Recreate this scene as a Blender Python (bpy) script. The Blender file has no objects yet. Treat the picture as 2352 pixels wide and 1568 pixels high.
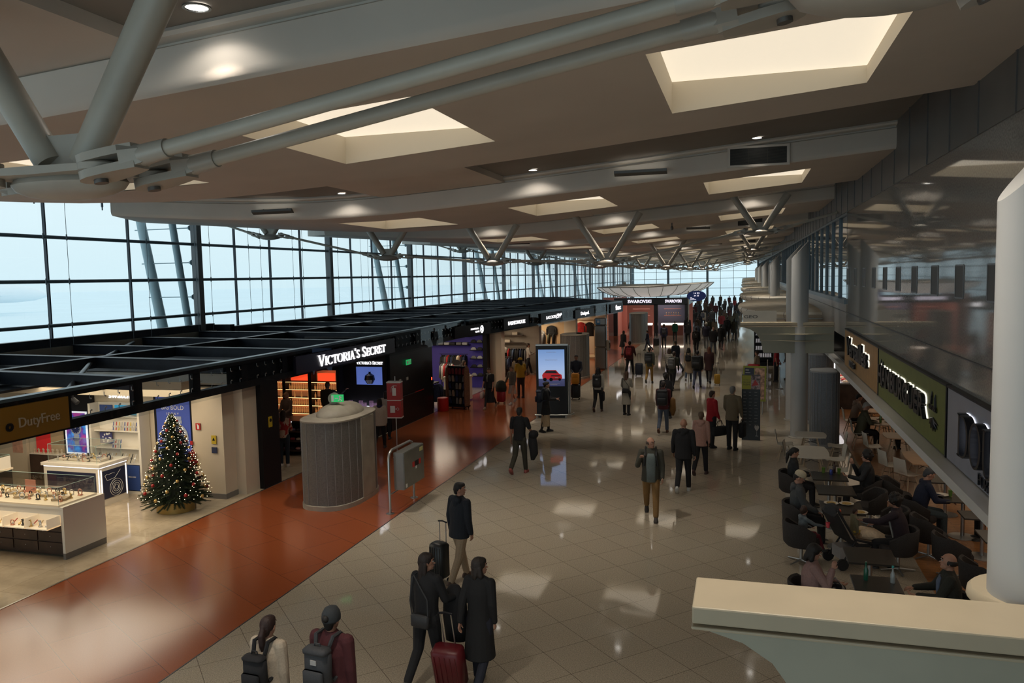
import bpy, math, random
from mathutils import Vector, Matrix, Euler
from math import sin, cos, pi, sqrt, atan2, radians
C = bpy.context.scene.collection
SC = bpy.context.scene
# ---------------------------------------------------------------- camera
cam = bpy.data.cameras.new('camera'); camo = bpy.data.objects.new('camera', cam); C.objects.link(camo)
YAW, PIT, ROL, FPX = radians(16.35), radians(4.65), radians(1.2), 1820.0
Fv = Vector((-sin(YAW)*cos(PIT), cos(YAW)*cos(PIT), -sin(PIT)))
R0 = Fv.cross(Vector((0, 0, 1))).normalized(); U0 = R0.cross(Fv)
Rv = R0*cos(ROL)-U0*sin(ROL); Uv = U0*cos(ROL)+R0*sin(ROL)
mw = Matrix((Rv, Uv, -Fv)).transposed().to_4x4(); mw.translation = Vector((0, 0, 5.1))
camo.matrix_world = mw
cam.sensor_width = 36; cam.lens = 36*FPX/2352; cam.clip_end = 2000; cam.clip_start = .05
SC.camera = camo
# ---------------------------------------------------------------- world, exposure
SC.view_settings.view_transform = 'Standard'; SC.view_settings.look = 'None'
SC.view_settings.exposure = 0.0; SC.view_settings.gamma = 1; SC.view_settings.use_curve_mapping = False
SC.cycles.use_denoising = True
SC.cycles.max_bounces = 8; SC.cycles.transparent_max_bounces = 24
SC.cycles.diffuse_bounces = 4; SC.cycles.glossy_bounces = 4; SC.cycles.transmission_bounces = 4
SC.cycles.sample_clamp_indirect = 4.0; SC.cycles.caustics_reflective = False; SC.cycles.caustics_refractive = False
w = bpy.data.worlds.new('sky'); SC.world = w; w.use_nodes = True
nt = w.node_tree; bg = nt.nodes['Background']
tc = nt.nodes.new('ShaderNodeTexCoord'); sx = nt.nodes.new('ShaderNodeSeparateXYZ'); rp = nt.nodes.new('ShaderNodeValToRGB')
mr = nt.nodes.new('ShaderNodeMapRange'); mr.inputs[1].default_value = -.12; mr.inputs[2].default_value = .2
nt.links.new(tc.outputs['Generated'], sx.inputs[0]); nt.links.new(sx.outputs[2], mr.inputs[0])
nt.links.new(mr.outputs[0], rp.inputs[0]); nt.links.new(rp.outputs[0], bg.inputs[0])
e = rp.color_ramp.elements; e[0].position = 0; e[0].color = (.66, .90, 1.0, 1); e[1].position = 1; e[1].color = (.92, 1.04, 1.08, 1)
m_ = rp.color_ramp.elements.new(.42); m_.color = (.76, .95, 1.02, 1)
bg.inputs[1].default_value = 1.03

def light(kind, name, loc, energy, col=(1, 1, 1), size=.2, rot=None, spot=None, blend=.5, sy=None):
    l = bpy.data.lights.new(name, kind); l.energy = energy; l.color = col
    if kind == 'AREA':
        l.size = size
        if sy: l.shape = 'RECTANGLE'; l.size_y = sy
    else: l.shadow_soft_size = size
    if kind == 'SPOT': l.spot_size = spot; l.spot_blend = blend
    o = bpy.data.objects.new(name, l); C.objects.link(o); o.location = loc
    if rot: o.rotation_euler = rot
    return o
WARM = (1, .80, .56); NEUT = (1, .9, .76)
# shop ceiling lights (rows of lamps over each shop unit)
for (x, y, sx_, sy_, p, col) in [(-14.3, 12.9, 4.5, 5.5, 230, (1, .82, .58)), (-14.2, 15.0, 3.0, .8, 60, (1, .86, .66)), (-13.6, 20.6, 3.2, 3.0, 10, (1, .6, .38)),
                            (-13.4, 31.4, 3.2, 4.0, 100, (1, .82, .62)), (-13.0, 37.0, 3.2, 4.2, 150, (1, .80, .58)), (-12.2, 42.8, 3.0, 4.5, 170, (1, .80, .56)),
                            (-11.6, 48.6, 3.0, 4.0, 140, (1, .74, .5)), (-7.4, 68.5, 4.5, 4.0, 110, (1, .75, .65))]:
    light('AREA', 'shop_light', (x, y, 2.66), p, col, sx_, sy=sy_)
light('AREA', 'shop_light', (5.6, 15.0, 2.52), 70, (1, .8, .6), 5, sy=9)
light('AREA', 'shop_light', (5.6, 30.0, 2.52), 50, (1, .75, .5), 4, sy=9)

# ---------------------------------------------------------------- materials
MC = {}
def M(name, col=None, r=.5, m=0, e=0, ecol=None, noise=None, bump=None, spec=None, alpha=None, coat=0):
    if name in MC: return MC[name]
    mt = bpy.data.materials.new(name); MC[name] = mt; mt.use_nodes = True
    n = mt.node_tree; b = n.nodes['Principled BSDF']
    c4 = (*col, 1)
    b.inputs['Base Color'].default_value = c4; b.inputs['Roughness'].default_value = r; b.inputs['Metallic'].default_value = m
    if spec is not None: b.inputs['Specular IOR Level'].default_value = spec
    if coat: b.inputs['Coat Weight'].default_value = coat; b.inputs['Coat Roughness'].default_value = .1
    if e: b.inputs['Emission Color'].default_value = (*(ecol or col), 1); b.inputs['Emission Strength'].default_value = e
    if alpha is not None: b.inputs['Alpha'].default_value = alpha
    if noise or bump:
        tx = n.nodes.new('ShaderNodeTexCoord'); nz = n.nodes.new('ShaderNodeTexNoise')
        sc, amt = noise or (bump[0], 0)
        nz.inputs['Scale'].default_value = sc; nz.inputs['Detail'].default_value = 3
        n.links.new(tx.outputs['Object'], nz.inputs['Vector'])
        if amt:
            cr = n.nodes.new('ShaderNodeValToRGB'); n.links.new(nz.outputs[0], cr.inputs[0])
            cr.color_ramp.elements[0].position = .35; cr.color_ramp.elements[1].position = .65
            cr.color_ramp.elements[0].color = (*[max(0, x*(1-amt)) for x in col], 1); cr.color_ramp.elements[1].color = (*[min(1, x*(1+amt)) for x in col], 1)
            n.links.new(cr.outputs[0], b.inputs['Base Color'])
        if bump:
            bp = n.nodes.new('ShaderNodeBump'); bp.inputs['Strength'].default_value = bump[1]; bp.inputs['Distance'].default_value = .01
            nz.inputs['Scale'].default_value = bump[0]
            n.links.new(nz.outputs[0], bp.inputs['Height']); n.links.new(bp.outputs[0], b.inputs['Normal'])
    return mt
def glass(name, tint, refl=.08, rough=0.0, fk=1.0):
    if name in MC: return MC[name]
    mt = bpy.data.materials.new(name); MC[name] = mt; mt.use_nodes = True; n = mt.node_tree
    n.nodes.remove(n.nodes['Principled BSDF']); out = n.nodes['Material Output']
    t = n.nodes.new('ShaderNodeBsdfTransparent'); t.inputs[0].default_value = (*tint, 1)
    g = n.nodes.new('ShaderNodeBsdfGlossy'); g.inputs['Roughness'].default_value = rough
    fr = n.nodes.new('ShaderNodeLayerWeight'); pw = n.nodes.new('ShaderNodeMath'); pw.operation = 'POWER'; pw.inputs[1].default_value = 5
    mu = n.nodes.new('ShaderNodeMath'); mu.operation = 'MULTIPLY_ADD'; mu.inputs[1].default_value = (1-refl)*fk; mu.inputs[2].default_value = refl; mu.use_clamp = True
    mx = n.nodes.new('ShaderNodeMixShader')
    n.links.new(fr.outputs['Facing'], pw.inputs[0]); n.links.new(pw.outputs[0], mu.inputs[0]); n.links.new(mu.outputs[0], mx.inputs[0]); n.links.new(t.outputs[0], mx.inputs[1]); n.links.new(g.outputs[0], mx.inputs[2])
    n.links.new(mx.outputs[0], out.inputs[0])
    return mt
def tilemat(name, c1, c2, speck, size, ang, gap, groutc, rough, off=(0, 0), plank=None, coat=0, rot_off=0):
    """stone tiles / boards, from object coordinates"""
    mt = bpy.data.materials.new(name); mt.use_nodes = True; n = mt.node_tree; L = n.links; b = n.nodes['Principled BSDF']
    tx = n.nodes.new('ShaderNodeTexCoord'); mp = n.nodes.new('ShaderNodeMapping')
    mp.inputs['Location'].default_value = (off[0], off[1], 0); mp.inputs['Rotation'].default_value = (0, 0, ang)
    L.new(tx.outputs['Object'], mp.inputs[0])
    br = n.nodes.new('ShaderNodeTexBrick'); br.offset = .5 if plank else 0.0; br.inputs['Scale'].default_value = 1
    br.inputs['Brick Width'].default_value = plank or size; br.inputs['Row Height'].default_value = size
    br.inputs['Mortar Size'].default_value = gap; br.inputs['Mortar Smooth'].default_value = .1; br.inputs['Bias'].default_value = 0
    br.inputs['Color1'].default_value = (*c1, 1); br.inputs['Color2'].default_value = (*c2, 1); br.inputs['Mortar'].default_value = (*groutc, 1)
    L.new(mp.outputs[0], br.inputs['Vector'])
    nz = n.nodes.new('ShaderNodeTexNoise'); nz.inputs['Scale'].default_value = speck[0]; nz.inputs['Detail'].default_value = 4; nz.inputs['Roughness'].default_value = .7
    L.new(tx.outputs['Object'], nz.inputs['Vector'])
    mr = n.nodes.new('ShaderNodeMapRange'); mr.inputs[1].default_value = .35; mr.inputs[2].default_value = .65; mr.inputs[3].default_value = 1-speck[1]; mr.inputs[4].default_value = 1+speck[1]
    L.new(nz.outputs[0], mr.inputs[0])
    mx = n.nodes.new('ShaderNodeVectorMath'); mx.operation = 'SCALE'; L.new(br.outputs['Color'], mx.inputs[0]); L.new(mr.outputs[0], mx.inputs['Scale'])
    L.new(mx.outputs[0], b.inputs['Base Color'])
    b.inputs['Roughness'].default_value = rough
    if coat: b.inputs['Coat Weight'].default_value = coat; b.inputs['Coat Roughness'].default_value = .03
    return mt

# ---------------------------------------------------------------- mesh helpers
def fr(o=(0, 0, 0), x=(1, 0, 0), y=(0, 1, 0), z=None):
    x = Vector(x).normalized(); y = Vector(y).normalized(); z = Vector(z) if z else x.cross(y)
    m = Matrix((x, y, z)).transposed().to_4x4(); m.translation = Vector(o); return m
class MB:
    def __init__(s, mx=None): s.v = []; s.f = []; s.mi = []; s.cur = 0; s.mx = mx
    def add(s, vs, fs):
        k = len(s.v)
        s.v += [tuple(s.mx @ Vector(p)) for p in vs] if s.mx else [tuple(p) for p in vs]
        s.f += [tuple(k+i for i in f) for f in fs]; s.mi += [s.cur]*len(fs); return s
    def box(s, c, d, rz=0, taper=1):
        x, y, z = [q/2 for q in d]; vs = []
        for sz in (-1, 1):
            t = taper if sz > 0 else 1
            for sx, sy in ((-1, -1), (1, -1), (1, 1), (-1, 1)):
                px, py = sx*x*t, sy*y*t
                vs.append((c[0]+px*cos(rz)-py*sin(rz), c[1]+px*sin(rz)+py*cos(rz), c[2]+sz*z))
        return s.add(vs, [(3, 2, 1, 0), (4, 5, 6, 7), (0, 1, 5, 4), (1, 2, 6, 5), (2, 3, 7, 6), (3, 0, 4, 7)])
    def bx(s, x0, x1, y0, y1, z0, z1): return s.box(((x0+x1)/2, (y0+y1)/2, (z0+z1)/2), (x1-x0, y1-y0, z1-z0))
    def rbox(s, c, d, b=.02, rz=0):
        x, y, z = [q/2 for q in d]; rings = []
        for (zz, ins) in ((-z, b), (-z+b, 0), (z-b, 0), (z, b)):
            r = []
            X, Y = x-ins, y-ins; k = max(b-ins*.3, .001)
            for (px, py) in ((X-k, -Y), (X, -Y+k), (X, Y-k), (X-k, Y), (-X+k, Y), (-X, Y-k), (-X, -Y+k), (-X+k, -Y)):
                r.append((c[0]+px*cos(rz)-py*sin(rz), c[1]+px*sin(rz)+py*cos(rz), c[2]+zz))
            rings.append(r)
        return s.loft(rings)
    def loft(s, rings, cap=True, closed=True):
        n = len(rings[0]); vs = [p for r in rings for p in r]; fs = []
        for i in range(len(rings)-1):
            for j in range(n if closed else n-1):
                a = i*n+j; b = i*n+(j+1) % n; fs.append((a, b, b+n, a+n))
        if cap: fs.append(tuple(range(n-1, -1, -1))); fs.append(tuple((len(rings)-1)*n+i for i in range(n)))
        return s.add(vs, fs)
    def tube(s, a, b, r0, r1=None, n=12, cap=True):
        a = Vector(a); b = Vector(b); r1 = r0 if r1 is None else r1; d = (b-a)
        if d.length < 1e-6: return s
        d.normalize(); u = d.orthogonal().normalized(); v = d.cross(u)
        return s.loft([[tuple(p+(u*cos(2*pi*i/n)+v*sin(2*pi*i/n))*r) for i in range(n)] for p, r in ((a, r0), (b, r1))], cap)
    def sweep(s, pts, r, n=8, flat=None, cap=True):
        pts = [Vector(p) for p in pts]; rings = []; pu = None
        for i, p in enumerate(pts):
            d = (pts[min(i+1, len(pts)-1)]-pts[max(i-1, 0)]).normalized()
            u = (pu - d*pu.dot(d)).normalized() if pu and (pu-d*pu.dot(d)).length > 1e-4 else d.orthogonal().normalized()
            pu = u; v = d.cross(u); rr = r[i] if isinstance(r, (list, tuple)) else r
            rings.append([tuple(p+(u*cos(2*pi*k/n)+v*sin(2*pi*k/n))*rr) for k in range(n)])
        return s.loft(rings, cap)
    def lathe(s, c, prof, n=24, cap=True, sx=1, sy=1):
        return s.loft([[(c[0]+r*cos(2*pi*k/n)*sx, c[1]+r*sin(2*pi*k/n)*sy, c[2]+z) for k in range(n)] for r, z in prof], cap)
    def ell(s, c, r, n=12, m=8):
        R = r if isinstance(r, (tuple, list)) else (r, r, r); rings = []
        for i in range(m+1):
            t = -pi/2+pi*i/m; q = max(cos(t), .02)
            rings.append([(c[0]+R[0]*q*cos(2*pi*k/n), c[1]+R[1]*q*sin(2*pi*k/n), c[2]+R[2]*sin(t)) for k in range(n)])
        return s.loft(rings)
    def prism(s, poly, z0, z1):
        return s.loft([[(x, y, z0) for x, y in poly], [(x, y, z1) for x, y in poly]])
    def quad(s, a, b, c, d): return s.add([a, b, c, d], [(0, 1, 2, 3)])
    def build(s, name, mat, parent=None, smooth=False, loc=None, bev=0):
        me = bpy.data.meshes.new(name); me.from_pydata(s.v, [], s.f); me.update()
        for q in (mat if isinstance(mat, (list, tuple)) else [mat]): me.materials.append(q)
        if any(s.mi): me.polygons.foreach_set('material_index', s.mi)
        if smooth:
            me.polygons.foreach_set('use_smooth', [True]*len(me.polygons))
            if smooth != 'all':
                try: me.set_sharp_from_angle(angle=radians(40))
                except Exception: pass
        o = bpy.data.objects.new(name, me); C.objects.link(o)
        if loc: o.location = loc
        if parent: o.parent = parent
        if bev:
            b = o.modifiers.new('bevel', 'BEVEL'); b.width = bev; b.segments = 2; b.limit_method = 'ANGLE'
        return o
def tag(o, label=None, cat=None, group=None, kind=None):
    if label: o['label'] = label
    if cat: o['category'] = cat
    if group: o['group'] = group
    if kind: o['kind'] = kind
    return o
def thing(name, label, cat, loc=(0, 0, 0), rz=0, group=None):
    o = bpy.data.objects.new(name, None); C.objects.link(o); o.location = loc; o.rotation_euler = (0, 0, rz); o.empty_display_size = .1
    return tag(o, label, cat, group)
def struct(name, mb, mat, smooth=False, label=None, loc=None):
    o = mb.build(name, mat, smooth=smooth, loc=loc); o['kind'] = 'structure'
    if label: o['label'] = label
    return o
def copytree(o, parent=None):
    c = o.copy(); C.objects.link(c)
    if parent: c.parent = parent
    for ch in list(o.children): copytree(ch, c)
    return c
def rc(ob, old, new):      # swap a material on one copy only
    pass
# lettering ------------------------------------------------------------------
TXT = []
def text(s, name, mx, h, mat, parent=None, depth=.01, align='CENTER', bold=0, sx=1):
    cu = bpy.data.curves.new(name, 'FONT'); cu.body = s; cu.size = h/.72; cu.extrude = depth; cu.align_x = align; cu.align_y = 'CENTER'; cu.offset = bold; cu.resolution_u = 3
    o = bpy.data.objects.new(name, cu); C.objects.link(o); cu.materials.append(mat)
    m = mx @ Matrix.Diagonal((sx, 1, 1, 1))
    if parent: o.parent = parent
    o.matrix_basis = m; TXT.append(o); return o
def arc(cx, cy, rx, ry, a0, a1, n=14): return [(cx+rx*cos(radians(a0+(a1-a0)*i/n)), cy+ry*sin(radians(a0+(a1-a0)*i/n))) for i in range(n+1)]
TK, TN, SF = .115, .042, .032
def ser(x, y, w=.13): return ([(x-w, y), (x+w, y)], SF)
GL = {
 'V': (.78, [([(.10, 1), (.40, 0)], TK), ([(.40, 0), (.68, 1)], TN), ser(.10, .985), ser(.68, .985, .1)]),
 'I': (.34, [([(.17, 0), (.17, 1)], TK), ser(.17, .985), ser(.17, .015)]),
 'C': (.80, [(arc(.44, .5, .36, .5, 50, 310), 'a'), ([(.70, .98), (.70, .74)], TN), ([(.72, .2), (.66, .12)], TN)]),
 'G': (.84, [(arc(.44, .5, .36, .5, 50, 312), 'a'), ([(.70, .98), (.70, .74)], TN), ([(.68, .06), (.68, .42)], TK*.9), ser(.68, .42)]),
 'T': (.70, [([(.35, 0), (.35, 1)], TK), ([(.03, .98), (.67, .98)], TN), ([(.04, 1), (.04, .78)], TN), ([(.66, 1), (.66, .78)], TN), ser(.35, .015)]),
 'O': (.86, [(arc(.43, .5, .36, .49, 0, 360, 24), 'a')]),
 'R': (.78, [([(.16, 0), (.16, 1)], TK), ([(.16, .97), (.4, .97)]+arc(.4, .745, .22, .23, 90, -90, 10)+[(.16, .515)], 'a'), ([(.38, .5), (.70, .02)], TK), ser(.16, .985), ser(.16, .015), ser(.72, .015, .08)]),
 'P': (.70, [([(.16, 0), (.16, 1)], TK), ([(.16, .97), (.4, .97)]+arc(.4, .72, .22, .25, 90, -90, 10)+[(.16, .47)], 'a'), ser(.16, .985), ser(.16, .015)]),
 'D': (.88, [([(.16, 0), (.16, 1)], TK), ([(.16, .97), (.4, .97)]+arc(.4, .5, .38, .47, 90, -90, 14)+[(.16, .03)], 'a'), ser(.12, .985, .1), ser(.12, .015, .1)]),
 'U': (.86, [([(.16, 1), (.16, .35)]+arc(.42, .35, .26, .34, 180, 360, 12)+[(.68, 1)], 'a'), ser(.16, .985), ser(.68, .985, .1)]),
 'A': (.78, [([(.10, 0), (.38, 1)], TN), ([(.36, 1), (.66, 0)], TK), ([(.20, .35), (.54, .35)], TN), ser(.10, .015, .1), ser(.67, .015)]),
 'S': (.60, [(arc(.30, .75, .19, .23, 40, 180, 10)+[(.12, .68), (.30, .52), (.48, .34)]+arc(.29, .26, .2, .24, 0, -150, 10), .09), ([(.46, .98), (.46, .76)], TN), ([(.09, .02), (.09, .28)], TN)]),
 'E': (.66, [([(.16, 0), (.16, 1)], TK), ([(.16, .98), (.56, .98)], TN), ([(.16, .52), (.44, .52)], TN), ([(.16, .02), (.58, .02)], TN), ([(.56, 1), (.56, .76)], TN), ([(.58, 0), (.58, .26)], TN), ([(.44, .62), (.44, .42)], TN), ser(.1, .985, .06), ser(.1, .015, .06)]),
 'L': (.62, [([(.16, 0), (.16, 1)], TK), ([(.16, .02), (.56, .02)], TN), ([(.56, 0), (.56, .26)], TN), ser(.16, .985), ser(.1, .015, .06)]),
 "'": (.22, [([(.11, 1.02), (.09, .76)], .09)]), ' ': (.35, [])}
def serif(mb, s, h, sx=1.0, depth=.02, small=.78, sp=.02, x0=None):
    """lettering with thick and thin strokes drawn in the XY plane, centred"""
    caps = []; first = True; W = 0
    for ch in s:
        k = 1.0 if (first or small == 1) else small
        if ch == "'": k = 1.0
        caps.append((ch, k)); W += (GL[ch][0]*k+sp)*h*sx; first = (ch == ' ')
    x = -W/2 if x0 is None else x0
    for ch, k in caps:
        for pts, wd in GL[ch][1]:
            P = [(x+px*k*h*sx, py*k*h-h/2) for px, py in pts]; n = len(P); ww = []
            for i in range(n):
                a = P[max(0, i-1)]; b = P[min(n-1, i+1)]; dx, dy = b[0]-a[0], b[1]-a[1]; l = sqrt(dx*dx+dy*dy) or 1
                wv = (TN+(TK*1.05-TN)*abs(dy/l)**1.6) if wd == 'a' else wd
                wv *= k*h/2*(1 if abs(dy) < abs(dx) else sx**.5); ww.append((-dy/l*wv, dx/l*wv))
            ring = lambda i: [(P[i][0]+ww[i][0], P[i][1]+ww[i][1], -depth), (P[i][0]-ww[i][0], P[i][1]-ww[i][1], -depth), (P[i][0]-ww[i][0], P[i][1]-ww[i][1], depth), (P[i][0]+ww[i][0], P[i][1]+ww[i][1], depth)]
            mb.loft([ring(i) for i in range(n)])
        x += (GL[ch][0]*k+sp)*h*sx
    return mb
def wallfr(o, side):   # frames for flat things: side = the way they face
    return {'E': fr(o, (0, 1, 0), (0, 0, 1)), 'W': fr(o, (0, -1, 0), (0, 0, 1)), 'S': fr(o, (1, 0, 0), (0, 0, 1)), 'U': fr(o, (1, 0, 0), (0, 1, 0))}[side]
# ================================================================ SETTING
random.seed(7)
white = M('white_paint', (.42, .40, .36), .55, noise=(1.2, .04)); steelp = M('painted_steel', (.47, .43, .36), .42, noise=(3, .06))
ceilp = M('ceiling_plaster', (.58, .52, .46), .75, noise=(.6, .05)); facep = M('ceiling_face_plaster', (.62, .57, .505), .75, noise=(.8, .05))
recp = M('recess_shade_plaster', (.22, .20, .18), .8, noise=(.7, .08)); roofp = M('roof_deck', (.38, .40, .42), .8, noise=(.5, .05))  # recess plaster toned down: the shade up there is put into its colour
dark = M('dark_metal', (.018, .021, .028), .35, noise=(4, .2)); black = M('black_lacquer', (.008, .008, .009), .3, spec=.25); mull = M('mullion_steel', (.15, .19, .22), .4, .3, noise=(2, .1))
granite = tilemat('granite_tiles', (.37, .32, .25), (.35, .303, .237), (60, .30), .69, radians(45), .004, (.13, .105, .08), .05, off=(0, 0.23), coat=0)
redstone = tilemat('red_stone', (.30, .078, .026), (.28, .070, .024), (60, .07), .9, radians(30), .003, (.08, .02, .01), .17, plank=1.8)
cream = tilemat('cream_marble', (.50, .42, .31), (.47, .39, .28), (2.2, .12), 1.0, 0, .003, (.2, .16, .11), .07)
woodf = tilemat('oak_boards', (.36, .165, .06), (.30, .13, .048), (9, .2), .12, 0, .003, (.04, .015, .008), .3, plank=1.6)
FF = [(-11.35, -6), (-11.35, 31.0), (-11.10, 31.5), (-8.05, 54.0)]   # line of the shop fronts
# floors
mb = MB(); Y1 = 150
mb.add([(-7.2, -6, 0), (2.9, -6, 0), (2.9, Y1, 0), (-7.2, Y1, 0)], [(0, 1, 2, 3)])
mb.add([(-21, 66, 0), (-7.2, 66, 0), (-7.2, Y1, 0), (-21, Y1, 0)], [(0, 1, 2, 3)])
struct('floor', mb, granite)
mb = MB(); mb.add([(-11.35, -6, 0), (-7.2, -6, 0), (-7.2, 66, 0), (-11.35, 66, 0)], [(0, 1, 2, 3)]); struct('floor', mb, redstone)
mb = MB(); mb.add([(-21, -6, 0), (-11.35, -6, 0), (-11.35, 66, 0), (-21, 66, 0)], [(0, 1, 2, 3)]); struct('floor', mb, cream)
mb = MB(); mb.add([(2.9, -6, 0), (12, -6, 0), (12, 60, 0), (2.9, 60, 0)], [(0, 1, 2, 3)]); struct('floor', mb, woodf)
mb = MB(); mb.box((-7.2, 30, .002), (.02, 72, .004)); struct('trim_1', mb, dark)
mb = MB(); mb.box((-11.35, 30, .003), (.04, 72, .006)); struct('trim_2', mb, M('threshold_steel', (.35, .33, .3), .25, .9))
# ground outside
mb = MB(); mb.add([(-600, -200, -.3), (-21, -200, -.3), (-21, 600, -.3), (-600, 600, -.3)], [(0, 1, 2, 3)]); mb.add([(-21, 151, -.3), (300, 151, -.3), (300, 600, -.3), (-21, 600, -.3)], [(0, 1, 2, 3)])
struct('ground', mb, M('foggy_apron', (.74, .87, .93), .9, noise=(.05, .02)))  # pale blue ground colour carries the fog haze, so no horizon shows
# ---- ceiling ---------------------------------------------------
def zc(X): return 6.44+.085*(sqrt((X+8.85)**2+6.25)-2.5)
def lx(v): return -14.4-v*.72
NB = 15
SKX = [(-9.15, -7.1), (-5.0, -2.95), (-.80, 1.27)]
XS = [-14.4, -13.2, -12, -10.8, -9.15, -8.1, -7.1, -6.1, -5.0, -4.66, -3.95, -2.95, -1.9, -.8, .25, 1.27, 1.9, 2.58]
def plen(X): return 5.4-.012*(X+3)**2 if X > -3 else 5.4
NEARY = [5.6+10*k for k in range(-1, NB)]
for k, Yk in enumerate(NEARY):
    mb = MB(); V = {}
    def P(X, v, dz=0):
        if X <= -14.39: return (lx(v), Yk+v, zc(lx(v))+dz)
        return (X, Yk+v, zc(X)+dz)
    for i in range(len(XS)-1):
        a, b = XS[i], XS[i+1]; hole = any(abs(a-s0) < .01 or (a > s0 and b <= s1+.01) for s0, s1 in SKX)
        rows = [(0, 0), (1.3, 1.3), (3.9, 3.9), (plen(a), plen(b))]
        for r in range(3):
            if r == 1 and hole: continue
            (a0, b0), (a1, b1) = rows[r], rows[r+1]
            mb.quad(P(a, a0), P(a, a1), P(b, b1), P(b, b0))
        mb.quad(P(a, plen(a)), P(a, plen(a), .7), P(b, plen(b), .7), P(b, plen(b)))      # back edge
    for (v0, v1) in ((0, 1.3), (1.3, 3.9), (3.9, 5.4)):
        mb.quad(P(-14.4, v0), P(-14.4, v0, .75), P(-14.4, v1, .75), P(-14.4, v1))
    struct('ceiling', mb, ceilp, smooth=True)
    # leading face with rounded nose and cornice
    mb = MB(); prof = [(0, 0), (-.035, .03), (-.05, .09), (-.05, .355), (-.03, .37), (0, .375), (0, .40), (-.10, .42), (-.12, .45), (-.10, .50), (.05, .54)]
    rings = [[(X if X > -14.3 else -14.4, Yk+dy, zc(X)+dz) for dy, dz in prof] for X in XS]
    mb.loft(rings, cap=False, closed=False); mb.add(rings[0]+[(-14.4, Yk+.4, zc(-14.4)+.54), (-14.4, Yk+.4, zc(-14.4))], [tuple(range(len(prof)+2))])
    struct('ceiling', mb, facep, smooth=True)
    # raised soffit between this panel and the next: recess with shade put into its colour, plus lighter strips
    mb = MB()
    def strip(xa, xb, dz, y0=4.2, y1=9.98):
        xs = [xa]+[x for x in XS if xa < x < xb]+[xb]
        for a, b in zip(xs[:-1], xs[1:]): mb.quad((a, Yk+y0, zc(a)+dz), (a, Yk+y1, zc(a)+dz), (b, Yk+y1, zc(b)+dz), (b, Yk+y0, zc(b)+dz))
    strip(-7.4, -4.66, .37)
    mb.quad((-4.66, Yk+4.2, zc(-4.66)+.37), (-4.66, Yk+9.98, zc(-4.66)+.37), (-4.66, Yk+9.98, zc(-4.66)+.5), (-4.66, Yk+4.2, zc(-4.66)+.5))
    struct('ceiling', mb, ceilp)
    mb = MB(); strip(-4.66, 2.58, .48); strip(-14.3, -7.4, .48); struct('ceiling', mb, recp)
mb = MB()
mb.add([(-21, -6, 8.0), (-14.2, -6, 8.0), (-14.2, 151, 8.0), (-21, 151, 8.0)], [(0, 1, 2, 3)])
mb.bx(-21.2, 3, -6, 151.4, 8.05, 8.2)
struct('ceiling', mb, roofp)
# ---- skylight wells, downlights
wellm = M('well_plaster', (.66, .60, .50), .8); diff = M('luminous_panel', (.95, .9, .8), .6, e=.9, ecol=(.88, .77, .60))
ORD = ['first', 'second', 'third', 'fourth', 'fifth', 'sixth', 'seventh', 'eighth', 'ninth', 'tenth', 'eleventh', 'twelfth', 'thirteenth', 'fourteenth', 'fifteenth', 'last']
SIDE = ['left row', 'middle row', 'right row']
glow = M('downlight_glow', (1, .97, .9), .5, e=7, ecol=(1, .95, .86)); chrome = M('chrome', (.5, .5, .5), .2, .9)
for k, Yk in enumerate(NEARY):
    if k == 0: rng = []
    for s, (xa, xb) in enumerate(SKX):
        t = thing('ceiling_light', f'warm lit rectangular light well, {ORD[k]} ceiling panel from the viewer, {SIDE[s]}', 'ceiling light', ((xa+xb)/2, Yk+2.6, zc((xa+xb)/2)), 0, 'light wells in the ceiling')
        zm = zc((xa+xb)/2); za, zb, zt = zc(xa)-zm, zc(xb)-zm, .27; hx = (xb-xa)/2; hy = 1.3
        m = MB(); A = (-hx, -hy, za); B = (hx, -hy, zb); D = (hx, hy, zb); E = (-hx, hy, za); up = lambda p: (p[0], p[1], zt)
        for p, q in ((A, B), (B, D), (D, E), (E, A)): m.quad(p, up(p), up(q), q)
        m.build('well', wellm, t)
        m = MB(); m.quad((-hx, -hy, zt), (hx, -hy, zt), (hx, hy, zt), (-hx, hy, zt)); m.build('diffuser', diff, t)
        # downlight in the recess in front of this face
        xm = [-8.1, -3.95, .22][s]; zz = zc(xm)+.48-.004; yy = Yk-(.36 if k == 1 else .45)
        d = thing('downlight', f'round downlight before the {ORD[k]} ceiling face from the viewer, {SIDE[s]}', 'downlight', (xm, yy, zz), 0, 'round downlights in the dark recesses')
        m = MB(); m.lathe((0, 0, -.012), [(.085, 0), (.105, 0), (.105, .012), (.085, .012)], 20, cap=False); m.build('rim', chrome, d)
        m = MB(); m.lathe((0, 0, -.004), [(.084, 0), (.084, .003)], 20); m.build('lamp', glow, d)
        if k <= 13:
            light('SPOT', 'downlight_beam', (xm, yy, zz-.03), 120 if (s == 2 and k % 2 == 0) else (400 if k % 2 and k > 1 else 640), (1, .89, .75), .14, spot=radians(92), blend=.9)
            if not (s == 2 and k % 2 == 0) and k < 9: light('SPOT', 'downlight_spill', (xm, yy, zz-.03), 13 if k == 1 else 18, (1, .92, .82), .05, spot=radians(140), blend=.45)
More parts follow.
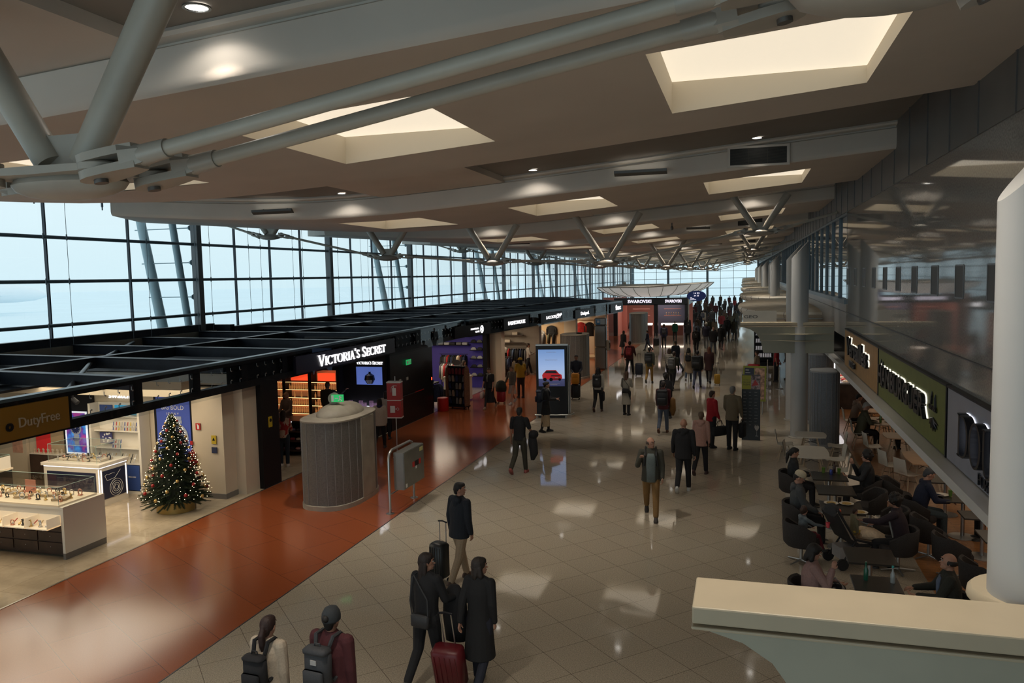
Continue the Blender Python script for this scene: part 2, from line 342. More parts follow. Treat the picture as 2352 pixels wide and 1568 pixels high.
# ---- side walls -------------------------------------------------
stone = M('polished_grey_stone', (.22, .215, .205), .05, noise=(40, .18)); clad = M('dark_cladding', (.115, .11, .105), .4, noise=(1, .1)); joint = M('cladding_joint', (.14, .14, .14), .4, .5)
mb = MB(); mb.bx(2.6, 2.75, -6, 22.6, 3.55, 6.62)
struct('wall_right', mb, stone)
mb = MB(); mb.bx(2.6, 2.75, 22.6, 150, 3.3, 4.2); struct('wall_right', mb, M('grey_fascia', (.26, .25, .24), .3, noise=(20, .1)))
mb = MB(); mb.bx(2.55, 2.75, 22.6, 150, 4.2, 4.32); struct('trim_3', mb, mull)
mb = MB(); mb.bx(2.585, 2.6, -6, 150, 3.98, 3.995); struct('trim_4', mb, dark)
mb = MB(); mb.bx(2.58, 2.8, -6, 150, 6.62, 8.05); struct('wall_right', mb, clad)
mb = MB()
for i in range(60): y = 1.1+i*1.33; mb.bx(2.565, 2.6, y-.02, y+.02, 6.62, 8.0)
struct('trim_5', mb, joint)
mb = MB(); mb.bx(2.35, 2.7, -6, 22.6, 2.50, 2.62); mb.bx(2.45, 2.7, 22.6, 60, 2.50, 2.62)
struct('trim_6', mb, M('white_ledge', (.55, .54, .52), .4))
mb = MB(); mb.bx(2.62, 2.75, -6, 23, 2.6, 3.6); mb.bx(2.6, 12, -6, 60, 2.62, 2.68); struct('wall_right', mb, M('soffit_grey', (.10, .095, .09), .6))
mb = MB(); mb.bx(11.9, 12, -6, 60, 0, 2.62); mb.bx(2.9, 12, 59.9, 60, 0, 2.62); struct('wall_right', mb, M('servery_wall', (.035, .022, .014), .5, noise=(2, .3)))
# right glazing over the shops
gl = glass('clear_glass', (.92, .96, .97), .06); glr = glass('right_glass', (.55, .60, .62), .25)
n = 1
mb = MB(); mb.quad((2.65, 22.6, 4.32), (2.65, 150, 4.32), (2.65, 150, 6.62), (2.65, 22.6, 6.62)); struct('window_1', mb, glr)
mb = MB()
y = 22.6
while y < 150: mb.bx(2.6, 2.72, y-.04, y+.04, 4.32, 6.62); y += 1.9 if y < 60 else 3.8
mb.bx(2.6, 2.72, 22.6, 150, 6.56, 6.62)
struct('trim_7', mb, mull)
mb = MB(); mb.bx(4.4, 4.5, 10, 150, 2.7, 8); struct('wall_right', mb, M('gallery_back_wall', (.20, .21, .21), .6)); mb = MB(); mb.bx(2.7, 4.5, 10, 150, 4.1, 4.2); struct('floor', mb, roofp)
# slot openings in the stone
slot = M('slot_mesh', (.045, .038, .03), .5)
mb = MB()
for i, y in enumerate([9.75, 11.15, 12.5, 13.9, 15.28, 16.65, 18.03, 19.4, 20.85, 22.25]):
    o = MB(); o.bx(2.596, 2.601, y-.19, y+.19, 4.73, 5.12); ot = thing('wall_vent', f'dark upright slot vent in the stone wall, {ORD[i]} from the big right column', 'vent', (0, 0, 0), 0, 'slot vents in the stone wall')
    f = MB()
    for (a, b, c_, d) in ((y-.215, y-.19, 4.72, 5.13), (y+.19, y+.215, 4.72, 5.13)): f.bx(2.592, 2.601, a, b, c_, d)
    f.bx(2.592, 2.601, y-.19, y+.19, 5.12, 5.14); f.bx(2.592, 2.601, y-.19, y+.19, 4.71, 4.73)
    o.build('mesh_panel', slot, ot); f.build('frame', joint, ot)
# left glass wall -------------------------------------------------
mb = MB(); mb.quad((-20.05, -6, 0), (-20.05, 150, 0), (-20.05, 150, 8), (-20.05, -6, 8)); struct('window_2', mb, gl)
mb = MB(); mb.quad((-20, 150.02, 0), (2.6, 150.02, 0), (2.6, 150.02, 8), (-20, 150.02, 8)); struct('window_3', mb, gl)
for i in range(15):
    y = 5.6+10*i
    mb = MB(); mb.bx(-20.0, -19.72, y-.13, y+.13, 0, 8); struct('trim_8', mb, M('grey_post', (.16, .17, .18), .4))
mb = MB()
y = -4.4
while y < 150:
    if abs((y-5.6) % 10) > .3 and abs((y-5.6) % 10) < 9.7: mb.bx(-20.03, -19.93, y-.022, y+.022, 0, 8)
    y += 3.333 if y < 25.5 else 2.5
struct('trim_9', mb, M('thin_mullion', (.03, .04, .06), .4))
mb = MB()
for z in (3.93, 5.25, 6.57, 7.9, 2.6): mb.tube((-19.85, -6, z), (-19.85, 150, z), .055, n=10); mb.bx(-20.0, -19.95, -6, 150, z-.03, z+.03)
struct('trim_10', mb, mull, smooth=True)
mb = MB()
for i in range(-1, 40):
    for d in (.42, -.42):
        y = 5.6+3.333*i+d
        mb.tube((-19.6, y, 2.0), (-19.6, y, 8), .008, n=5)
        for z in (3.93, 5.25, 6.57): mb.tube((-19.6, y, z-.09), (-19.6, y, z+.09), .02, n=6)
struct('trim_11', mb, mull)
mb = MB()
for i in range(0, 60): y = 3+2.5*i; mb.tube((-19.3, y, 7.55), (-19.3, y, 8), .035, n=8); mb.tube((-19.3, y, 7.45), (-19.3, y, 7.55), .02, n=6)
struct('trim_12', mb, M('hanger_grey', (.2, .25, .3), .5), smooth=True)
# far glass grid
mb = MB()
for x in [-17.9, -15.64, -11.25, -9.13, -4.08, -1.78, .5]: mb.bx(x-.035, x+.035, 149.8, 150, 0, 8)
for x in [-20, -13.47, -6.4, 2.5]: mb.bx(x-.2, x+.2, 149.6, 150, 0, 8)
for z in (.9, 2.3, 4.1, 5.4, 6.7, 7.9): mb.bx(-20, 2.6, 149.7, 149.95, z-.035, z+.035)
struct('trim_13', mb, mull)
# outer masts
outm = M('outside_mast_haze', (.30, .42, .47), .5)  # fog haze put into the mast colour
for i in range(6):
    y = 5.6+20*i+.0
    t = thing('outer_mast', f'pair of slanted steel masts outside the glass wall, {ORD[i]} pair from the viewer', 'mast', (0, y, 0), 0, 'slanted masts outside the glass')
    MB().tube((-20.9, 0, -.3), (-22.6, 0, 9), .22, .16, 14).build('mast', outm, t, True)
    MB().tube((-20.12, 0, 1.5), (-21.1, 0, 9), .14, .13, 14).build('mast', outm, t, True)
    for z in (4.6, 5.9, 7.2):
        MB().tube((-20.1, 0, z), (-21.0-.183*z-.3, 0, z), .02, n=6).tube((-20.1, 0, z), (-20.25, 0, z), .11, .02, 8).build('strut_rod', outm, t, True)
# parked plane and pier in the fog
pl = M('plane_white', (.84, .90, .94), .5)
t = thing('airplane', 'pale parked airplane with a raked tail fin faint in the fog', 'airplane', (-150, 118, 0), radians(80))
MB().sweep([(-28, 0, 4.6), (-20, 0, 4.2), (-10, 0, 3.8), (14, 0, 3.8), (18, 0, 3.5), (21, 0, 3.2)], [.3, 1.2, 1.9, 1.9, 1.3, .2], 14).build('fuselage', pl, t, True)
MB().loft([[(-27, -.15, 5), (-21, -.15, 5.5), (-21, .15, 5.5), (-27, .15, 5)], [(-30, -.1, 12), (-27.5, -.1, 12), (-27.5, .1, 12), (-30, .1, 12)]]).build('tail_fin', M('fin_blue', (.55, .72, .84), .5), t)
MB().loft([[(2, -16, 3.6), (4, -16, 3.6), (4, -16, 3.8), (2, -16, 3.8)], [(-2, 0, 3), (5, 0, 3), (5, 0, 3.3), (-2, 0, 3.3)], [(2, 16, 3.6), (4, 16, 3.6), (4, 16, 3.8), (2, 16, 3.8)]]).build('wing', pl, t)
# ---- trusses hung from the ceiling --------------------------------
fst = M('fork_steel', (.43, .395, .34), .4, .1, noise=(5, .05)); pinm = M('pin_steel', (.16, .15, .14), .45, .6)
NX = [-16.1, -11.58, -7.85, -4.1, .46]
def nz(x): return 5.50+.0115*(x+7.85)**2 if x < -4 or x > -12 else 6
def fork(p, d, t, s=1.0):
    """clevis at p pointing along d with socket"""
    d = Vector(d).normalized(); u = Vector((0, 1, 0)); v = d.cross(u).normalized()
    m = MB(fr(p, d, u, v))
    for sz in (-1, 1):
        pts = [(-.115, 0)]+[(.115*-cos(a)*1.0, .115*sin(a)) for a in (.5, 1.0, 1.57)]+[(.12, .105), (.22, .085), (.3, .06)]
        poly = [(x, y) for x, y in pts]+[(x, -y) for x, y in pts[::-1][:-1]]
        a, b = (.024, .072) if sz > 0 else (-.072, -.024)
        m.prism([(x*s, y*s) for x, y in poly], a*s, b*s)
    m.loft([[(.22*s, y*s, z*s) for y, z in ((-.085, -.072), (.085, -.072), (.085, .072), (-.085, .072), (-.085, .04), (-.085, -.04))], [(.34*s, y*s, z*s) for y, z in ((-.04, -.05), (.04, -.05), (.055, .03), (0, .06), (-.055, .03), (-.055, 0))]])
    m.tube((.32*s, 0, 0), (.5*s, 0, 0), .062*s, .056*s, 16)
    m.build('fork', fst, t, True)
    q = MB(fr(p, d, u, v)); q.tube((0, 0, -.095*s), (0, 0, .095*s), .04*s, n=12); q.build('pin', pinm, t, True)
    return Vector(p)+d*.5*s
def vnode(x, y, z, top, lbl, double):
    """cast node with two struts up to the ceiling"""
    t = thing('truss_node', lbl, 'strut', (x, y, z), 0, 'V struts and cast nodes under the ceiling')
    for sg in (-1, 1):
        MB().tube((sg*.13, 0, .06), (sg*.13+sg*.62*(top-z), 0, top-z), .095, .105, 18).build('strut', steelp, t, True)
    m = MB(fr((0, 0, 0), (1, 0, 0), (0, 0, 1)))     # web plate between the struts
    m.prism([(-.16, -.12), (.16, -.12), (.34, .36), (.12, .24), (-.12, .24), (-.34, .36)], -.018, .018); m.build('web_plate', fst, t)
    m = MB()     # flange with lobes for the pins
    lob = []
    for sx in (1, -1):
        ys = ([-.22, .22] if double else [0])
        for yy in ys: m.lathe((sx*.44, yy, -.045+.0), [(.10, 0), (.115, .012), (.115, .05), (.10, .062)], 18)
        m.loft([[(sx*.0, -.30 if double else -.12, -.04), (sx*.0, .30 if double else .12, -.04), (sx*.0, .30 if double else .12, .01), (sx*.0, -.30 if double else -.12, .01)],
                [(sx*.44, -.31 if double else -.1, -.035), (sx*.44, .31 if double else .1, -.035), (sx*.44, .31 if double else .1, .005), (sx*.44, -.31 if double else -.1, .005)]])
    m.ell((0, 0, -.07), (.42, .22, .10), 18, 8)
    m.build('flange', fst, t, True)
    return t
TY = [4.1, 24.75, 44.75, 64.75, 84.75, 104.75, 124.75]
WH = ['against the left glass', 'left of the middle', 'at the lowest point', 'right of the middle', 'nearest the right wall']
for ti, ty in enumerate(TY):
    nodes = []
    for xi, x in enumerate(NX):
        z = {0: 6.75, 1: 5.9, 2: 5.64, 3: 5.55, 4: 6.32}[xi]
        if ti == 0: z += .26
        if ti == 0 and xi < 3: continue
        if ti == 0 and xi == 4: x, z = .62, 6.45
        t = vnode(x, ty, z, zc(x)+.32, f'grey V-shaped strut pair {WH[xi]}, {ORD[ti]} rod truss from the viewer', ti == 0)
        nodes.append((x, z, t))
    pts = [(n_[0], n_[1]) for n_ in nodes]+[(2.6, 6.78 if ti else 7.1)]
    if ti == 0: pts = [(-8.4, 5.75)]+pts
    else: pts = [(-19.8, 7.8)]+pts
    offs = (-.22, .22) if ti == 0 else (0,)
    for q in range(len(pts)-1):
        for oi, oy in enumerate(offs):
            a = Vector((pts[q][0]+.44, ty+oy, pts[q][1]-.015)); b = Vector((pts[q+1][0]-.44, ty+oy, pts[q+1][1]-.015))
            if q == 0: a.x -= .44
            if q == len(pts)-2: b.x += .44
            d = (b-a).normalized()
            rod = thing('tie_rod', f'grey steel tie rod, {ORD[q]} span from left, {ORD[ti]} truss from viewer{", nearer of pair" if (ti == 0 and oi == 0) else ""}', 'rod', (0, 0, 0), 0, 'tie rods of the trusses')
            p0, p1 = a, b
            if q > 0: p0 = fork(a, d, rod)
            if q < len(pts)-2: p1 = fork(b, -d, rod)
            MB().tube(p0, p1, .046 if ti == 0 else .04, n=14).build('rod', steelp, rod, True)
# ---- round columns on the right ------------------------------------
def column(x, y, r, z0, z1, lbl):
    t = thing('column', lbl, 'column', (x, y, 0), 0, 'round columns along the right side')
    m = MB(); n = 28
    rings = [[(r*cos(2*pi*k/n), r*sin(2*pi*k/n), z0) for k in range(n)], [(r*cos(2*pi*k/n), r*sin(2*pi*k/n), z1+.55*(r*cos(2*pi*k/n))/r*.5) for k in range(n)]]
    m.loft(rings); m.build('shaft', M('column_paint', (.48, .485, .48), .45, noise=(1, .03)), t, True)
    m = MB(); m.lathe((0, 0, z0), [(r+.06, 0), (r+.06, .02), (r+.012, .03), (r+.012, .05)], 28); m.build('base_ring', white, t, True)
    return t
column(1.66, 5.22, .25, 0, 5.75, 'large pale round column filling the right edge, rising behind the near cream beam')
for i, y in enumerate([25.6, 46, 66, 86, 106]):
    column(1.64, y, .25, 0, 5.75, f'pale round column with a slanted top, {ORD[i]} free-standing one beyond the food court tables')
    column(1.64, y+3.0, .25, 0, 5.75, f'pale round column just behind the {ORD[i]} free-standing one')
# ---- cream beams and canopies --------------------------------------
beamp = M('cream_beam_paint', (.45, .385, .275), .5, noise=(2, .05)); webp = M('beam_web_paint', (.34, .335, .265), .55, noise=(2, .05)); canm = M('canopy_panel', (.78, .74, .65), .5, noise=(1, .05))
def beam(y, zt, x0, lbl, rings=True):
    t = thing('cantilever_beam', lbl, 'beam', (0, y, 0), 0, 'cream cantilever beams')
    m = MB(); m.bx(x0, 2.6, -.235, .235, zt-.10, zt); m.bx(x0-.005, 2.6, -.24, .24, zt-.135, zt-.115); m.build('top_flange', beamp, t, bev=.01)
    prof = [(x0+.02, zt-.13), (x0+.28, zt-.20), (x0+.44, zt-.30), (x0+.54, zt-.44), (x0+.62, zt-.62), (x0+.68, zt-.93), (2.6, zt-.93), (2.6, zt-.13)]
    m = MB(fr((0, 0, 0), (1, 0, 0), (0, 0, 1))); m.prism(prof, -.2, .2); m.build('web', webp, t)
    if rings:
        for z in (zt-.36, zt-.56):
            m = MB(); pts = [(x0+.62+(2.6-x0-.62)*i/20, z) for i in range(21)]
            front = [(x, -.21-.28*math.exp(-((x-1.64)/.42)**2), z) for x, z in pts]
            for a, b in zip(front[:-1], front[1:]): m.add([a, b, (b[0], -.19, z), (a[0], -.19, z), (a[0], a[1], z+.02), (b[0], b[1], z+.02), (b[0], -.19, z+.02), (a[0], -.19, z+.02)], [(0, 1, 5, 4), (3, 2, 1, 0), (4, 5, 6, 7)])
            m.build('rib', beamp, t)
    return t
beam(4.73, 3.20, -.28, 'broad cream steel beam end reaching in at the bottom right corner, below the big column', False)
beam(25.6, 3.55, -.10, 'cream beam wrapping the first free-standing column above the menu stand')
m = MB(); m.lathe((0, 0, 0), [(.31, 0), (.325, .02), (.32, .06), (.30, .08)], 30)
tag(m.build('column_collar', beamp, smooth=True, loc=(1.64, 5.28, 3.08)), 'round cream disc around the big column just behind the near beam', 'collar')
def canopy(yc, ly, x0, z, lbl):
    t = thing('oval_canopy', lbl, 'canopy', (2.6, yc, z), 0, 'rounded cream canopies along the right')
    def ring(k, zz): return [(-(2.6-x0)*k*max(0, cos(a))**.55, ly/2*sin(a)*(k if k > .5 else k), zz) for a in [(-pi/2+pi*i/28) for i in range(29)]]
    m = MB(); m.loft([ring(.80, -.42), ring(.93, -.30), ring(.985, -.16), ring(1, -.04), ring(.985, .04)]); m.build('rim', canm, t, True)
    m = MB(); m.loft([ring(.985, .04), ring(.95, .08), ring(.6, .14)]); m.build('deck', M('canopy_deck', (.56, .50, .40), .7, noise=(3, .1)), t, True)
    m = MB()
    for i in range(1, 14):
        a = -pi/2+pi*i/14
        q = lambda k, zz: (-(2.6-x0)*k*max(0, cos(a))**.55, ly/2*sin(a)*k, zz)
        m.sweep([q(.99, .05), q(1.006, -.04), q(.99, -.16), q(.935, -.30), q(.80, -.43)], .008, 5)
    m.build('seam', M('seam_grey', (.12, .12, .11), .5), t)
yy = 36.5
for i in range(7): canopy(yy+i*16.2, 14.5, -.25, 3.62+i*.07, f'rounded cream canopy jutting from the right, {ORD[i]} beyond the wrapped column')

# ---- grilles, strip fittings and a camera on the ceiling faces
for k, Yk in enumerate(NEARY):
    if k % 2 == 0 and 0 < k < 9:
        zz = zc(.25)+.05; t = thing('air_grille', f'dark louvred air grille set in the {ORD[k]} ceiling face from the viewer', 'grille', (.25, Yk-.06, zz), 0, 'air grilles in the ceiling faces')
        MB().bx(-.50, .50, -.005, .02, .0, .30).build('grille_panel', M('grille_dark', (.02, .018, .015), .5), t); m = MB()
        for i in range(14): m.bx(-.49, .49, -.012, -.004, .01+i*.021, .016+i*.021)
        m.bx(-.18, -.17, -.014, 0, 0, .3); m.bx(.16, .17, -.014, 0, 0, .3); m.build('louvre', M('louvre_brown', (.07, .06, .045), .5), t)
        MB().bx(-.55, -.50, -.03, .02, -.04, .34).bx(.50, .55, -.03, .02, -.04, .34).bx(-.5, .5, -.03, .02, .30, .34).bx(-.5, .5, -.03, .02, -.04, 0).build('frame', facep, t)
    if 1 < k < 9 and k % 2 == 0:
        for j, x in enumerate((-9.95, -1.9)):
            zz = zc(x)+.18; t = thing('strip_fitting', f'grey strip light fitting on the {ORD[k]} ceiling face from the viewer, {["left", "right"][j]}', 'light fitting', (x, Yk-.17, zz), 0, 'strip fittings on the ceiling faces')
            MB(fr((0, 0, 0), (0, 1, 0), (0, 0, 1))).prism([(-.06, .05), (-.05, .0), (.02, -.05), (.05, -.045), (.05, -.03), (-.03, .05)], -.5, .5).build('housing', M('fitting_grey', (.10, .095, .09), .4, .4), t)
            for sx in (-.3, .3): MB().tube((sx, .02, .03), (sx, .13, .06), .02).build('bracket', joint, t, True)
            MB().bx(-.46, .46, -.02, .02, .035, .04).build('tube_lamp', M('strip_glow', (1, .95, .85), .5, e=3, ecol=(1, .93, .8)), t)
t = thing('security_camera', 'small dark security camera hanging under the third ceiling panel', 'camera', (-2.35, 27.6, zc(-2.35))); MB().tube((0, 0, 0), (0, 0, -.12), .02).ell((0, -.02, -.18), (.05, .07, .08), 12, 8).build('housing', joint, t, True)
# ================================================================ SHOP BLOCK ON THE LEFT
creamw = M('cream_wall_paint', (.60, .52, .40), .55, noise=(1, .04)); whitel = M('white_laminate', (.72, .68, .60), .3); brown = M('dark_walnut', (.045, .026, .019), .4, noise=(5, .25))
caseg = glass('case_glass', (.93, .95, .94), .08); fasg = glass('fascia_glass', (.80, .83, .84), .03, 0, .3); dback = M('dark_interior_backing', (.010, .012, .015), .35, spec=.15)
lit = M('lit_white', (1, 1, 1), .5, e=1.5, ecol=(1, .98, 1)); litv = M('lit_violet_white', (1, 1, 1), .5, e=1.3, ecol=(.95, .86, 1)); railb = M('rail_blue_grey', (.10, .15, .18), .3, .5)
signk = M('sign_black', (.010, .010, .013), .4, spec=.2); silver = M('brushed_silver', (.45, .45, .44), .3, .9); gold = M('matte_gold', (.42, .29, .09), .45, .5)
red = M('signal_red', (.42, .012, .012), .4); blueb = M('poster_blue', (.035, .075, .26), .4); tan = M('tan_board', (.45, .33, .20), .5)
def along(y):        # x of the front line at depth y
    if y <= 31.5: return -11.35 if y < 31 else -11.1
    return -11.1+(y-31.5)*3.05/22.5
def fframe(y, z, dx=.06):   # frame on the angled front, facing the hall
    a = Vector((-8.05+11.1, 22.5, 0)).normalized() if y > 31.5 else Vector((0, 1, 0))
    p = Vector((along(y), y, z)); n_ = a.cross(Vector((0, 0, 1))); return fr(p+n_*dx, a, (0, 0, 1))
# fascia: straight part and angled part
for (ya, yb, lbl) in ((2, 31.3, 'long dark glazed fascia rail above the near shop fronts'), (31.3, 54, 'long dark glazed fascia rail above the farther shop fronts, angled')):
    A = Vector((along(ya) if ya != 31.3 else -11.35+.2, ya, 0)); B = Vector((along(yb) if yb != 31.3 else -11.35, yb, 0))
    t = thing('shop_fascia', lbl, 'fascia', tuple(A)); d = (B-A); L = d.length; f = fr((0, 0, 0), d, Vector((0, 0, 1)).cross(d.normalized()))
    m = MB(f); m.bx(0, L, -.10, .05, 3.20, 3.28); m.bx(0, L, -.08, .10, 2.62, 2.78)
    x = .3
    while x < L: m.bx(x-.12, x+.12, -.05, .05, 2.78, 3.2); x += 1.72
    m.build('frame', signk, t)
    m = MB(f); m.bx(0, L, -.12, .07, 3.28, 3.335); m.build('top_rail', railb, t)
    m = MB(f); m.quad((0, -.11, 2.56), (L, -.11, 2.56), (L, -.11, 3.28), (0, -.11, 3.28)); m.build('glass_strip', fasg, t)
    m = MB(f)
    x = .55
    while x < L:
        if (x-.3) % 1.72 > .2:
            for z, s in ((2.80, 1), (3.16, -1)): m.tube((x, -.09, z), (x, -.09, z+s*.07), .008, n=6); m.ell((x+.02, -.10, z+s*.075), .017, 6, 4)
        x += .34
    m.build('glass_clip', silver, t)
    m = MB(f); m.quad((max(0, 15.5-ya) if ya == 2 else 0, .045, 2.78), (L, .045, 2.78), (L, .045, 3.2), (max(0, 15.5-ya) if ya == 2 else 0, .045, 3.2)); m.build('back_pane', dback, t)  # dark sheet added behind the glass, standing for the dark shop interior
# shell of the block
deckm = M('dark_roof_deck', (.012, .016, .024), .6, noise=(1, .3))
mb = MB(); mb.prism([(-11.6, 17.6), (-19.3, 17.6), (-19.3, 59), (-18, 66.5), (-15.2, 66.5), (-8.2, 54), (-11.4, 31.4)], 2.72, 2.76); mb.prism([(-14.5, 2), (-19.9, 2), (-19.9, 17.6), (-17.2, 17.6), (-17.2, 14), (-14.5, 14)], 2.95, 3.0)
struct('ceiling', mb, deckm)
mb = MB(); mb.prism([(-11.5, 2), (-19.8, 2), (-19.8, 17.6), (-11.5, 17.6)], 2.70, 2.74) if False else mb.bx(-19.8, -11.6, 15.9, 17.6, 2.70, 2.74)
struct('ceiling', mb, creamw)
mb = MB(); mb.bx(-19.75, -19.6, 2, 60, 0, 3.3); struct('wall_left', mb, M('shop_back_wall', (.30, .27, .22), .6))
mb = MB(); mb.bx(-19.6, -12.6, 16.05, 16.2, 0, 2.75); struct('wall_back', mb, creamw)
mb = MB(); mb.bx(-19.6, -11.45, 24.15, 24.3, 0, 2.72); mb.bx(-11.5, -11.36, 24.15, 27.9, 0, 2.68); mb.bx(-19.6, -11.4, 27.8, 27.95, 0, 2.7); struct('wall_back', mb, black)
mb = MB(); mb.bx(-12.3, -11.37, 16.75, 17.5, 0, 2.66); struct('wall_left', mb, black)
mb = MB(); mb.bx(-12.6, -11.75, 15.75, 16.72, 0, 2.66); mb.bx(-11.78, -11.5, 16.2, 16.75, 0, 2.66); struct('wall_left', mb, creamw)
mb = MB(); mb.bx(-12.62, -11.73, 15.73, 16.74, 0, .12); struct('baseboard_left', mb, M('grey_skirting', (.16, .15, .14), .3))
# roof grid of dark beams
t = thing('roof_grid', 'open grid of dark steel beams over the left shop block', 'roof grid', (0, 0, 0))
m = MB()
m.bx(-20.0, -19.75, 2, 26.3, 3.2, 3.55); m.bx(-19.3, -19.0, 26.3, 59, 3.1, 3.42); m.bx(-19.9, -19.0, 26.2, 26.5, 3.1, 3.5)
def bar(a, b, z=3.05, h=.26, w_=.12):
    a = Vector((*a, 0)); b = Vector((*b, 0)); d = b-a; f = fr(a, d, Vector((0, 0, 1)).cross(d.normalized())); k = MB(f); k.bx(0, d.length, -w_/2, w_/2, z, z+h); k.bx(0, d.length, -w_, w_, z+h, z+h+.012); m.add(k.v, k.f)
bar((-15.6, 2), (-15.6, 31.5)); bar((-15.4, 31.5), (-11.6, 60)); bar((-19.15, 59), (-17.9, 66.4)); bar((-18, 66.5), (-8.0, 66.2)) if False else None
bar((-8.2, 54.1), (-15.2, 66.5)); bar((-15.2, 66.5), (-18, 66.5))
y = 4.0
while y < 62:
    x1 = along(y)-.15 if y < 54 else -8.2-(y-54)*.56; x0 = -19.2 if y > 26.5 else -19.8
    bar((x0+.1, y+.9), (x1, y)); y += 2.9
m.build('beam', M('roof_beam_navy', (.020, .027, .040), .4, .3, noise=(3, .2)), t)
for i, (a, b) in enumerate([((-12.2, 11.8), (-16.2, 16.6)), ((-16.4, 17.0), (-19.5, 21.7)), ((-11.6, 24.8), (-14.2, 23.6)), ((-11.5, 40), (-14.0, 38)), ((-10.2, 45), (-13, 43.2)), ((-16, 30), (-19, 33))]):
    MB().tube((*a, 3.13), (*b, 3.20), .05, n=12).build('brace_tube', M('brace_grey', (.13, .15, .17), .35, .5), t, True)
# near shop bulkheads and track spots seen through the grid
tk = thing('light_track', 'black track with spotlights under the shop ceiling behind the yellow sign', 'track light', (-14.6, 9.5, 2.66))
MB().bx(-.03, .03, -1.5, 6, -.02, .02).build('track', signk, tk)
for i in range(9):
    s_ = MB(); s_.tube((0, -1.2+i*.75, 0), (0, -1.2+i*.75, -.1), .012, n=6); s_.tube((-.02, -1.2+i*.75, -.1), (.12, -1.2+i*.75, -.2), .05, .055, 12); s_.build('spot_head', signk, tk, True)
mb = MB(); mb.bx(-19.5, -14.9, 9, 9.5, 2.62, 2.9); mb.bx(-19.5, -12.4, 15.2, 15.6, 2.5, 2.85); struct('ceiling', mb, creamw)
# ---- signs on the fascia -----------------------------------------
def sign(name, lbl, y0, y1, z0, z1, mat, dx=.13):
    f = fframe((y0+y1)/2, (z0+z1)/2, dx); o = thing(name, lbl, 'sign', tuple(f.translation)); g = f.copy(); g.translation = Vector((0, 0, 0))
    L = (Vector((along(y1), y1, 0))-Vector((along(y0), y0, 0))).length
    m = MB(g); m.box((0, 0, 0), (L, z1-z0, .08)); m.build('panel', mat, o); g2 = g.copy(); g2.translation = g @ Vector((0, 0, .045)); return o, g2, L
o, g, L = sign('shop_sign', 'mustard yellow duty free sign panel on the nearest part of the fascia', 8.0, 10.85, 2.67, 3.21, M('mustard_panel', (.22, .115, .008), .45))
text('DutyFree', 'lettering', g @ Matrix.Translation((.82, -.02, 0)), .165, M('pale_letter', (.42, .36, .26), .5), o, sx=.92)
text('o', 'lettering', g @ Matrix.Translation((.255, -.035, 0)), .17, signk, o, bold=.012)
o, g, L = sign('shop_sign', "black panel with large lit white VICTORIA'S SECRET lettering on the fascia", 18.1, 24.2, 2.68, 3.15, M('violet_black', (.008, .004, .014), .3))
serif(MB(g @ Matrix.Translation((.18, 0, .012))), "VICTORIA'S SECRET", .30, 1.50, .018, .82).build('lettering', lit, o)
def sg(lbl, y0, y1, z0=2.66, z1=3.13): return sign('shop_sign', lbl, y0, y1, z0, z1, signk)
o, g, L = sg('black sign with small white FOOTBALL GATE letters and a football emblem', 29.9, 33.2)
text('FOOTBALL', 'lettering', g @ Matrix.Translation((.12, .05, 0)), .075, lit, o, sx=1.5); text('GATE', 'lettering', g @ Matrix.Translation((.35, -.08, 0)), .075, lit, o, sx=1.5)
m = MB(g @ Matrix.Translation((.78, 0, 0))); m.lathe((0, 0, 0), [(.16, 0), (.16, .01)], 20, sy=1.05); m.build('football_emblem', lit, o)
m = MB(g @ Matrix.Translation((.78, 0, .012)))
for a in (0, 2.1, 4.2): m.lathe((.085*cos(a), .085*sin(a), 0), [(.035, 0), (.035, .004)], 5)
m.build('football_patch', signk, o)
o, g, L = sg('black sign with white FASHIONGATE letters', 34.6, 37.5, 2.70, 3.2)
text('FASHIONGATE', 'lettering', g, .17, lit, o, sx=1.28, bold=.004)
o, g, L = sg('black sign with white LACOSTE letters and a crocodile emblem', 39.1, 42.2, 2.70, 3.2)
text('LACOSTE', 'lettering', g @ Matrix.Translation((-.15, 0, 0)), .16, lit, o, sx=1.5)
m = MB(g @ Matrix.Translation((1.05, .03, 0))); m.sweep([(-.42, -.05, 0), (-.3, .07, 0), (-.05, .05, 0), (.12, 0, 0), (.3, .09, 0), (.36, .02, 0)], [.02, .05, .07, .06, .04, .02], 6)
m.sweep([(-.42, -.05, 0), (-.30, -.1, 0), (-.42, -.14, 0)], [.02, .03, .01], 5); m.tube((-.1, 0, 0), (-.14, -.12, 0), .02, n=5); m.tube((.12, 0, 0), (.1, -.12, 0), .02, n=5); m.build('crocodile_emblem', lit, o)
o, g, L = sg('black sign with white Desigual lettering', 44.3, 47.65)
text('Desigual.', 'lettering', g, .19, lit, o, sx=1.6, bold=.006)
o, g, L = sg('dark sign with bold lit fnac letters at the end of the fascia', 51.1, 53.9, 2.62, 3.2)
text('fnac', 'lettering', g @ Matrix.Translation((.3, .02, 0)), .30, lit, o, sx=1.75, bold=.02)

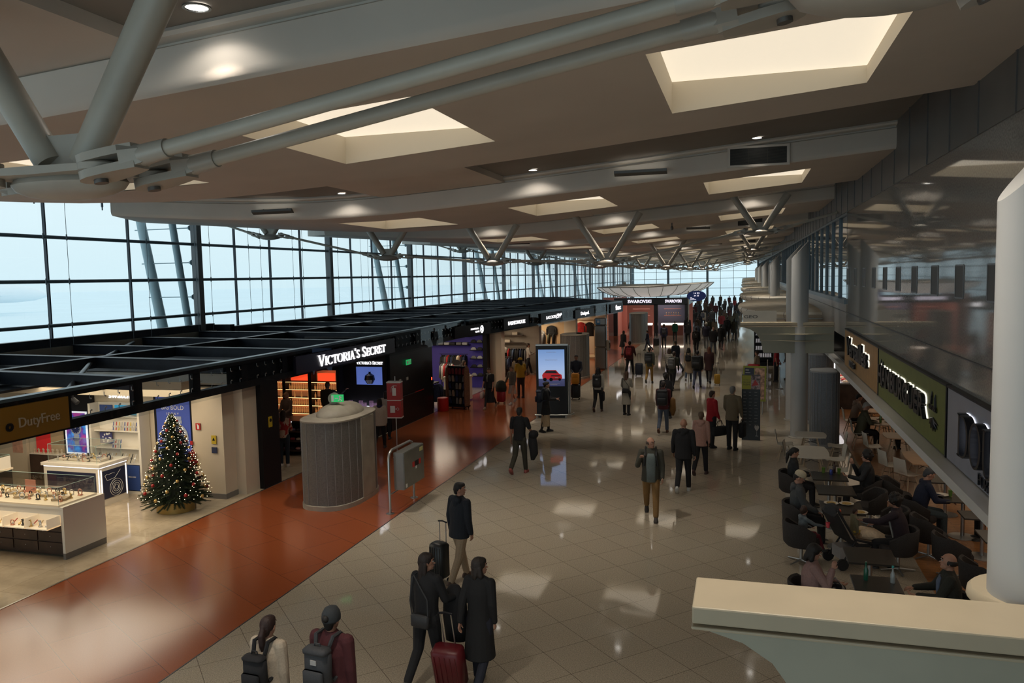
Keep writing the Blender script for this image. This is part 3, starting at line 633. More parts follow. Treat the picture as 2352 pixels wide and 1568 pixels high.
# ---- watch shop --------------------------------------------------
t = thing('shelf_wall', 'cream watch wall with sloped trays and blue cabinets below', 'display wall', (-14.8, 15.98, 0))
m = MB(); m.bx(-.72, .68, -.30, .05, .72, .76); m.bx(-.72, .68, -.22, .05, 1.08, 1.10); m.bx(-.72, .68, -.20, .05, 1.50, 1.53); m.bx(-.72, .68, -.16, .05, 1.86, 1.88); m.bx(-.78, -.72, -.3, .05, 0, 2.2); m.bx(.68, .74, -.3, .05, 0, 2.2); m.bx(-.72, .68, -.02, .05, .76, 2.2); m.bx(-.74, .7, -.34, .05, 0, .07)
m.build('shelf', whitel, t)
for i in range(3):
    x0 = -.70+i*.47; MB().bx(x0, x0+.43, -.32, 0, .09, .70).build('cabinet_door', blueb, t)
    if i < 2:
        m = MB()
        for q in range(3): m.add([(x0+.03+q*.12, -.325, .12), (x0+.09+q*.12, -.325, .12), (x0+.25+q*.09, -.325, .38), (x0+.18+q*.09, -.325, .38)], [(0, 1, 2, 3)])
        m.build('stripe', M('stripe_navy', (.02, .03, .07), .4), t)
wl = M('white_letter', (.75, .75, .75), .5)
text('SWISS', 'lettering', fr((-.46, -.325, .55), (1, 0, 0), (0, 0, 1)), .075, wl, t, .003); text('MADE', 'lettering', fr((0, -.325, .55), (1, 0, 0), (0, 0, 1)), .075, wl, t, .003); text('SINCE 1983', 'lettering', fr((.46, -.325, .42), (1, 0, 0), (0, 0, 1)), .032, wl, t, .003)
for (x, z0, z1, cc, nm) in [(-.46, 1.9, 2.14, (.05, .10, .42), 'blue'), (0, 1.9, 2.14, (.03, .32, .62), 'turquoise'), (.43, 1.9, 2.14, (.06, .18, .25), 'teal')]:
    MB().bx(x-.19, x+.19, -.06, -.04, z0, z1).build('poster', M('poster_'+nm, cc, .4, e=.35), t)
m = MB(); m.box((-.46, -.10, 1.32), (.36, .03, .28)); m.build('panel', M('navy_board', (.045, .05, .17), .5), t)
m = MB(); random.seed(3)
for i in range(16): m.lathe((-.46, -.118, 1.32), [(.001, 0)]) if False else m.ell((-.62+random.random()*.32, -.118, 1.22+random.random()*.22), (.012+random.random()*.018, .002, .012+random.random()*.018), 8, 4)
m.build('paper_dot', wl, t)
def watch_mesh(c1, c2, nm):
    m = MB(); m.cur = 0; m.lathe((0, 0, 0), [(.018, 0), (.02, .003), (.02, .008), (.016, .01)], 14); m.cur = 1
    m.box((0, .055, .002), (.018, .075, .004)); m.box((0, -.055, .002), (.018, .075, .004)); return m
WT = []
for nm, c1, c2 in [('silver', (.5, .5, .5), (.42, .42, .42)), ('black', (.05, .05, .05), (.02, .02, .02)), ('blue', (.5, .5, .55), (.05, .09, .3)), ('red', (.6, .6, .6), (.4, .03, .03)), ('gold', (.5, .35, .12), (.4, .27, .1)), ('yellow', (.6, .6, .5), (.55, .38, .03))]:
    o = watch_mesh(c1, c2, nm).build('wristwatch', [M('dial_'+nm, c1, .3, .6), M('strap_'+nm, c2, .5)]); WT.append((nm, o)); C.objects.unlink(o)
def put_watches(spots, where, grp, cols=None, tilt=0, fc=0):
    for i, (x, y, z) in enumerate(spots):
        nm, src = WT[(i*5+len(where)) % len(WT)] if cols is None else WT[cols[i % len(cols)]]
        o = src.copy(); o.location = (x, y, z); o.rotation_euler = (tilt, 0, fc+.15*sin(i*2.1)); o.scale = (1.35, 1.25, 1.35); C.objects.link(o)
        tag(o, f'{nm} wristwatch {where}', 'watch', grp)
put_watches([(-14.98+i*.075, 15.80, 1.19) for i in range(4)], 'standing on the upper tray of the cream watch wall', 'watches on the upper tray', [2, 3, 0], radians(78))
put_watches([(-14.98+i*.085+.9*0, 15.84, 1.62) for i in range(9)], 'on the row above the navy board', 'watches on the middle row', [2, 3, 5, 0], radians(80))
put_watches([(-15.4+i*.1, 15.74, .86) for i in range(6)]+[(-14.7+i*.1, 15.74, .86) for i in range(5)], 'on the lowest sloped tray of the cream watch wall', 'watches on the lowest tray', [1, 0, 4], radians(60))
# swatch sign
o = thing('shop_sign', 'white lit swatch letters on the wall behind the fascia', 'sign', (-14.85, 16.02, 2.36))
text('swatch', 'lettering', fr((-.06, 0, 0), (1, 0, 0), (0, 0, 1)), .14, lit, o, .01, sx=1.25)
m = MB(); m.box((.55, 0, .0), (.10, .02, .10)); m.build('red_square', red, o); MB().box((.55, -.012, 0), (.07, .01, .02)).box((.55, -.012, 0), (.02, .01, .07)).build('cross', lit, o)
def watch_poster(t, cx, cz, sc, back, y=-.03):
    m = MB(fr((cx, y, cz), (1, 0, 0), (0, 0, 1)))
    m.lathe((0, 0, 0), [(.30*sc, 0), (.30*sc, .012), (.25*sc, .016)], 28); m.build('watch_case_picture', M('picture_grey', (.30, .33, .40), .35, e=.15), t, True)
    m = MB(fr((cx, y-.02, cz), (1, 0, 0), (0, 0, 1))); m.lathe((0, 0, 0), [(.235*sc, 0), (.235*sc, .002)], 28); m.build('watch_dial_picture', back, t)
    m = MB(fr((cx, y-.025, cz), (1, 0, 0), (0, 0, 1)))
    for k in range(12): a = k*pi/6; m.box((.2*sc*cos(a), .2*sc*sin(a), 0), (.02*sc, .02*sc, .003))
    m.box((.05*sc, .05*sc, 0), (.16*sc, .014*sc, .003), radians(45)); m.box((-.05*sc, .03*sc, 0), (.12*sc, .014*sc, .003), radians(145)); m.build('watch_hand_picture', wl, t)
    m = MB(fr((cx, y, cz), (1, 0, 0), (0, 0, 1)))
    for k in range(6): m.box((0, -(.33+.08*k)*sc, 0), ((.30-.02*k)*sc, .07*sc, .012)); m.box((0, (.33+.08*k)*sc, 0), ((.30-.02*k)*sc, .07*sc, .012)) if k < 2 else None
    m.build('watch_strap_picture', M('picture_grey', (.3, .33, .4)), t)
bigb = M('lightbox_blue', (.04, .06, .20), .4, e=.28, ecol=(.06, .11, .50))
t = thing('poster_lightbox', 'tall blue BIG BOLD watch light box behind the Christmas tree', 'light box', (-13.26, 15.98, 0))
MB().bx(-.56, .56, -.06, .05, .05, 2.6).build('frame', signk, t); MB().bx(-.48, .48, -.075, -.06, .75, 2.55).build('lit_panel', bigb, t)
text('BIG BOLD', 'lettering', fr((0, -.08, 2.12), (1, 0, 0), (0, 0, 1)), .11, wl, t, .003, sx=.95); text('I R O N Y', 'lettering', fr((0, -.08, 1.97), (1, 0, 0), (0, 0, 1)), .06, wl, t, .003)
watch_poster(t, .08, 1.40, 1.15, M('dial_navy', (.02, .03, .12), .3), -.085)
t = thing('poster_lightbox', 'blue and magenta wristwatch poster in a black panel left of the watch wall', 'light box', (-16.2, 15.98, 0))
MB().bx(-.44, .5, -.05, .05, 0, 2.6).build('panel', signk, t); MB().bx(-.36, .34, -.07, -.05, .86, 1.95).build('white_border', M('lit_border', (.8, .85, .95), .5, e=.6), t)
mt = M('swirl_poster', (.1, .15, .6), .4); nn = mt.node_tree; tx = nn.nodes.new('ShaderNodeTexNoise'); tx.inputs['Scale'].default_value = 3.5; tcn = nn.nodes.new('ShaderNodeTexCoord'); cr = nn.nodes.new('ShaderNodeValToRGB')
nn.links.new(tcn.outputs['Object'], tx.inputs['Vector']); nn.links.new(tx.outputs[0], cr.inputs[0]); b_ = nn.nodes['Principled BSDF']; cr.color_ramp.elements[0].position = .38; cr.color_ramp.elements[1].position = .64
cr.color_ramp.elements[0].color = (.35, .05, .28, 1); cr.color_ramp.elements[1].color = (.06, .32, .85, 1); q_ = cr.color_ramp.elements.new(.5); q_.color = (.05, .06, .38, 1)
nn.links.new(cr.outputs[0], b_.inputs['Base Color']); nn.links.new(cr.outputs[0], b_.inputs['Emission Color']); b_.inputs['Emission Strength'].default_value = .4
MB().bx(-.31, .29, -.075, -.07, .90, 1.91).build('poster', mt, t); watch_poster(t, 0, 1.52, .55, M('dial_navy', (.02, .03, .12)), -.08)
t = thing('display_cabinet', 'dark wall cabinet with a red backed jewellery niche', 'cabinet', (-17.1, 15.9, 0))
MB().bx(-.55, .5, -.1, .14, 0, .82).bx(-.55, .5, -.1, .14, 1.62, 2.6).build('body', brown, t); MB().bx(-.52, -.05, .10, .12, .84, 1.6).build('back_panel', M('red_lit', (.5, .02, .02), .5, e=.25), t)
MB().bx(-.04, .48, .10, .12, .84, 1.6).build('back_panel', tan, t); MB().bx(-.55, .5, -.1, .12, .82, .84).build('shelf', whitel, t)
random.seed(5)
for i in range(12):
    o = MB().lathe((0, 0, 0), [(.03, 0), (.012, .05), (.03, .09), (.004, .12)], 8).build('jewel_stand', M('gilt_white', (.6, .5, .38), .3, .3), smooth=True, loc=(-17.55+.075*i, 15.87+.05*(i % 2), .84)); tag(o, 'small gilt jewel stand on the lit shelf of the dark wall cabinet', 'jewellery stand', 'jewel stands in the dark cabinet')
t = thing('poster', 'close-up face poster on the cream wall at the left edge', 'poster', (-18.3, 16.0, 1.1))
MB().bx(-.5, .4, -.05, .03, -1.1, .9).build('panel', creamw, t); MB().bx(-.05, .28, -.06, -.05, -.3, .55).build('picture', M('skin_picture', (.42, .22, .14), .5, noise=(5, .3), e=.1), t)
def flatcase(t, x0, x1, y0, y1, z0, z1):
    m = MB(); m.quad((x0, y0, z1), (x1, y0, z1), (x1, y1, z1), (x0, y1, z1))
    for a, b in (((x0, y0), (x1, y0)), ((x1, y0), (x1, y1)), ((x1, y1), (x0, y1)), ((x0, y1), (x0, y0))): m.quad((*a, z0), (*b, z0), (*b, z1), (*a, z1))
    m.build('glass_cover', caseg, t)
    m = MB()
    for a, b in (((x0, y0), (x1, y0)), ((x1, y0), (x1, y1)), ((x1, y1), (x0, y1)), ((x0, y1), (x0, y0))): m.tube((*a, z1), (*b, z1), .004, n=5); m.tube((*a, z0), (*a, z1), .004, n=5)
    m.build('glass_edge', M('edge_green', (.25, .4, .36), .2), t)
# front counter
t = thing('display_counter', 'cream counter with brown drawers and glass watch case, nearest in the shop', 'counter', (-12.15, 11.5, 0))
MB().bx(-.06, 0, 0, 1.0, .12, .958).bx(-3.0, 0, 0, 1.0, .96, 1.0).bx(-3.0, -.06, .03, .07, .70, .96).build('body', whitel, t)
MB().bx(-.065, -.005, .005, .995, 0, .12).build('kick_plate', M('grey_skirting', (.16, .15, .14)), t)
MB().bx(-3.0, -.09, .10, .98, .05, .70).build('carcass', brown, t)
for r in range(3):
    for c_ in range(4):
        x1 = -.14-c_*.60; z1 = .68-r*.2
        d_ = MB().bx(x1-.57, x1, .078, .10, z1-.175, z1).build('drawer', brown, t); MB().ell((x1-.28, .07, z1-.08), .01, 8, 5).build('knob', silver, d_)
for i in range(4):
    x1 = -.10-i*.52; MB().bx(x1-.5, x1, -.28, .03, .64, .66).bx(x1-.01, x1, -.28, .03, .64, .84).bx(x1-.5, x1-.49, -.28, .03, .64, .84).bx(x1-.5, x1, .02, .03, .64, .84).build('display_box', M('lit_box', (.80, .70, .55), .5, e=.22, ecol=(1, .78, .5)), t)
flatcase(t, -2.9, -.12, .03, .9, 1.0, 1.36)
MB().bx(-2.9, -.1, .0, .92, 1.0, 1.03).build('case_floor', M('lit_cream', (.62, .52, .38), .5, e=.08, ecol=(1, .78, .5)), t)
text('POPSOLA', 'lettering', fr((-1.9, .018, .83), (1, 0, 0), (0, 0, 1)), .05, signk, t, .003)
for i in range(6):
    MB().rbox((-.4-i*.45, .35+.2*(i % 2), 1.055), (.28, .2, .05), .008, .3).build('tray', tan, t)
put_watches([(-12.5-.2*i, 11.85+.17*(i % 3), 1.11) for i in range(13)], 'lying under glass on the nearest counter', 'watches under the front glass', [0, 4, 1])
put_watches([(-12.4-.16*i, 11.36, .68) for i in range(12)], 'in the lit boxes above the brown drawers', 'watches in the lit boxes', [0, 4, 3], radians(35))
o = thing('sign_card', 'pink portrait card standing in the nearest glass case', 'card', (-13.6, 12.15, 1.03)); MB().box((0, 0, .13), (.26, .01, .26)).build('card', M('pink_card', (.62, .25, .18), .5), o)
# counter two
t = thing('display_counter', 'white counter with a navy doodle side panel beside the tree', 'counter', (-14.2, 14.5, 0))
MB().bx(-1.6, 0, 0, .85, 0, .9).bx(-1.64, .04, -.04, .89, .93, 1.0).build('body', whitel, t); MB().bx(-1.6, 0, -.0, .85, .90, .93).bx(0, .012, .04, .06, .12, .86).bx(0, .012, .8, .82, .12, .86).bx(-.02, 0, -.012, 0, .15, .88).build('light_strip', M('cool_lit', (1, 1, 1), .5, e=1.3, ecol=(.9, .92, 1)), t)
nav = M('doodle_navy', (.015, .02, .055), .4); MB().bx(0, .01, .09, .78, .16, .82).build('side_panel', nav, t); MB().bx(-1.5, -.1, -.01, 0, .16, .8).build('front_panel', nav, t)
m = MB(fr((.012, .43, .42), (0, 1, 0), (0, 0, 1)))
for r_ in (.06, .10, .15, .20): m.sweep([(r_*cos(a*pi/10)+.05, r_*sin(a*pi/10)-.05, 0) for a in range(21)], .006, 4)
m.sweep([(-.28+.06*i, .28+.03*abs(sin(i*1.3)), 0) for i in range(6)], .005, 4); m.sweep([(-.28, .28, 0), (-.22, .16, 0), (.02, .18, 0), (.2, .34, 0)], .005, 4); m.build('doodle', wl, t)
flatcase(t, -1.5, -.1, .05, .8, 1.0, 1.42)
for i in range(4): MB().rbox((-.3-i*.33, .42, 1.03), (.28, .4, .05), .008).build('tray', M('pale_tray', (.6, .52, .42), .5), t)
put_watches([(-14.5-.12*i, 14.85+.12*(i % 2), 1.065) for i in range(9)], 'on pale trays in the glass case over the navy panel', 'watches in the second case', [0, 2, 1])
t = thing('display_counter', 'long black jewellery counter with glass top at the left edge, farther back', 'counter', (-16.3, 13.2, 0))
MB().bx(-2.5, 0, 0, .9, 0, .9).build('body', black, t); MB().bx(-2.5, .02, -.02, .92, .9, .94).build('top', M('lit_cream', (.8, .7, .55)), t); flatcase(t, -2.5, -.02, .02, .88, .94, 1.25)
MB().bx(-.03, 0, .02, .88, .94, 1.22).build('end_panel', whitel, t)
put_watches([(-16.6-.13*i, 13.45+.14*(i % 3), .95) for i in range(12)], 'on the black counter at the left edge', 'watches on the black counter', [0, 4, 0])
bsrc = []
for nm, cc in (('silver', (.55, .55, .55)), ('gold', (.6, .42, .16)), ('black', (.03, .03, .03)), ('rose', (.6, .3, .22))):
    m = MB(); m.sweep([(.036*cos(a*pi/8), 0, .05+.045*sin(a*pi/8)) for a in range(17)], .009, 6); m.lathe((0, -.012, .094), [(.018, -.004), (.018, .006)], 10); m.bx(-.03, .03, -.025, .025, 0, .012)
    o = m.build('bracelet', M('bracelet_'+nm, cc, .25, .7), smooth=True); C.objects.unlink(o); bsrc.append((nm, o))
random.seed(31)
for (x0, y0, nx, ny, dx, dy, z, wh) in [(-14.9, 11.75, 14, 3, .19, .22, 1.031, 'under glass on the nearest counter'), (-15.6, 14.75, 9, 2, .15, .28, 1.001, 'in the glass case above the navy panel'), (-18.5, 13.4, 13, 3, .16, .18, .941, 'on the black counter at the left edge'), (-15.05, 11.33, 13, 1, .21, .1, .661, 'in the lit boxes above the brown drawers')]:
    for i in range(nx):
        for j in range(ny):
            nm, src = bsrc[(i*3+j*2) % 4]; o = src.copy(); C.objects.link(o); o.location = (x0+dx*i+random.uniform(-.02, .02), y0+dy*j+random.uniform(-.02, .02), z); o.rotation_euler = (0, 0, random.uniform(-.6, .6)); s_ = random.uniform(.9, 1.3); o.scale = (s_, s_, s_)
            tag(o, f'{nm} bracelet watch standing {wh}', 'watch', 'bracelet watches '+wh)
# wall bits on the pillar
def plate(name, lbl, cat, x, y, z, w_, h_, mat, side='S', txt=None, th=.03, tm=None, d=.02):
    t = thing(name, lbl, cat, (x, y, z)); f = wallfr((0, 0, 0), side); m = MB(f); m.box((0, 0, 0), (w_, h_, d)); m.build('plate', mat, t)
    if txt: text(txt, 'lettering', f @ Matrix.Translation((0, 0, d/2)), th, tm or wl, t, .002)
    return t, f
t, f = plate('fire_sign', 'small red extinguisher sign on the cream pillar', 'sign', -12.42, 15.73, 1.72, .13, .16, red); m = MB(f); m.box((.01, -.01, .012), (.05, .09, .004)); m.box((-.01, .045, .012), (.03, .02, .004)); m.build('pictogram', wl, t)
plate('fire_sign', 'tiny red alarm sign under the extinguisher sign', 'sign', -12.62, 15.72, 1.32, .07, .09, red)
t = thing('alarm_box', 'red wall-mounted alarm box on the cream pillar behind the tree', 'alarm box', (-12.62, 15.70, .95)); MB().rbox((0, 0, 0), (.15, .1, .32), .015).build('housing', red, t); MB().box((0, -.052, .04), (.08, .005, .08)).build('label_plate', M('dark_red', (.15, .01, .01), .4), t)
t, f = plate('notice', 'yellow warning notice above a navy one on the pillar', 'notice', -12.0, 15.73, 1.42, .13, .2, M('notice_yellow', (.5, .36, .02), .5)); MB(f).prism([(-.04, -.02), (.04, -.02), (0, .05)], .01, .014).build('warning_triangle', signk, t)
MB().box((0, 0, -.25), (.14, .02, .14)).build('navy_plate', M('notice_navy', (.02, .03, .08), .5), t)
t, f = plate('notice', 'yellow no-smoking style notice on the black pillar left of the lingerie shop', 'notice', -11.36, 17.1, 1.62, .14, .26, M('notice_yellow', (.5, .36, .02)), 'E'); MB(f).lathe((0, .04, .01), [(.045, 0), (.045, .004)], 16).build('ring', signk, t)
# ---- lingerie and perfume shop -------------------------------------
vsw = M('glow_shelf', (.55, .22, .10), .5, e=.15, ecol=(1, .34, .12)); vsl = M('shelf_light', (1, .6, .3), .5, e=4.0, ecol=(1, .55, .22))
t = thing('shelf_wall', 'black shelf wall glowing orange with rows of perfume bottles', 'shelves', (-14.6, 24.12, 0))
m = MB()
for x in (-1.65, -.55, .45, 1.52): m.bx(x-.06, x+.06, -.42, 0, 0, 2.6)
m.bx(-1.7, 1.56, -.4, 0, 2.1, 2.6)
for z in (.60, .88, 1.14, 1.42, 1.68): m.bx(-1.65, 1.5, -.40, -.02, z-.02, z)
m.build('shelf', signk, t); MB().bx(-1.65, 1.5, -.03, 0, .1, 2.1).build('back_panel', vsw, t)
m = MB()
for z in (.60, .88, 1.14, 1.42, 1.68): m.bx(-1.6, 1.46, -.06, -.03, z-.06, z-.03); m.bx(-1.6, 1.46, -.405, -.40, z-.012, z-.002)
m.build('shelf_lamp', vsl, t)
for i, x in enumerate((-1.1, -.02, 1.02)):
    o_ = MB().bx(x-.32, x+.32, -.3, -.26, 1.72, 1.98).build('lit_banner', M('orange_red_lit', (.7, .06, .02), .4, e=1.1, ecol=(1, .07, .02)), t)
bot = []
for nm, cc in (('amber', (.75, .28, .05)), ('pink', (.72, .25, .18)), ('honey', (.8, .45, .12))):
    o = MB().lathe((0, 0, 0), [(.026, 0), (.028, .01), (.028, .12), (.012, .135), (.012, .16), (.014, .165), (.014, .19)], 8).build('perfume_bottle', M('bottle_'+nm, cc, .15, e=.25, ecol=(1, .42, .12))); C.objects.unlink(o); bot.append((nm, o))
SH = {.88: 'lowest', 1.14: 'second', 1.42: 'third'}
for z, fc in ((.62, 0), (.89, 0), (1.43, 1), (1.15, 2)):
    for x in range(34):
        if fc == 2 and x % 3: continue
        xx = -1.55+x*.089
        if min(abs(xx-q) for q in (-1.65, -.55, .45, 1.52)) < .085: continue
        nm, src = bot[0 if x < 22 and fc != 1 else (1 if x > 22 else 2)]
        o = src.copy(); o.location = (-14.6+xx, 24.12-.3, z-.009); C.objects.link(o); o.scale = (1, 1, .95)
        tag(o, f'{nm} perfume bottle in the row on the { {.62: "lowest", .89: "second lowest", 1.15: "middle", 1.43: "highest"}[z]} glowing orange shelf', 'bottle', 'perfume bottles on the glowing shelves')
t = thing('screen_wall', "black wall with a lit screen under small VICTORIA'S SECRET letters", 'screen', (-12.0, 24.1, 0))
MB().bx(-1.1, .55, -.1, .03, 0, 2.62).build('panel', black, t)
scr = M('screen_blue', (.1, .15, .5), .3, e=.7, ecol=(.10, .16, .48)); mt = scr; MB().bx(-.52, .42, -.13, -.1, 1.60, 2.20).build('screen', scr, t)
m = MB(fr((-.02, -.14, 1.9), (1, 0, 0), (0, 0, 1))); m.sweep([(0, .14, 0), (0, .1, 0), (0, .02, 0), (0, -.12, 0), (0, -.26, 0)], [.05, .03, .16, .19, .10], 12); m.build('bottle_picture', M('picture_black', (.008, .008, .02), .2), t, True)
serif(MB(fr((-.02, -.13, 2.34), (1, 0, 0), (0, 0, 1))), "VICTORIA'S SECRET", .105, 1.0, .01, .8).build('lettering', lit, t)
t = thing('display_counter', 'black counter with a white lit top holding small perfume cards', 'counter', (-12.0, 23.4, 0))
MB().bx(-1.0, .55, -.55, .55, 0, .86).build('body', black, t); MB().bx(-1.0, .55, -.3, .55, .86, .885).build('lit_top', M('cool_top', (1, 1, 1), .5, e=1.2, ecol=(.85, .85, 1)), t)
for i in range(7):
    o = MB().box((0, 0, .09), (.13, .05, .18+.05*(i % 2))).build('perfume_box', M('mauve_box', (.28, .16, .26), .4, noise=(9, .4)), loc=(-12.8+i*.19, 23.55+.12*(i % 2), .885+.02*(i % 2)+.001)); tag(o, 'small mauve perfume box on the white lit counter under the screen', 'box', 'perfume boxes under the screen')
t = thing('display_table', "black store table with lit VICTORIA'S SECRET letters and stacked underwear drawers", 'table', (-13.6, 20.6, 0))
MB().bx(-1.2, 1.25, -.3, .5, .95, 1.02).bx(-1.2, -1.1, -.3, .5, 0, .95).bx(1.15, 1.25, -.3, .5, 0, .95).bx(-1.2, 1.25, .4, .5, 0, .95).build('frame', signk, t)
for i in range(3): MB().bx(-1.1, 1.15, -.35-.05*i, .4, .14+.27*(2-i), .17+.27*(2-i)).build('shelf', brown, t)
MB().bx(-1.1, .2, -.31, -.3, 1.03, 1.045).build('light_strip', M('cool_top', (1, 1, 1)), t)
serif(MB(fr((.55, -.31, .985), (1, 0, 0), (0, 0, 1))), "VICTORIA'S SECRET", .05, 1.2, .006, .85).build('lettering', lit, t)
random.seed(11); UW = [('pink', (.6, .28, .25)), ('cream', (.65, .52, .4)), ('black', (.03, .02, .03)), ('rose', (.5, .08, .12)), ('lilac', (.35, .25, .42))]
for r in range(3):
    for i in range(11):
        nm, cc = UW[(i*3+r) % 5]
        o = MB().ell((0, 0, .03), (.085, .07, .045), 9, 5).build('folded_garment', M('cloth_'+nm, cc, .8), smooth=True, loc=(-14.6+i*.2, 20.42-.05*(2-r), .17+.27*r)); tag(o, f'folded {nm} garment on the { ["lowest", "middle", "upper"][r]} shelf of the black store table', 'clothing', 'folded garments on the store table')
for i, (x, h_) in enumerate([(-14.55, .32), (-14.25, .22), (-13.55, .18), (-13.3, .18)]):
    o = MB().box((0, 0, h_/2), (.22, .03, h_)).build('picture_card', M('grey_card', (.22, .19, .2), .5, noise=(6, .5)), loc=(x, 20.55, 1.02)); tag(o, f'{["tall", "short", "pale boxed", "violet boxed"][i]} photo card on the black store table', 'card')
# ---- generic hanging clothes -----------------------------------------
def garment(w_=.44, L=.70, d=.10, sl=.5, flare=1.0):
    m = MB()
    R = lambda hw, hd, z: [(hw*cos(a*pi/6), hd*sin(a*pi/6), z) for a in range(12)]
    m.loft([R(w_*.5*flare, d*.5, -L), R(w_*.48*flare, d*.52, -L*.7), R(w_*.46, d*.5, -L*.35), R(w_*.5, d*.45, -.1), R(w_*.34, d*.4, -.03), R(.05, .05, 0)])
    if sl:
        for s in (-1, 1): m.sweep([(s*w_*.42, 0, -.08), (s*w_*.56, 0, -.25), (s*w_*.58, .02, -.25-sl*.7)], [.06, .055, .045], 8)
    return m
GCOL = [('black', (.012, .012, .014)), ('navy', (.02, .03, .07)), ('grey', (.10, .10, .105)), ('red', (.35, .02, .02)), ('burgundy', (.10, .015, .02)), ('olive', (.08, .08, .045)), ('white', (.45, .43, .4)), ('denim', (.06, .09, .15))]
gsrc = {}
for nm, cc in GCOL:
    o = garment().build('jacket', M('fabric_'+nm, cc, .85, noise=(12, .2)), smooth='all'); C.objects.unlink(o); gsrc[nm] = o
def rail(x, y, z, n, d, cols, where, grp, rz=0):
    t = thing('clothes_rail', f'clothes rail {where}', 'rail', (x, y, 0), rz)
    MB().tube((-.1, 0, z+.06), (n*d+.1, 0, z+.06), .015).tube((0, 0, 0), (0, 0, z+.06), .015).tube((n*d, 0, 0), (n*d, 0, z+.06), .015).tube((0, -.25, .01), (0, .25, .01), .012).tube((n*d, -.25, .01), (n*d, .25, .01), .012).build('rail_frame', signk, t, True)
    for i in range(n):
        nm = cols[i % len(cols)]; o = gsrc[nm].copy(); C.objects.link(o)
        o.location = (x+(i+.5)*d*cos(rz), y+(i+.5)*d*sin(rz), z+.02); o.rotation_euler = (0, 0, rz+radians(90)+.06*sin(i*3)); o.scale = (1, 1, 1+.12*sin(i*1.7))
        tag(o, f'{nm} jacket hanging {where}', 'jacket', grp)
# football gate
purp = M('purple_panel', (.055, .04, .22), .6, e=.03, ecol=(.2, .13, .9))
mb = MB(); mb.bx(-19, -10.9, 34.85, 35.2, 0, 2.7); struct('wall_back', mb, creamw)
t = thing('shelf_wall', 'purple wall with dark shelves of shoes and caps in the football shop', 'shelves', (-13.4, 34.8, 0))
MB().bx(-2.4, 1.9, -.04, .04, 0, 2.6).build('back_panel', purp, t)
for z in (.55, .95, 1.35, 1.75, 2.1): MB().bx(1.25, 1.85, -.38, -.03, z, z+.03).build('shelf', signk, t)
MB().bx(1.9, 2.1, -.4, .04, 0, 2.65).build('post', signk, t); MB().bx(-1.0, 1.2, -.35, -.03, 1.98, 2.01).build('shelf', signk, t)
random.seed(2)
for r, z in enumerate((.58, .98, 1.38, 1.78, 2.13)):
    for i in range(2):
        k = MB(); cc = [('white', (.5, .5, .5)), ('black', (.02, .02, .025)), ('grey', (.2, .2, .2))][(i+r) % 3]
        k.loft([[(x*q, yy_*q, zz) for x, yy_ in ((-.13, -.05), (.13, -.045), (.15, 0), (.13, .045), (-.13, .05))] for zz, q in ((0, 1), (.04, 1), (.09, .7), (.12, .45))])
        o = k.build('cap', M('cap_'+cc[0], cc[1], .7), smooth=True, loc=(-12.0+i*.3, 34.58, z)); tag(o, f'{cc[0]} cap or shoe on the {ORD[r]} shelf from the floor, purple wall', 'cap', 'caps and shoes on the purple wall')
for i in range(7):
    nm, cc = [('white', (.5, .5, .5)), ('black', (.02, .02, .025)), ('grey', (.2, .2, .2))][i % 3]
    o = MB().rbox((0, 0, .06), (.26, .3, .12), .02).build('shoe_box', M('cap_'+nm, cc, .7), loc=(-14.2+i*.3, 34.6, 2.01)); tag(o, f'{nm} box on the high shelf over the jackets, {ORD[i]} from left', 'box', 'boxes on the high shelf')
rail(-13.45, 34.2, 1.55, 12, .10, ['black', 'black', 'grey', 'red', 'black', 'navy'], 'along the purple wall', 'jackets by the purple wall')
rail(-12.95, 32.8, 1.30, 9, .10, ['grey', 'white', 'red', 'grey'], 'in the middle of the football shop', 'jackets in the football shop')
t = thing('sales_counter', 'white sales counter with a dark glass side in the football shop', 'counter', (-10.95, 30.9, 0)); MB().bx(-1.0, 0, -.35, .35, .05, 1.0).bx(-1.03, .03, -.38, .38, 1.0, 1.03).build('body', whitel, t); MB().bx(-1.01, 0, -.36, -.35, .1, .5).bx(-.9, -.5, -.37, -.35, .45, .95).build('dark_panel', signk, t)
for i, (x, y, cc, nm) in enumerate([(-11.2, 31.0, (.5, .28, .12), 'tan'), (-11.6, 31.05, (.45, .03, .02), 'red'), (-11.8, 30.8, (.05, .08, .25), 'blue')]):
    o = MB().rbox((0, 0, .1), (.22, .16, .2), .02).build('gift_box', M('giftbox_'+nm, cc, .5), loc=(x, y, 1.03)); tag(o, f'{nm} box on the white sales counter', 'box')
t = thing('bust_mannequin', 'headless-torso style mannequin with an egg head in a grey top', 'mannequin', (-11.9, 32.2, 0))
MB().tube((0, 0, 0), (0, 0, .95), .02).lathe((0, 0, 0), [(.18, 0), (.18, .015), (.02, .03)], 18).build('stand', silver, t, True); MB().ell((0, 0, 1.62), (.085, .10, .13), 14, 10).tube((0, 0, 1.4), (0, 0, 1.55), .05).build('head', M('mannequin_cream', (.62, .50, .34), .4), t, True)
MB().loft([[(a_*cos(q*pi/8), b_2*sin(q*pi/8), z) for q in range(16)] for a_, b_2, z in ((.17, .12, .9), (.16, .11, 1.05), (.2, .13, 1.3), (.17, .11, 1.4), (.07, .07, 1.45))]).build('torso', M('fabric_grey', (.1, .1, .1)), t, True)
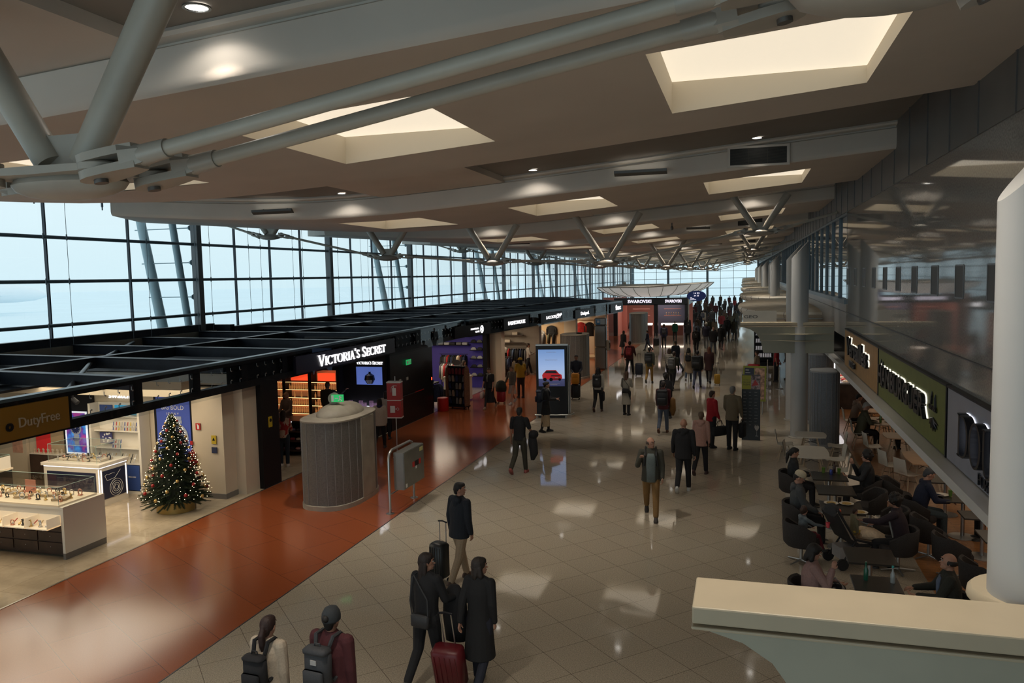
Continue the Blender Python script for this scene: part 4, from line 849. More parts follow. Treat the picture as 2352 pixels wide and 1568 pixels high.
# bag shelf and slipper rack outside
t = thing('slipper_rack', 'wheeled rack full of flip-flops with wooden board sides', 'rack', (-10.75, 28.95, 0), radians(-12))
brd = M('board_brown', (.16, .075, .045), .5, noise=(20, .3))
for s in (-1, 1):
    MB(fr((s*.42, 0, 0), (0, 1, 0), (0, 0, 1))).prism([(-.16, .08), (.16, .08), (.19, .5), (.19, 1.3), (.14, 1.6), (0, 1.72), (-.14, 1.6), (-.19, 1.3), (-.19, .5)], -.02, .02).build('side_board', brd, t)
MB().bx(-.42, .42, -.03, .03, .12, 1.68).bx(-.45, .45, -.2, .2, .08, .13).build('frame', signk, t)
MB(fr((0, -.05, 1.82), (1, 0, 0), (0, 0, 1))).lathe((0, 0, -.02), [(.2, 0), (.2, .04)], 24, sy=.55).build('oval_topper', M('topper_grey', (.25, .22, .2), .4), t)
for x in (-.38, .38):
    for y in (-.16, .16): MB().tube((x-.015, y, .04), (x+.015, y, .04), .04, n=12).build('wheel', signk, t, True)
random.seed(9); SL = [('maroon', (.16, .02, .025)), ('navy', (.02, .03, .08)), ('black', (.012, .012, .014)), ('grey', (.16, .15, .14)), ('tan', (.28, .2, .14))]
for r in range(5):
    for i in range(5):
        nm, cc = SL[0] if r == 4 else SL[1+(r*2+i) % 4]
        k = MB(); k.loft([[(x*.055, y_, z*.12) for x, z in ((-.9, -1), (.9, -1), (1, .2), (.7, 1), (-.7, 1), (-1, .2))] for y_ in (0, .02)]); k.sweep([(-.045, -.005, .0), (0, -.035, .06), (.045, -.005, 0)], .008, 5)
        f_ = Matrix.Translation((-10.75, 28.95, 0)) @ Matrix.Rotation(radians(-12), 4, 'Z') @ Vector((-.32+i*.16, -.075-.01*(i % 2), .32+r*.29))
        o = k.build('flip_flop', M('rubber_'+nm, cc, .6), loc=tuple(f_)); o.rotation_euler = (0, .2*(i-2)/2, radians(-12)); tag(o, f'{nm} flip-flop hanging in the { ["lowest", "second", "middle", "fourth", "top"][r]} row of the wheeled rack', 'flip-flop', 'flip-flops on the wheeled rack')
tag(MB().lathe((0, 0, 0), [(.20, 0), (.22, .03), (.22, .50), (.20, .52), (0.01, .52)], 28).build('drum_stool', red, smooth=True, loc=(-11.15, 28.35, 0)), 'round red drum stool at the corner of the black wall', 'stool')
t = thing('display_table', 'small dark table of caps and toys at the football shop corner', 'table', (-12.2, 29.1, 0)); MB().bx(-.5, .5, -.3, .3, .95, 1.0).build('top', signk, t)
for x in (-.46, .46):
    for y in (-.26, .26): MB().bx(x-.02, x+.02, y-.02, y+.02, 0, .95).build('leg', signk, t)
for i, (x, cc, nm) in enumerate([(-12.45, (.06, .11, .35), 'blue'), (-12.15, (.5, .48, .45), 'white'), (-11.9, (.03, .06, .2), 'navy')]):
    o = MB().ell((0, 0, .06), (.12, .13, .09), 12, 6).lathe((0, -.1, .03), [(.1, 0), (.09, .015)], 12).build('cap', M('cap_b'+nm, cc, .7), smooth=True, loc=(x, 29.05, 1.0)); tag(o, f'{nm} cap on the small dark table', 'cap')
for nm, y in (('navy', 28.9), ('denim', 29.1)):
    o = gsrc[nm].copy(); C.objects.link(o); o.location = (-11.62, y, .95); o.rotation_euler = (0, 0, radians(20)); o.scale = (.7, 1, 1); tag(o, f'{nm} garment hanging beside the small dark table', 'jacket')
# black wall fittings
t, f = plate('exit_sign', 'green lit exit sign high on the black wall', 'exit sign', -11.30, 25.55, 2.20, .42, .18, M('exit_green_lit', (.02, .45, .12), .5, e=.5, ecol=(.03, .55, .16)), 'E'); MB(f).box((-.1, 0, .012), (.12, .1, .004)).box((.1, 0, .012), (.07, .12, .004)).build('pictogram', wl, t)
for i, y in enumerate((24.9, 25.5)):
    plate('notice', f'{["pale", "second pale"][i]} notice card on the black wall beneath the exit sign', 'notice', -11.35, y, 1.62, .16, .1, M('pale_card', (.3, .3, .28), .5), 'E')
t = thing('push_bar', 'black door push bar with a thin red line on the black wall', 'push bar', (-11.33, 25.4, 1.05)); MB().tube((.03, -.6, 0), (.03, .6, 0), .02).build('bar', signk, t, True); MB().bx(0, .02, .7, 1.5, -.01, .01).build('red_line', red, t)
t = thing('alarm_lamp', 'tiny glowing red lamp at the edge of the black wall', 'lamp', (-11.33, 27.6, 1.35)); MB().bx(0, .05, -.05, .05, -.08, .08).build('housing', signk, t); MB().bx(.05, .055, -.03, .03, -.05, .05).build('lamp', M('red_glow', (1, .05, .02), .5, e=4, ecol=(1, .06, .02)), t)
# fashion gate, lacoste, desigual
mb = MB(); mb.bx(-10.98, -10.7, 34.7, 35.25, 0, 2.66); struct('wall_left', mb, creamw)
mb = MB(); mb.bx(-19, -10.6, 40.6, 40.9, 0, 2.7); mb.bx(-10.65, -10.35, 40.4, 40.9, 0, 2.66); struct('wall_back', mb, M('shop_wall_greybeige', (.34, .29, .24), .6, noise=(2, .08)))
rail(-13.4, 39.6, 1.35, 20, .13, ['black', 'navy', 'black', 'grey', 'red', 'black', 'denim', 'black'], 'at the back of the middle shop', 'jackets at the back of the middle shop')
rail(-12.9, 37.0, 1.15, 15, .13, ['black', 'black', 'navy', 'grey', 'burgundy', 'black'], 'at the front of the middle shop', 'jackets at the front of the middle shop')
t = thing('shelf_unit', 'wooden shelves with pale boxes in the middle shop', 'shelves', (-12.2, 40.5, 0))
for z in (1.2, 1.6, 2.0): MB().bx(-1, 1, -.35, 0, z, z+.03).build('shelf', brown, t)
for i in range(4): tag(MB().rbox((0, 0, .08), (.3, .2, .16), .02).build('storage_box', M('pale_tray', (.6, .52, .42)), loc=(-12.9+i*.42, 40.32, 2.03 if i % 2 else 1.63)), f'pale box on the wooden shelves, {ORD[i]} from the left', 'box')
t = thing('bust_mannequin', 'white capped mannequin bust above the hanging jackets', 'mannequin', (-11.8, 38.6, 0)); MB().lathe((0, 0, 0), [(.2, 0), (.2, 1.25), (.19, 1.26)], 16).build('plinth', signk, t)
MB().ell((0, 0, 1.72), (.09, .11, .13), 14, 10).loft([[(a_*cos(q*pi/8), .7*a_*sin(q*pi/8), z) for q in range(16)] for a_, z in ((.2, 1.26), (.24, 1.42), (.2, 1.5), (.07, 1.56), (.06, 1.62))]).build('bust', M('bust_grey', (.4, .38, .35), .5), t, True)
rail(-11.9, 44.6, 1.75, 5, .3, ['olive', 'black', 'grey'], 'with long dresses behind the tall kiosk', 'clothes behind the tall kiosk')
for i, (x, y, nm, z, sc) in enumerate([(-11.6, 45.52, 'white', 1.95, 1.5), (-10.9, 45.50, 'black', 2.2, .85)]):
    o = gsrc[nm].copy(); C.objects.link(o); o.location = (x, y, z); o.scale = (1.1, 1, sc*1.1); tag(o, f'{["long pale patterned dress", "short black leather jacket"][i]} hanging on the lit shop wall', 'clothing')
mb = MB(); mb.bx(-17, -9.9, 45.6, 45.8, 0, 2.7); struct('wall_back', mb, M('lit_tan_wall', (.60, .42, .24), .6))
mb = MB(); mb.bx(-10.1, -9.4, 45.3, 45.85, 0, 2.66); mb.bx(-16, -8.6, 51.0, 51.2, 0, 2.7); mb.bx(-8.9, -8.55, 50.6, 51.2, 0, 2.66); struct('wall_back', mb, creamw)
t = thing('coat_rail', 'wooden hanging frame with red and black coats', 'rail', (-9.75, 48.6, 0)); MB().bx(-.85, .85, -.03, .03, 2.28, 2.36).bx(-.9, -.82, -.04, .04, 0, 2.36).bx(.82, .9, -.04, .04, 0, 2.36).build('frame', tan, t)
for i, (x, nm, sx) in enumerate([(-10.3, 'black', 1.1), (-9.75, 'red', 1.3), (-9.2, 'black', 1.2)]):
    o = gsrc[nm].copy(); C.objects.link(o); o.location = (x, 48.6, 2.2); o.scale = (sx, 1, 1.25); tag(o, f'{["black coat left of the red one", "large crimson coat", "black coat right of the red one"][i]} hanging in the wooden frame', 'coat')
mb = MB(); mb.bx(-10.6, -8.75, 47.6, 49.3, .0, .12); struct('trim_14', mb, tan)
t = thing('display_plinth', 'pale wooden cube plinth with a dark bag', 'plinth', (-9.9, 48.0, .12)); MB().bx(-.3, .3, -.25, .25, 0, .55).build('body', tan, t); MB().rbox((0, 0, .68), (.35, .2, .24), .04).build('bag', signk, t)
# ---- fnac corner and jewellery pavilion --------------------------------
t = thing('shop_display', 'lit magazine and gadget wall at the end shop', 'display', (-9.4, 53.2, 0)); MB().bx(-.9, .6, -.05, .05, 0, 2.4).build('back_panel', M('warm_display', (.5, .2, .12), .5, noise=(9, .6), e=.35), t)
for z in (.5, .9, 1.3, 1.7, 2.1): MB().bx(-.9, .6, -.2, -.05, z, z+.02).build('shelf', silver, t)
dk = M('pavilion_dark', (.045, .045, .05), .35); pinkw = M('salmon_wall', (.50, .20, .16), .6)
PX0, PX1, PY = -10.2, -4.5, 66.0
mb = MB(); mb.bx(-10.4, -4.3, 65.95, 66.2, 2.55, 3.15); mb.bx(-4.55, -4.3, 66, 74, 2.55, 3.15); struct('wall_back', mb, dk)
for x in (-10.3, -6.95, -4.45): mb = MB(); mb.bx(x-.16, x+.16, 65.95, 66.3, 0, 2.6); struct('wall_back', mb, dk)
mb = MB(); mb.bx(-10.4, -4.4, 72.9, 73, 0, 2.6); mb.bx(-10.45, -10.35, 66, 73, 0, 2.6); struct('wall_back', mb, pinkw)
mb = MB(); mb.bx(-12.0, -9.9, 70, 70.1, 0, 3.1); struct('wall_back', mb, pinkw)
for i, (x0, x1, sz) in enumerate([(-9.15, -7.4, .26), (-6.1, -4.95, .24)]):
    o = thing('shop_sign', f'lit white SWAROVSKI letters on the dark band, {["larger, left", "smaller, right"][i]}', 'sign', ((x0+x1)/2, 65.92, 2.85)); text('SWAROVSKI', 'lettering', fr((0, 0, 0), (1, 0, 0), (0, 0, 1)), sz, litv, o, .02, sx=.98 if i == 0 else .72, bold=.005)
for i, (x, w_) in enumerate([(-8.3, 1.9), (-5.7, 1.8)]):
    t = thing('display_counter', f'glowing pink jewellery counter in the dark-framed shop, {["left", "right"][i]} bay', 'counter', (x, 66.9, 0))
    MB().bx(-w_/2, w_/2, -.3, .3, 0, .85).build('body', M('salmon_body', (.40, .13, .10), .5), t); MB().bx(-w_/2, w_/2, -.3, .3, .85, 1.0).build('lit_top', M('lit_jewel', (1, .9, .8), .5, e=2.2, ecol=(1, .82, .66), noise=(8, .5)), t)
    for z in (1.6, 2.15): MB().bx(-.7, .7, .2, .5, z, z+.04).build('shelf', pinkw, t)
    for q in range(6): tag(MB().lathe((0, 0, 0), [(.05, 0), (.02, .1), (.06, .2), (.01, .28)], 8).build('jewel_stand', M('gilt_white', (.6, .5, .38)), smooth=True, loc=(x-.5+q*.2, 67.25, 1.64)), f'small gilt bust on the upper pink shelf of the {["left", "right"][i]} bay', 'jewellery stand', 'gilt busts on the pink shelves')
mb = MB(); mb.bx(-7.3, -4.6, 68.4, 68.5, 0, 2.5); struct('wall_back', mb, M('slate_wall', (.09, .10, .16), .5))
# white oval canopy over the jewellery shop
t = thing('oval_canopy', 'large white translucent boat-shaped canopy over the jewellery shop', 'canopy', (-7.3, 68.5, 0))
def oring(k, z, kx=1): return [(4.9*k*kx*cos(2*pi*i/40), 5.0*k*sin(2*pi*i/40), z+.28*max(0, cos(2*pi*i/40))*k) for i in range(40)]
cm = M('canopy_white', (.82, .82, .78), .5, e=.22, ecol=(1, .98, .92))
MB().loft([oring(.62, 3.25), oring(.78, 3.42), oring(.92, 3.72), oring(1.0, 4.02)], cap=False).build('shell', cm, t, True)
MB().loft([oring(1.0, 4.02), oring(1.01, 4.06), oring(.9, 4.10), oring(.5, 4.14)]).build('rim', M('canopy_grey', (.42, .41, .38), .5), t, True); MB().loft([oring(.60, 3.22), oring(.62, 3.26)]).build('soffit', dk, t)
m = MB()
for i in range(26):
    a = 2*pi*(i+.5)/26; m.sweep([(4.92*k*cos(a), 5.02*k*sin(a)-.01, z+.28*max(0, cos(a))*k) for k, z in ((.62, 3.24), (.78, 3.40), (.92, 3.70), (1.0, 4.0))], .022, 5)
m.build('rib', M('rib_grey', (.14, .14, .13), .5), t)
tag(MB().bx(-2.0, 2.0, -.3, .3, 0, .12).bx(-1.4, -1.2, -.3, .3, .12, .3).build('roof_duct', M('canopy_grey', (.42, .41, .38)), loc=(-8.5, 68, 4.16)), 'flat duct box on top of the white boat-shaped canopy', 'duct')
# flight information board
t = thing('flight_board', 'oval dark blue flight information board with white gate numbers', 'board', (-3.35, 60, 0))
MB().bx(-.62, -.55, -.05, .05, 0, 3.8).build('post', steelp, t)
MB(fr((0, 0, 3.43), (1, 0, 0), (0, 0, 1))).lathe((0, 0, -.06), [(.60, 0), (.62, .02), (.62, .10), (.60, .12)], 32, sx=1.12, sy=.62).build('housing', M('board_blue', (.015, .03, .10), .35, e=.12, ecol=(.02, .05, .3)), t, True)
text('14 22', 'lettering', fr((0, -.07, 3.62), (1, 0, 0), (0, 0, 1)), .12, litv, t, .004, sx=1.2); text('34 35', 'lettering', fr((0, -.07, 3.44), (1, 0, 0), (0, 0, 1)), .10, litv, t, .004, sx=1.2)
m = MB(); [m.bx(-.45, -.45+.5*((i*7) % 5+2)/7, -.075, -.065, 3.30-.07*i, 3.32-.07*i) for i in range(3)]; m.build('text_line', litv, t)
# ---- ribbed service cylinders ------------------------------------------
ribm = M('ribbed_grey', (.135, .13, .118), .5, noise=(30, .15)); capm = M('kiosk_cap', (.30, .27, .22), .6, noise=(3, .12)); seam_m = M('seam_light', (.30, .30, .29), .4, .3)
def pod(x, y, rx, ry, h, lbl, dome=False, door=None, rm=ribm, cm_=capm, rz=0):
    t = thing('service_pod', lbl, 'service pod', (x, y, 0), rz)
    S = lambda k, z, g=0: [((rx*k+g)*(abs(cos(a))**.75*(1 if cos(a) > 0 else -1)), (ry*k+g)*(abs(sin(a))**.75*(1 if sin(a) > 0 else -1)), z) for a in [2*pi*i/48 for i in range(48)]]
    MB().loft([S(1.03, 0), S(1.03, .10), S(1, .11)]).build('plinth', cm_, t, True); MB().loft([S(1, .10), S(1, h-.04)]).build('shell', rm, t, True); MB().loft([S(1, h-.04), S(1.015, h-.035), S(1.015, h-.005), S(.98, h)]).build('cap', cm_, t, True)
    m = MB()
    for i in range(0, 48, 2):
        p, q = S(1, .11, .003)[i], S(1, h-.05, .003)[i]; m.tube(p, q, .006, n=5)
    m.build('seam', seam_m, t)
    if door: MB().box((rx+.004, door[0], h/2+.03), (.03, door[1], h-.16)).build('door', cm_, t)
    if dome: MB().ell((-.04, .15, h-.02), (.47, .80, .28), 24, 12).build('dome', cm_, t, True)
    return t
pod(-9.08, 16.45, .66, 1.10, 2.0, 'ribbed grey oval service pod with a domed top beside the red floor', True, (.1, .62))
pod(-8.15, 39.0, .68, 1.0, 2.2, 'ribbed grey pod behind the advertising screen')
pod(-7.55, 59.5, .62, 1.6, 2.25, 'ribbed grey pod left of the jewellery shop')
blr = M('ribbed_blue_grey', (.15, .165, .19), .5, noise=(30, .12)); blc = M('pod_cap_blue_grey', (.26, .27, .28), .55)
pod(2.28, 24.7, .40, .62, 2.2, 'blue-grey ribbed pod beside the first free-standing column', rm=blr, cm_=blc)
pod(2.45, 28.4, .44, .7, 2.35, 'blue-grey ribbed pod behind the other one at the column', rm=blr, cm_=blc)
t = thing('exit_sign', 'green running-man exit sign in a round housing on the domed pod', 'exit sign', (-9.12, 16.3, 2.33), radians(12))
MB(fr((0, .03, .05), (1, 0, 0), (0, 0, 1))).tube((0, 0, -.05), (0, 0, .05), .13, n=24).build('housing', M('housing_beige', (.2, .19, .15), .4), t, True); MB().box((.1, -.03, .06), (.29, .03, .17)).build('lit_panel', M('exit_green_lit', (.02, .45, .12)), t)
m = MB(fr((.1, -.05, .06), (1, 0, 0), (0, 0, 1))); m.box((-.11, 0, 0), (.05, .14, .004)); m.box((-.02, 0, 0), (.07, .02, .004)); m.tube((.06, .045, 0), (.06, .045, .004), .02); m.box((.06, 0, 0), (.03, .07, .004), -.3); m.box((.09, -.04, 0), (.06, .018, .004), -.8); m.box((.04, -.045, 0), (.06, .018, .004), .8); m.box((.09, .02, 0), (.06, .015, .004), .4); m.build('running_man', wl, t)
tag(MB().tube((0, 0, 0), (0, 0, .06), .15, n=16).build('roof_vent', signk, smooth=True, loc=(-7.9, 38.9, 2.2)), 'small black vent on the pod behind the advertising screen', 'vent')
# fire point sign on a post and hydrant cabinet
t = thing('fire_point_sign', 'tall three-sided red fire equipment sign on a thin post', 'sign', (-9.55, 20.6, 0))
MB().tube((0, 0, 0), (0, 0, 2.35), .018, n=10).lathe((0, 0, 0), [(.12, 0), (.12, .01), (.02, .02)], 16).build('post', silver, t, True)
tri = [(-.25, .12), (-.19, -.16), (.21, -.10), (.16, .16)]
MB().prism(tri, 1.18, 2.18).build('box', red, t); MB().prism([(x*1.04, y*1.04) for x, y in tri], 1.16, 1.19).prism([(x*1.04, y*1.04) for x, y in tri], 2.17, 2.20).prism([(x*1.03, y*1.03) for x, y in tri], 1.665, 1.685).build('border', wl, t)
f = fr((.01, -.145, 1.95), (.40, .06, 0), (0, 0, 1)); m = MB(f); m.box((.02, -.03, 0), (.11, .22, .004)); m.box((0, .11, 0), (.03, .05, .004)); m.sweep([(-.07, -.04, 0), (-.06, .1, 0), (.0, .15, 0), (.1, .14, 0)], .008, 5); m.build('extinguisher_pictogram', wl, t)
f = fr((.01, -.145, 1.42), (.40, .06, 0), (0, 0, 1)); m = MB(f); m.box((-.04, 0, 0), (.14, .2, .004)); m.box((.06, .01, 0), (.06, .012, .004)); m.sweep([(.11+.035*cos(a*pi/6), .01+.035*sin(a*pi/6), 0) for a in range(13)], .005, 4); m.build('hose_pictogram', wl, t)
f = fr((-.232, -.02, 1.9), (.06, -.28, 0), (0, 0, 1)); m = MB(f); m.box((0, .08, 0), (.06, .16, .004)); m.box((0, -.16, 0), (.08, .10, .004)); m.sweep([(-.05, -.40, 0), (-.02, -.50, 0), (.05, -.56, 0)], .014, 5); m.build('side_pictogram', wl, t)
t = thing('hydrant_cabinet', 'brushed steel hose cabinet on a bent tube stand at the floor edge', 'cabinet', (-7.4, 16.15, 0))
MB().sweep([(0, -.65, 0), (0, -.65, 1.2), (0, -.60, 1.33), (0, -.48, 1.38), (0, .5, 1.38), (0, .62, 1.33), (0, .66, 1.2), (0, .66, 0)], .03, 10).tube((0, -.65, .42), (0, .66, .42), .015).build('tube_stand', silver, t, True)
stl = M('cabinet_steel', (.22, .22, .20), .35, .7, noise=(3, .08)); MB().bx(.05, .28, -.5, .62, .50, 1.32).build('body', stl, t); MB().bx(.28, .295, -.49, .61, .51, 1.31).build('door', stl, t)
for y in (-.65, .66): MB().lathe((0, y, 0), [(.09, 0), (.09, .012), (.035, .02), (.035, .04)], 16).build('foot', silver, t, True)
MB().bx(.296, .30, .30, .42, .90, 1.02).bx(.296, .30, -.05, .07, .90, 1.02).build('sticker', red, t); MB().bx(.296, .30, .07, .30, .90, 1.02).build('sticker', signk, t); MB().bx(.296, .30, .36, .55, 1.18, 1.27).build('sticker', M('notice_pale_yellow', (.5, .47, .2), .5), t); MB().bx(.296, .302, -.44, -.36, .54, .62).bx(.296, .302, .12, .18, .84, .9).build('sticker', wl, t)
# advertising screen
t = thing('advert_screen', 'tall black advertising screen showing a red car on pale blue', 'screen', (-6.65, 27.7, 0), radians(9))
MB().bx(-.56, .56, -.14, .14, .14, 2.62).bx(-.5, .5, -.12, .12, 0, .14).build('housing', black, t, bev=.01)
for x in (.60, .66): MB().tube((x-.02, .02, .05), (x-.02, .02, 2.62), .03, n=12).build('side_tube', silver, t, True)
MB().sweep([(-.62, -.24, .12), (.55, -.24, .12), (.66, -.18, .12), (.76, .1, .12), (.76, .2, .12)], .03, 10).tube((.5, -.24, 0), (.5, -.24, .12), .03).tube((-.55, -.24, 0), (-.55, -.24, .12), .03).build('guard_rail', silver, t, True)
MB().bx(-.56, .6, -.15, .15, 2.62, 2.66).build('top_edge', silver, t)
sc_ = bpy.data.materials.new('screen_gradient'); sc_.use_nodes = True; n_ = sc_.node_tree; b_ = n_.nodes['Principled BSDF']; tcn = n_.nodes.new('ShaderNodeTexCoord'); s3 = n_.nodes.new('ShaderNodeSeparateXYZ'); cr = n_.nodes.new('ShaderNodeValToRGB'); mr = n_.nodes.new('ShaderNodeMapRange'); mr.inputs[1].default_value = 1.15; mr.inputs[2].default_value = 2.48
n_.links.new(tcn.outputs['Object'], s3.inputs[0]); n_.links.new(s3.outputs[2], mr.inputs[0]); n_.links.new(mr.outputs[0], cr.inputs[0]); n_.links.new(cr.outputs[0], b_.inputs['Emission Color']); b_.inputs['Base Color'].default_value = (.02, .02, .02, 1); b_.inputs['Emission Strength'].default_value = .85
e = cr.color_ramp.elements; e[0].position = 0; e[0].color = (.03, .035, .10, 1); e[1].position = 1; e[1].color = (.17, .31, .62, 1)
for p_, c_ in ((.20, (.055, .065, .15, 1)), (.215, (.42, .52, .72, 1)), (.5, (.36, .50, .80, 1))): q = e.new(p_); q.color = c_
MB().bx(-.47, .47, -.155, -.142, 1.15, 2.48).build('screen_panel', sc_, t)
cr_ = M('car_red', (.40, .008, .015), .25, e=.28, ecol=(.8, .02, .03)); cd = M('car_glass_picture', (.01, .012, .03), .3)
f = fr((.02, -.16, 1.50), (1, 0, 0), (0, 0, 1))
MB(f).prism([(-.34, -.08), (-.36, .06), (-.31, .13), (-.20, .24), (.14, .24), (.24, .12), (.34, .07), (.36, -.06), (.30, -.12), (.02, -.13), (-.10, -.10)], 0, .006).build('car_picture', cr_, t)
MB(f).prism([(-.29, .13), (-.20, .215), (.12, .215), (.20, .125)], .006, .01).prism([(-.06, .015), (.30, .015), (.28, .05), (-.02, .055)], .006, .01).prism([(-.02, -.10), (.26, -.10), (.28, -.07), (-.02, -.07)], .006, .01).build('car_window_picture', cd, t)
m = MB(f)
for x in (-.26, -.04, .27): m.lathe((x, -.10, .006), [(.065 if x < 0 else .05, 0), (.06 if x < 0 else .045, .006)], 18)
m.build('car_wheel_picture', signk, t); MB(f).box((.16, -.035, .01), (.11, .025, .003)).build('number_plate_picture', wl, t)
text('RANGE ROVER', 'lettering', fr((0, -.157, 2.38), (1, 0, 0), (0, 0, 1)), .028, wl, t, .001, sx=1.3); text('REVELA POTENCIA', 'lettering', fr((0, -.157, 2.10), (1, 0, 0), (0, 0, 1)), .028, wl, t, .001, sx=1.3)
MB().bx(-.2, .3, -.158, -.156, 1.235, 1.245).bx(-.14, .2, -.158, -.156, 1.205, 1.212).build('small_print', wl, t)
# silver totem
t = thing('totem', 'silver metal totem with a blue toilet sign, beside the shop corner', 'totem', (-7.45, 42.6, 0)); MB().rbox((0, 0, .6), (.62, .5, 1.18), .05).rbox((0, 0, 1.8), (.62, .5, 1.18), .05).rbox((0, 0, 2.6), (.62, .5, .4), .05).build('body', M('totem_steel', (.24, .24, .235), .3, .7), t)
MB().box((-.1, -.256, 2.58), (.22, .01, .28)).build('sign_plate', M('sign_blue', (.03, .16, .36), .4), t); MB().box((-.14, -.263, 2.6), (.04, .005, .12)).box((-.06, -.263, 2.6), (.04, .005, .12)).build('pictogram', wl, t)
ph = MB().rbox((.40, -.05, 1.3), (.18, .3, .55), .03).build('pay_phone', M('phone_grey', (.3, .28, .24), .4), t); MB().sweep([(.50, -.15, 1.45), (.52, -.15, 1.3), (.50, -.15, 1.15)], .025, 8).build('handset', signk, ph, True)
# ================================================================ FOOD COURT SIDE
def wsign(lbl, y0, y1, mat, z0=2.64, z1=3.56):
    o = thing('restaurant_sign', lbl, 'sign', (2.56, (y0+y1)/2, (z0+z1)/2)); m = MB(); m.bx(-.02, .04, -(y1-y0)/2+.02, (y1-y0)/2-.02, -(z1-z0)/2, (z1-z0)/2); m.build('panel', mat, o); MB().bx(-.03, .04, -(y1-y0)/2-.02, -(y1-y0)/2+.03, -(z1-z0)/2-.01, (z1-z0)/2+.02).bx(-.03, .04, -(y1-y0)/2, (y1-y0)/2, (z1-z0)/2, (z1-z0)/2+.03).build('border', signk, o)
    return o, wallfr((-.03, 0, 0), 'W')
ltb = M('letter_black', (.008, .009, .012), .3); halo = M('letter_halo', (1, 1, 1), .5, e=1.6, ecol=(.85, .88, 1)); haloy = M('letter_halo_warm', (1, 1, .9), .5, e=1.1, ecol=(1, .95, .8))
o, f = wsign('orange-tan restaurant sign with black backlit letters, farthest of the three', 16.85, 22.25, M('tan_orange_panel', (.36, .19, .055), .5, noise=(6, .08)))
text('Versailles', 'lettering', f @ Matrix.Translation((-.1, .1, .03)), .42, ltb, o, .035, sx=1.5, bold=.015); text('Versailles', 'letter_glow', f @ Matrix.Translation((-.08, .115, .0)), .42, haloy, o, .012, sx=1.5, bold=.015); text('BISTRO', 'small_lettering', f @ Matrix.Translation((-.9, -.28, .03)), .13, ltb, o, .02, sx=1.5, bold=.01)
o, f = wsign('olive green restaurant sign with tall black letters and leaf emblems, middle of the three', 11.38, 16.82, M('olive_panel', (.125, .135, .016), .5, noise=(6, .06)))
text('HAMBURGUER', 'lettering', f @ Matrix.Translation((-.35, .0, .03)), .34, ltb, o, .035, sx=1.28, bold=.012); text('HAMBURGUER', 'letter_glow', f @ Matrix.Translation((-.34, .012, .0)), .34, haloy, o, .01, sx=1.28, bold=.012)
for i, x in enumerate((-2.25, 2.02)):
    m = MB(f @ Matrix.Translation((x, -.05, 0)))
    for q in range(7): a = pi+pi*q/6; m.sweep([(0, -.02, 0), (.10*cos(a)*1.4, .06*sin(a)-.06, 0), (.2*cos(a)*1.4, .13*sin(a)-.08, 0)], [.008, .022, .004], 5)
    m.sweep([(-.12, .16, 0), (-.08, .28, 0), (-.10, .34, 0)], [.02, .02, .004], 5); m.sweep([(.14, .12, 0), (.10, .26, 0), (.10, .32, 0)], [.02, .02, .004], 5); m.build('leaf_emblem', ltb, o, True)
    text('NATURAL', 'small_lettering', f @ Matrix.Translation((x, .06, .01)), .06, ltb, o, .006, sx=1.2, bold=.004)
o, f = wsign('grey restaurant sign with large black backlit DOU letters, nearest of the three', 4.0, 11.34, M('lilac_grey_panel', (.25, .25, .285), .4, noise=(3, .05)))
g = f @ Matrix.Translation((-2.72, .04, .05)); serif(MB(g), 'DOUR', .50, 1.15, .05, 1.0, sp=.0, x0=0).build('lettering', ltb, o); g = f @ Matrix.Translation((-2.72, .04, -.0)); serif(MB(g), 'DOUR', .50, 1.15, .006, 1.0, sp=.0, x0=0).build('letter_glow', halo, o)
MB(f).lathe((-2.42, .04, .005), [(.13, 0), (.13, .006)], 24, sx=.85, sy=1.55).lathe((-1.85, .04, .005), [(.13, 0), (.13, .006)], 24, sx=.95, sy=1.55).build('painted_back_glow', M('painted_led_glow', (1, 1, 1), .5, e=.75, ecol=(.8, .84, 1)), o)  # emissive ellipses stand in for LED light on the panel inside D and O
g = f @ Matrix.Translation((-2.05, -.33, .03)); serif(MB(g), 'PORTUG', .13, 1.25, .012, 1.0, sp=.02, x0=0).build('small_lettering', ltb, o)
# servery counter at the back
t = thing('food_counter', 'brightly lit food counter behind the pods under the restaurant ceiling', 'counter', (4.0, 31.5, 0))
MB().bx(-.9, 2.6, -.4, 4.5, 0, .92).build('body', brown, t); MB().bx(-.95, 2.65, -.45, 4.55, .92, .97).build('top', M('counter_grey', (.2, .2, .2), .2), t); MB().bx(-.9, -.3, -.4, 4.4, 1.35, 1.38).build('lamp_shelf', lit, t)
random.seed(21); FD = [('orange', (.65, .22, .04)), ('pale', (.6, .45, .32)), ('brown', (.16, .06, .02)), ('red', (.45, .05, .03))]
for i in range(44):
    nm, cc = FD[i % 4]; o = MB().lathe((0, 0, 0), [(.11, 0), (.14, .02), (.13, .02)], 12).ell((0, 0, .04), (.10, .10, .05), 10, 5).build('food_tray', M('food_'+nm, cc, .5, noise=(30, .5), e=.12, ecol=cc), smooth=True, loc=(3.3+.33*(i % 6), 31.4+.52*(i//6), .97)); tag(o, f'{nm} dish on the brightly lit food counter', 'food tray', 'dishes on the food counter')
t = thing('wall_shelf', 'dark shelf wall of bottles behind the food counter', 'shelves', (6.0, 37, 0)); MB().bx(-3.4, 2, 0, .1, 0, 2.5).build('back_panel', M('bar_back', (.05, .025, .012), .5), t)
for z in (1.2, 1.6, 2.0): MB().bx(-3.4, 2, -.25, 0, z, z+.03).build('shelf', brown, t)
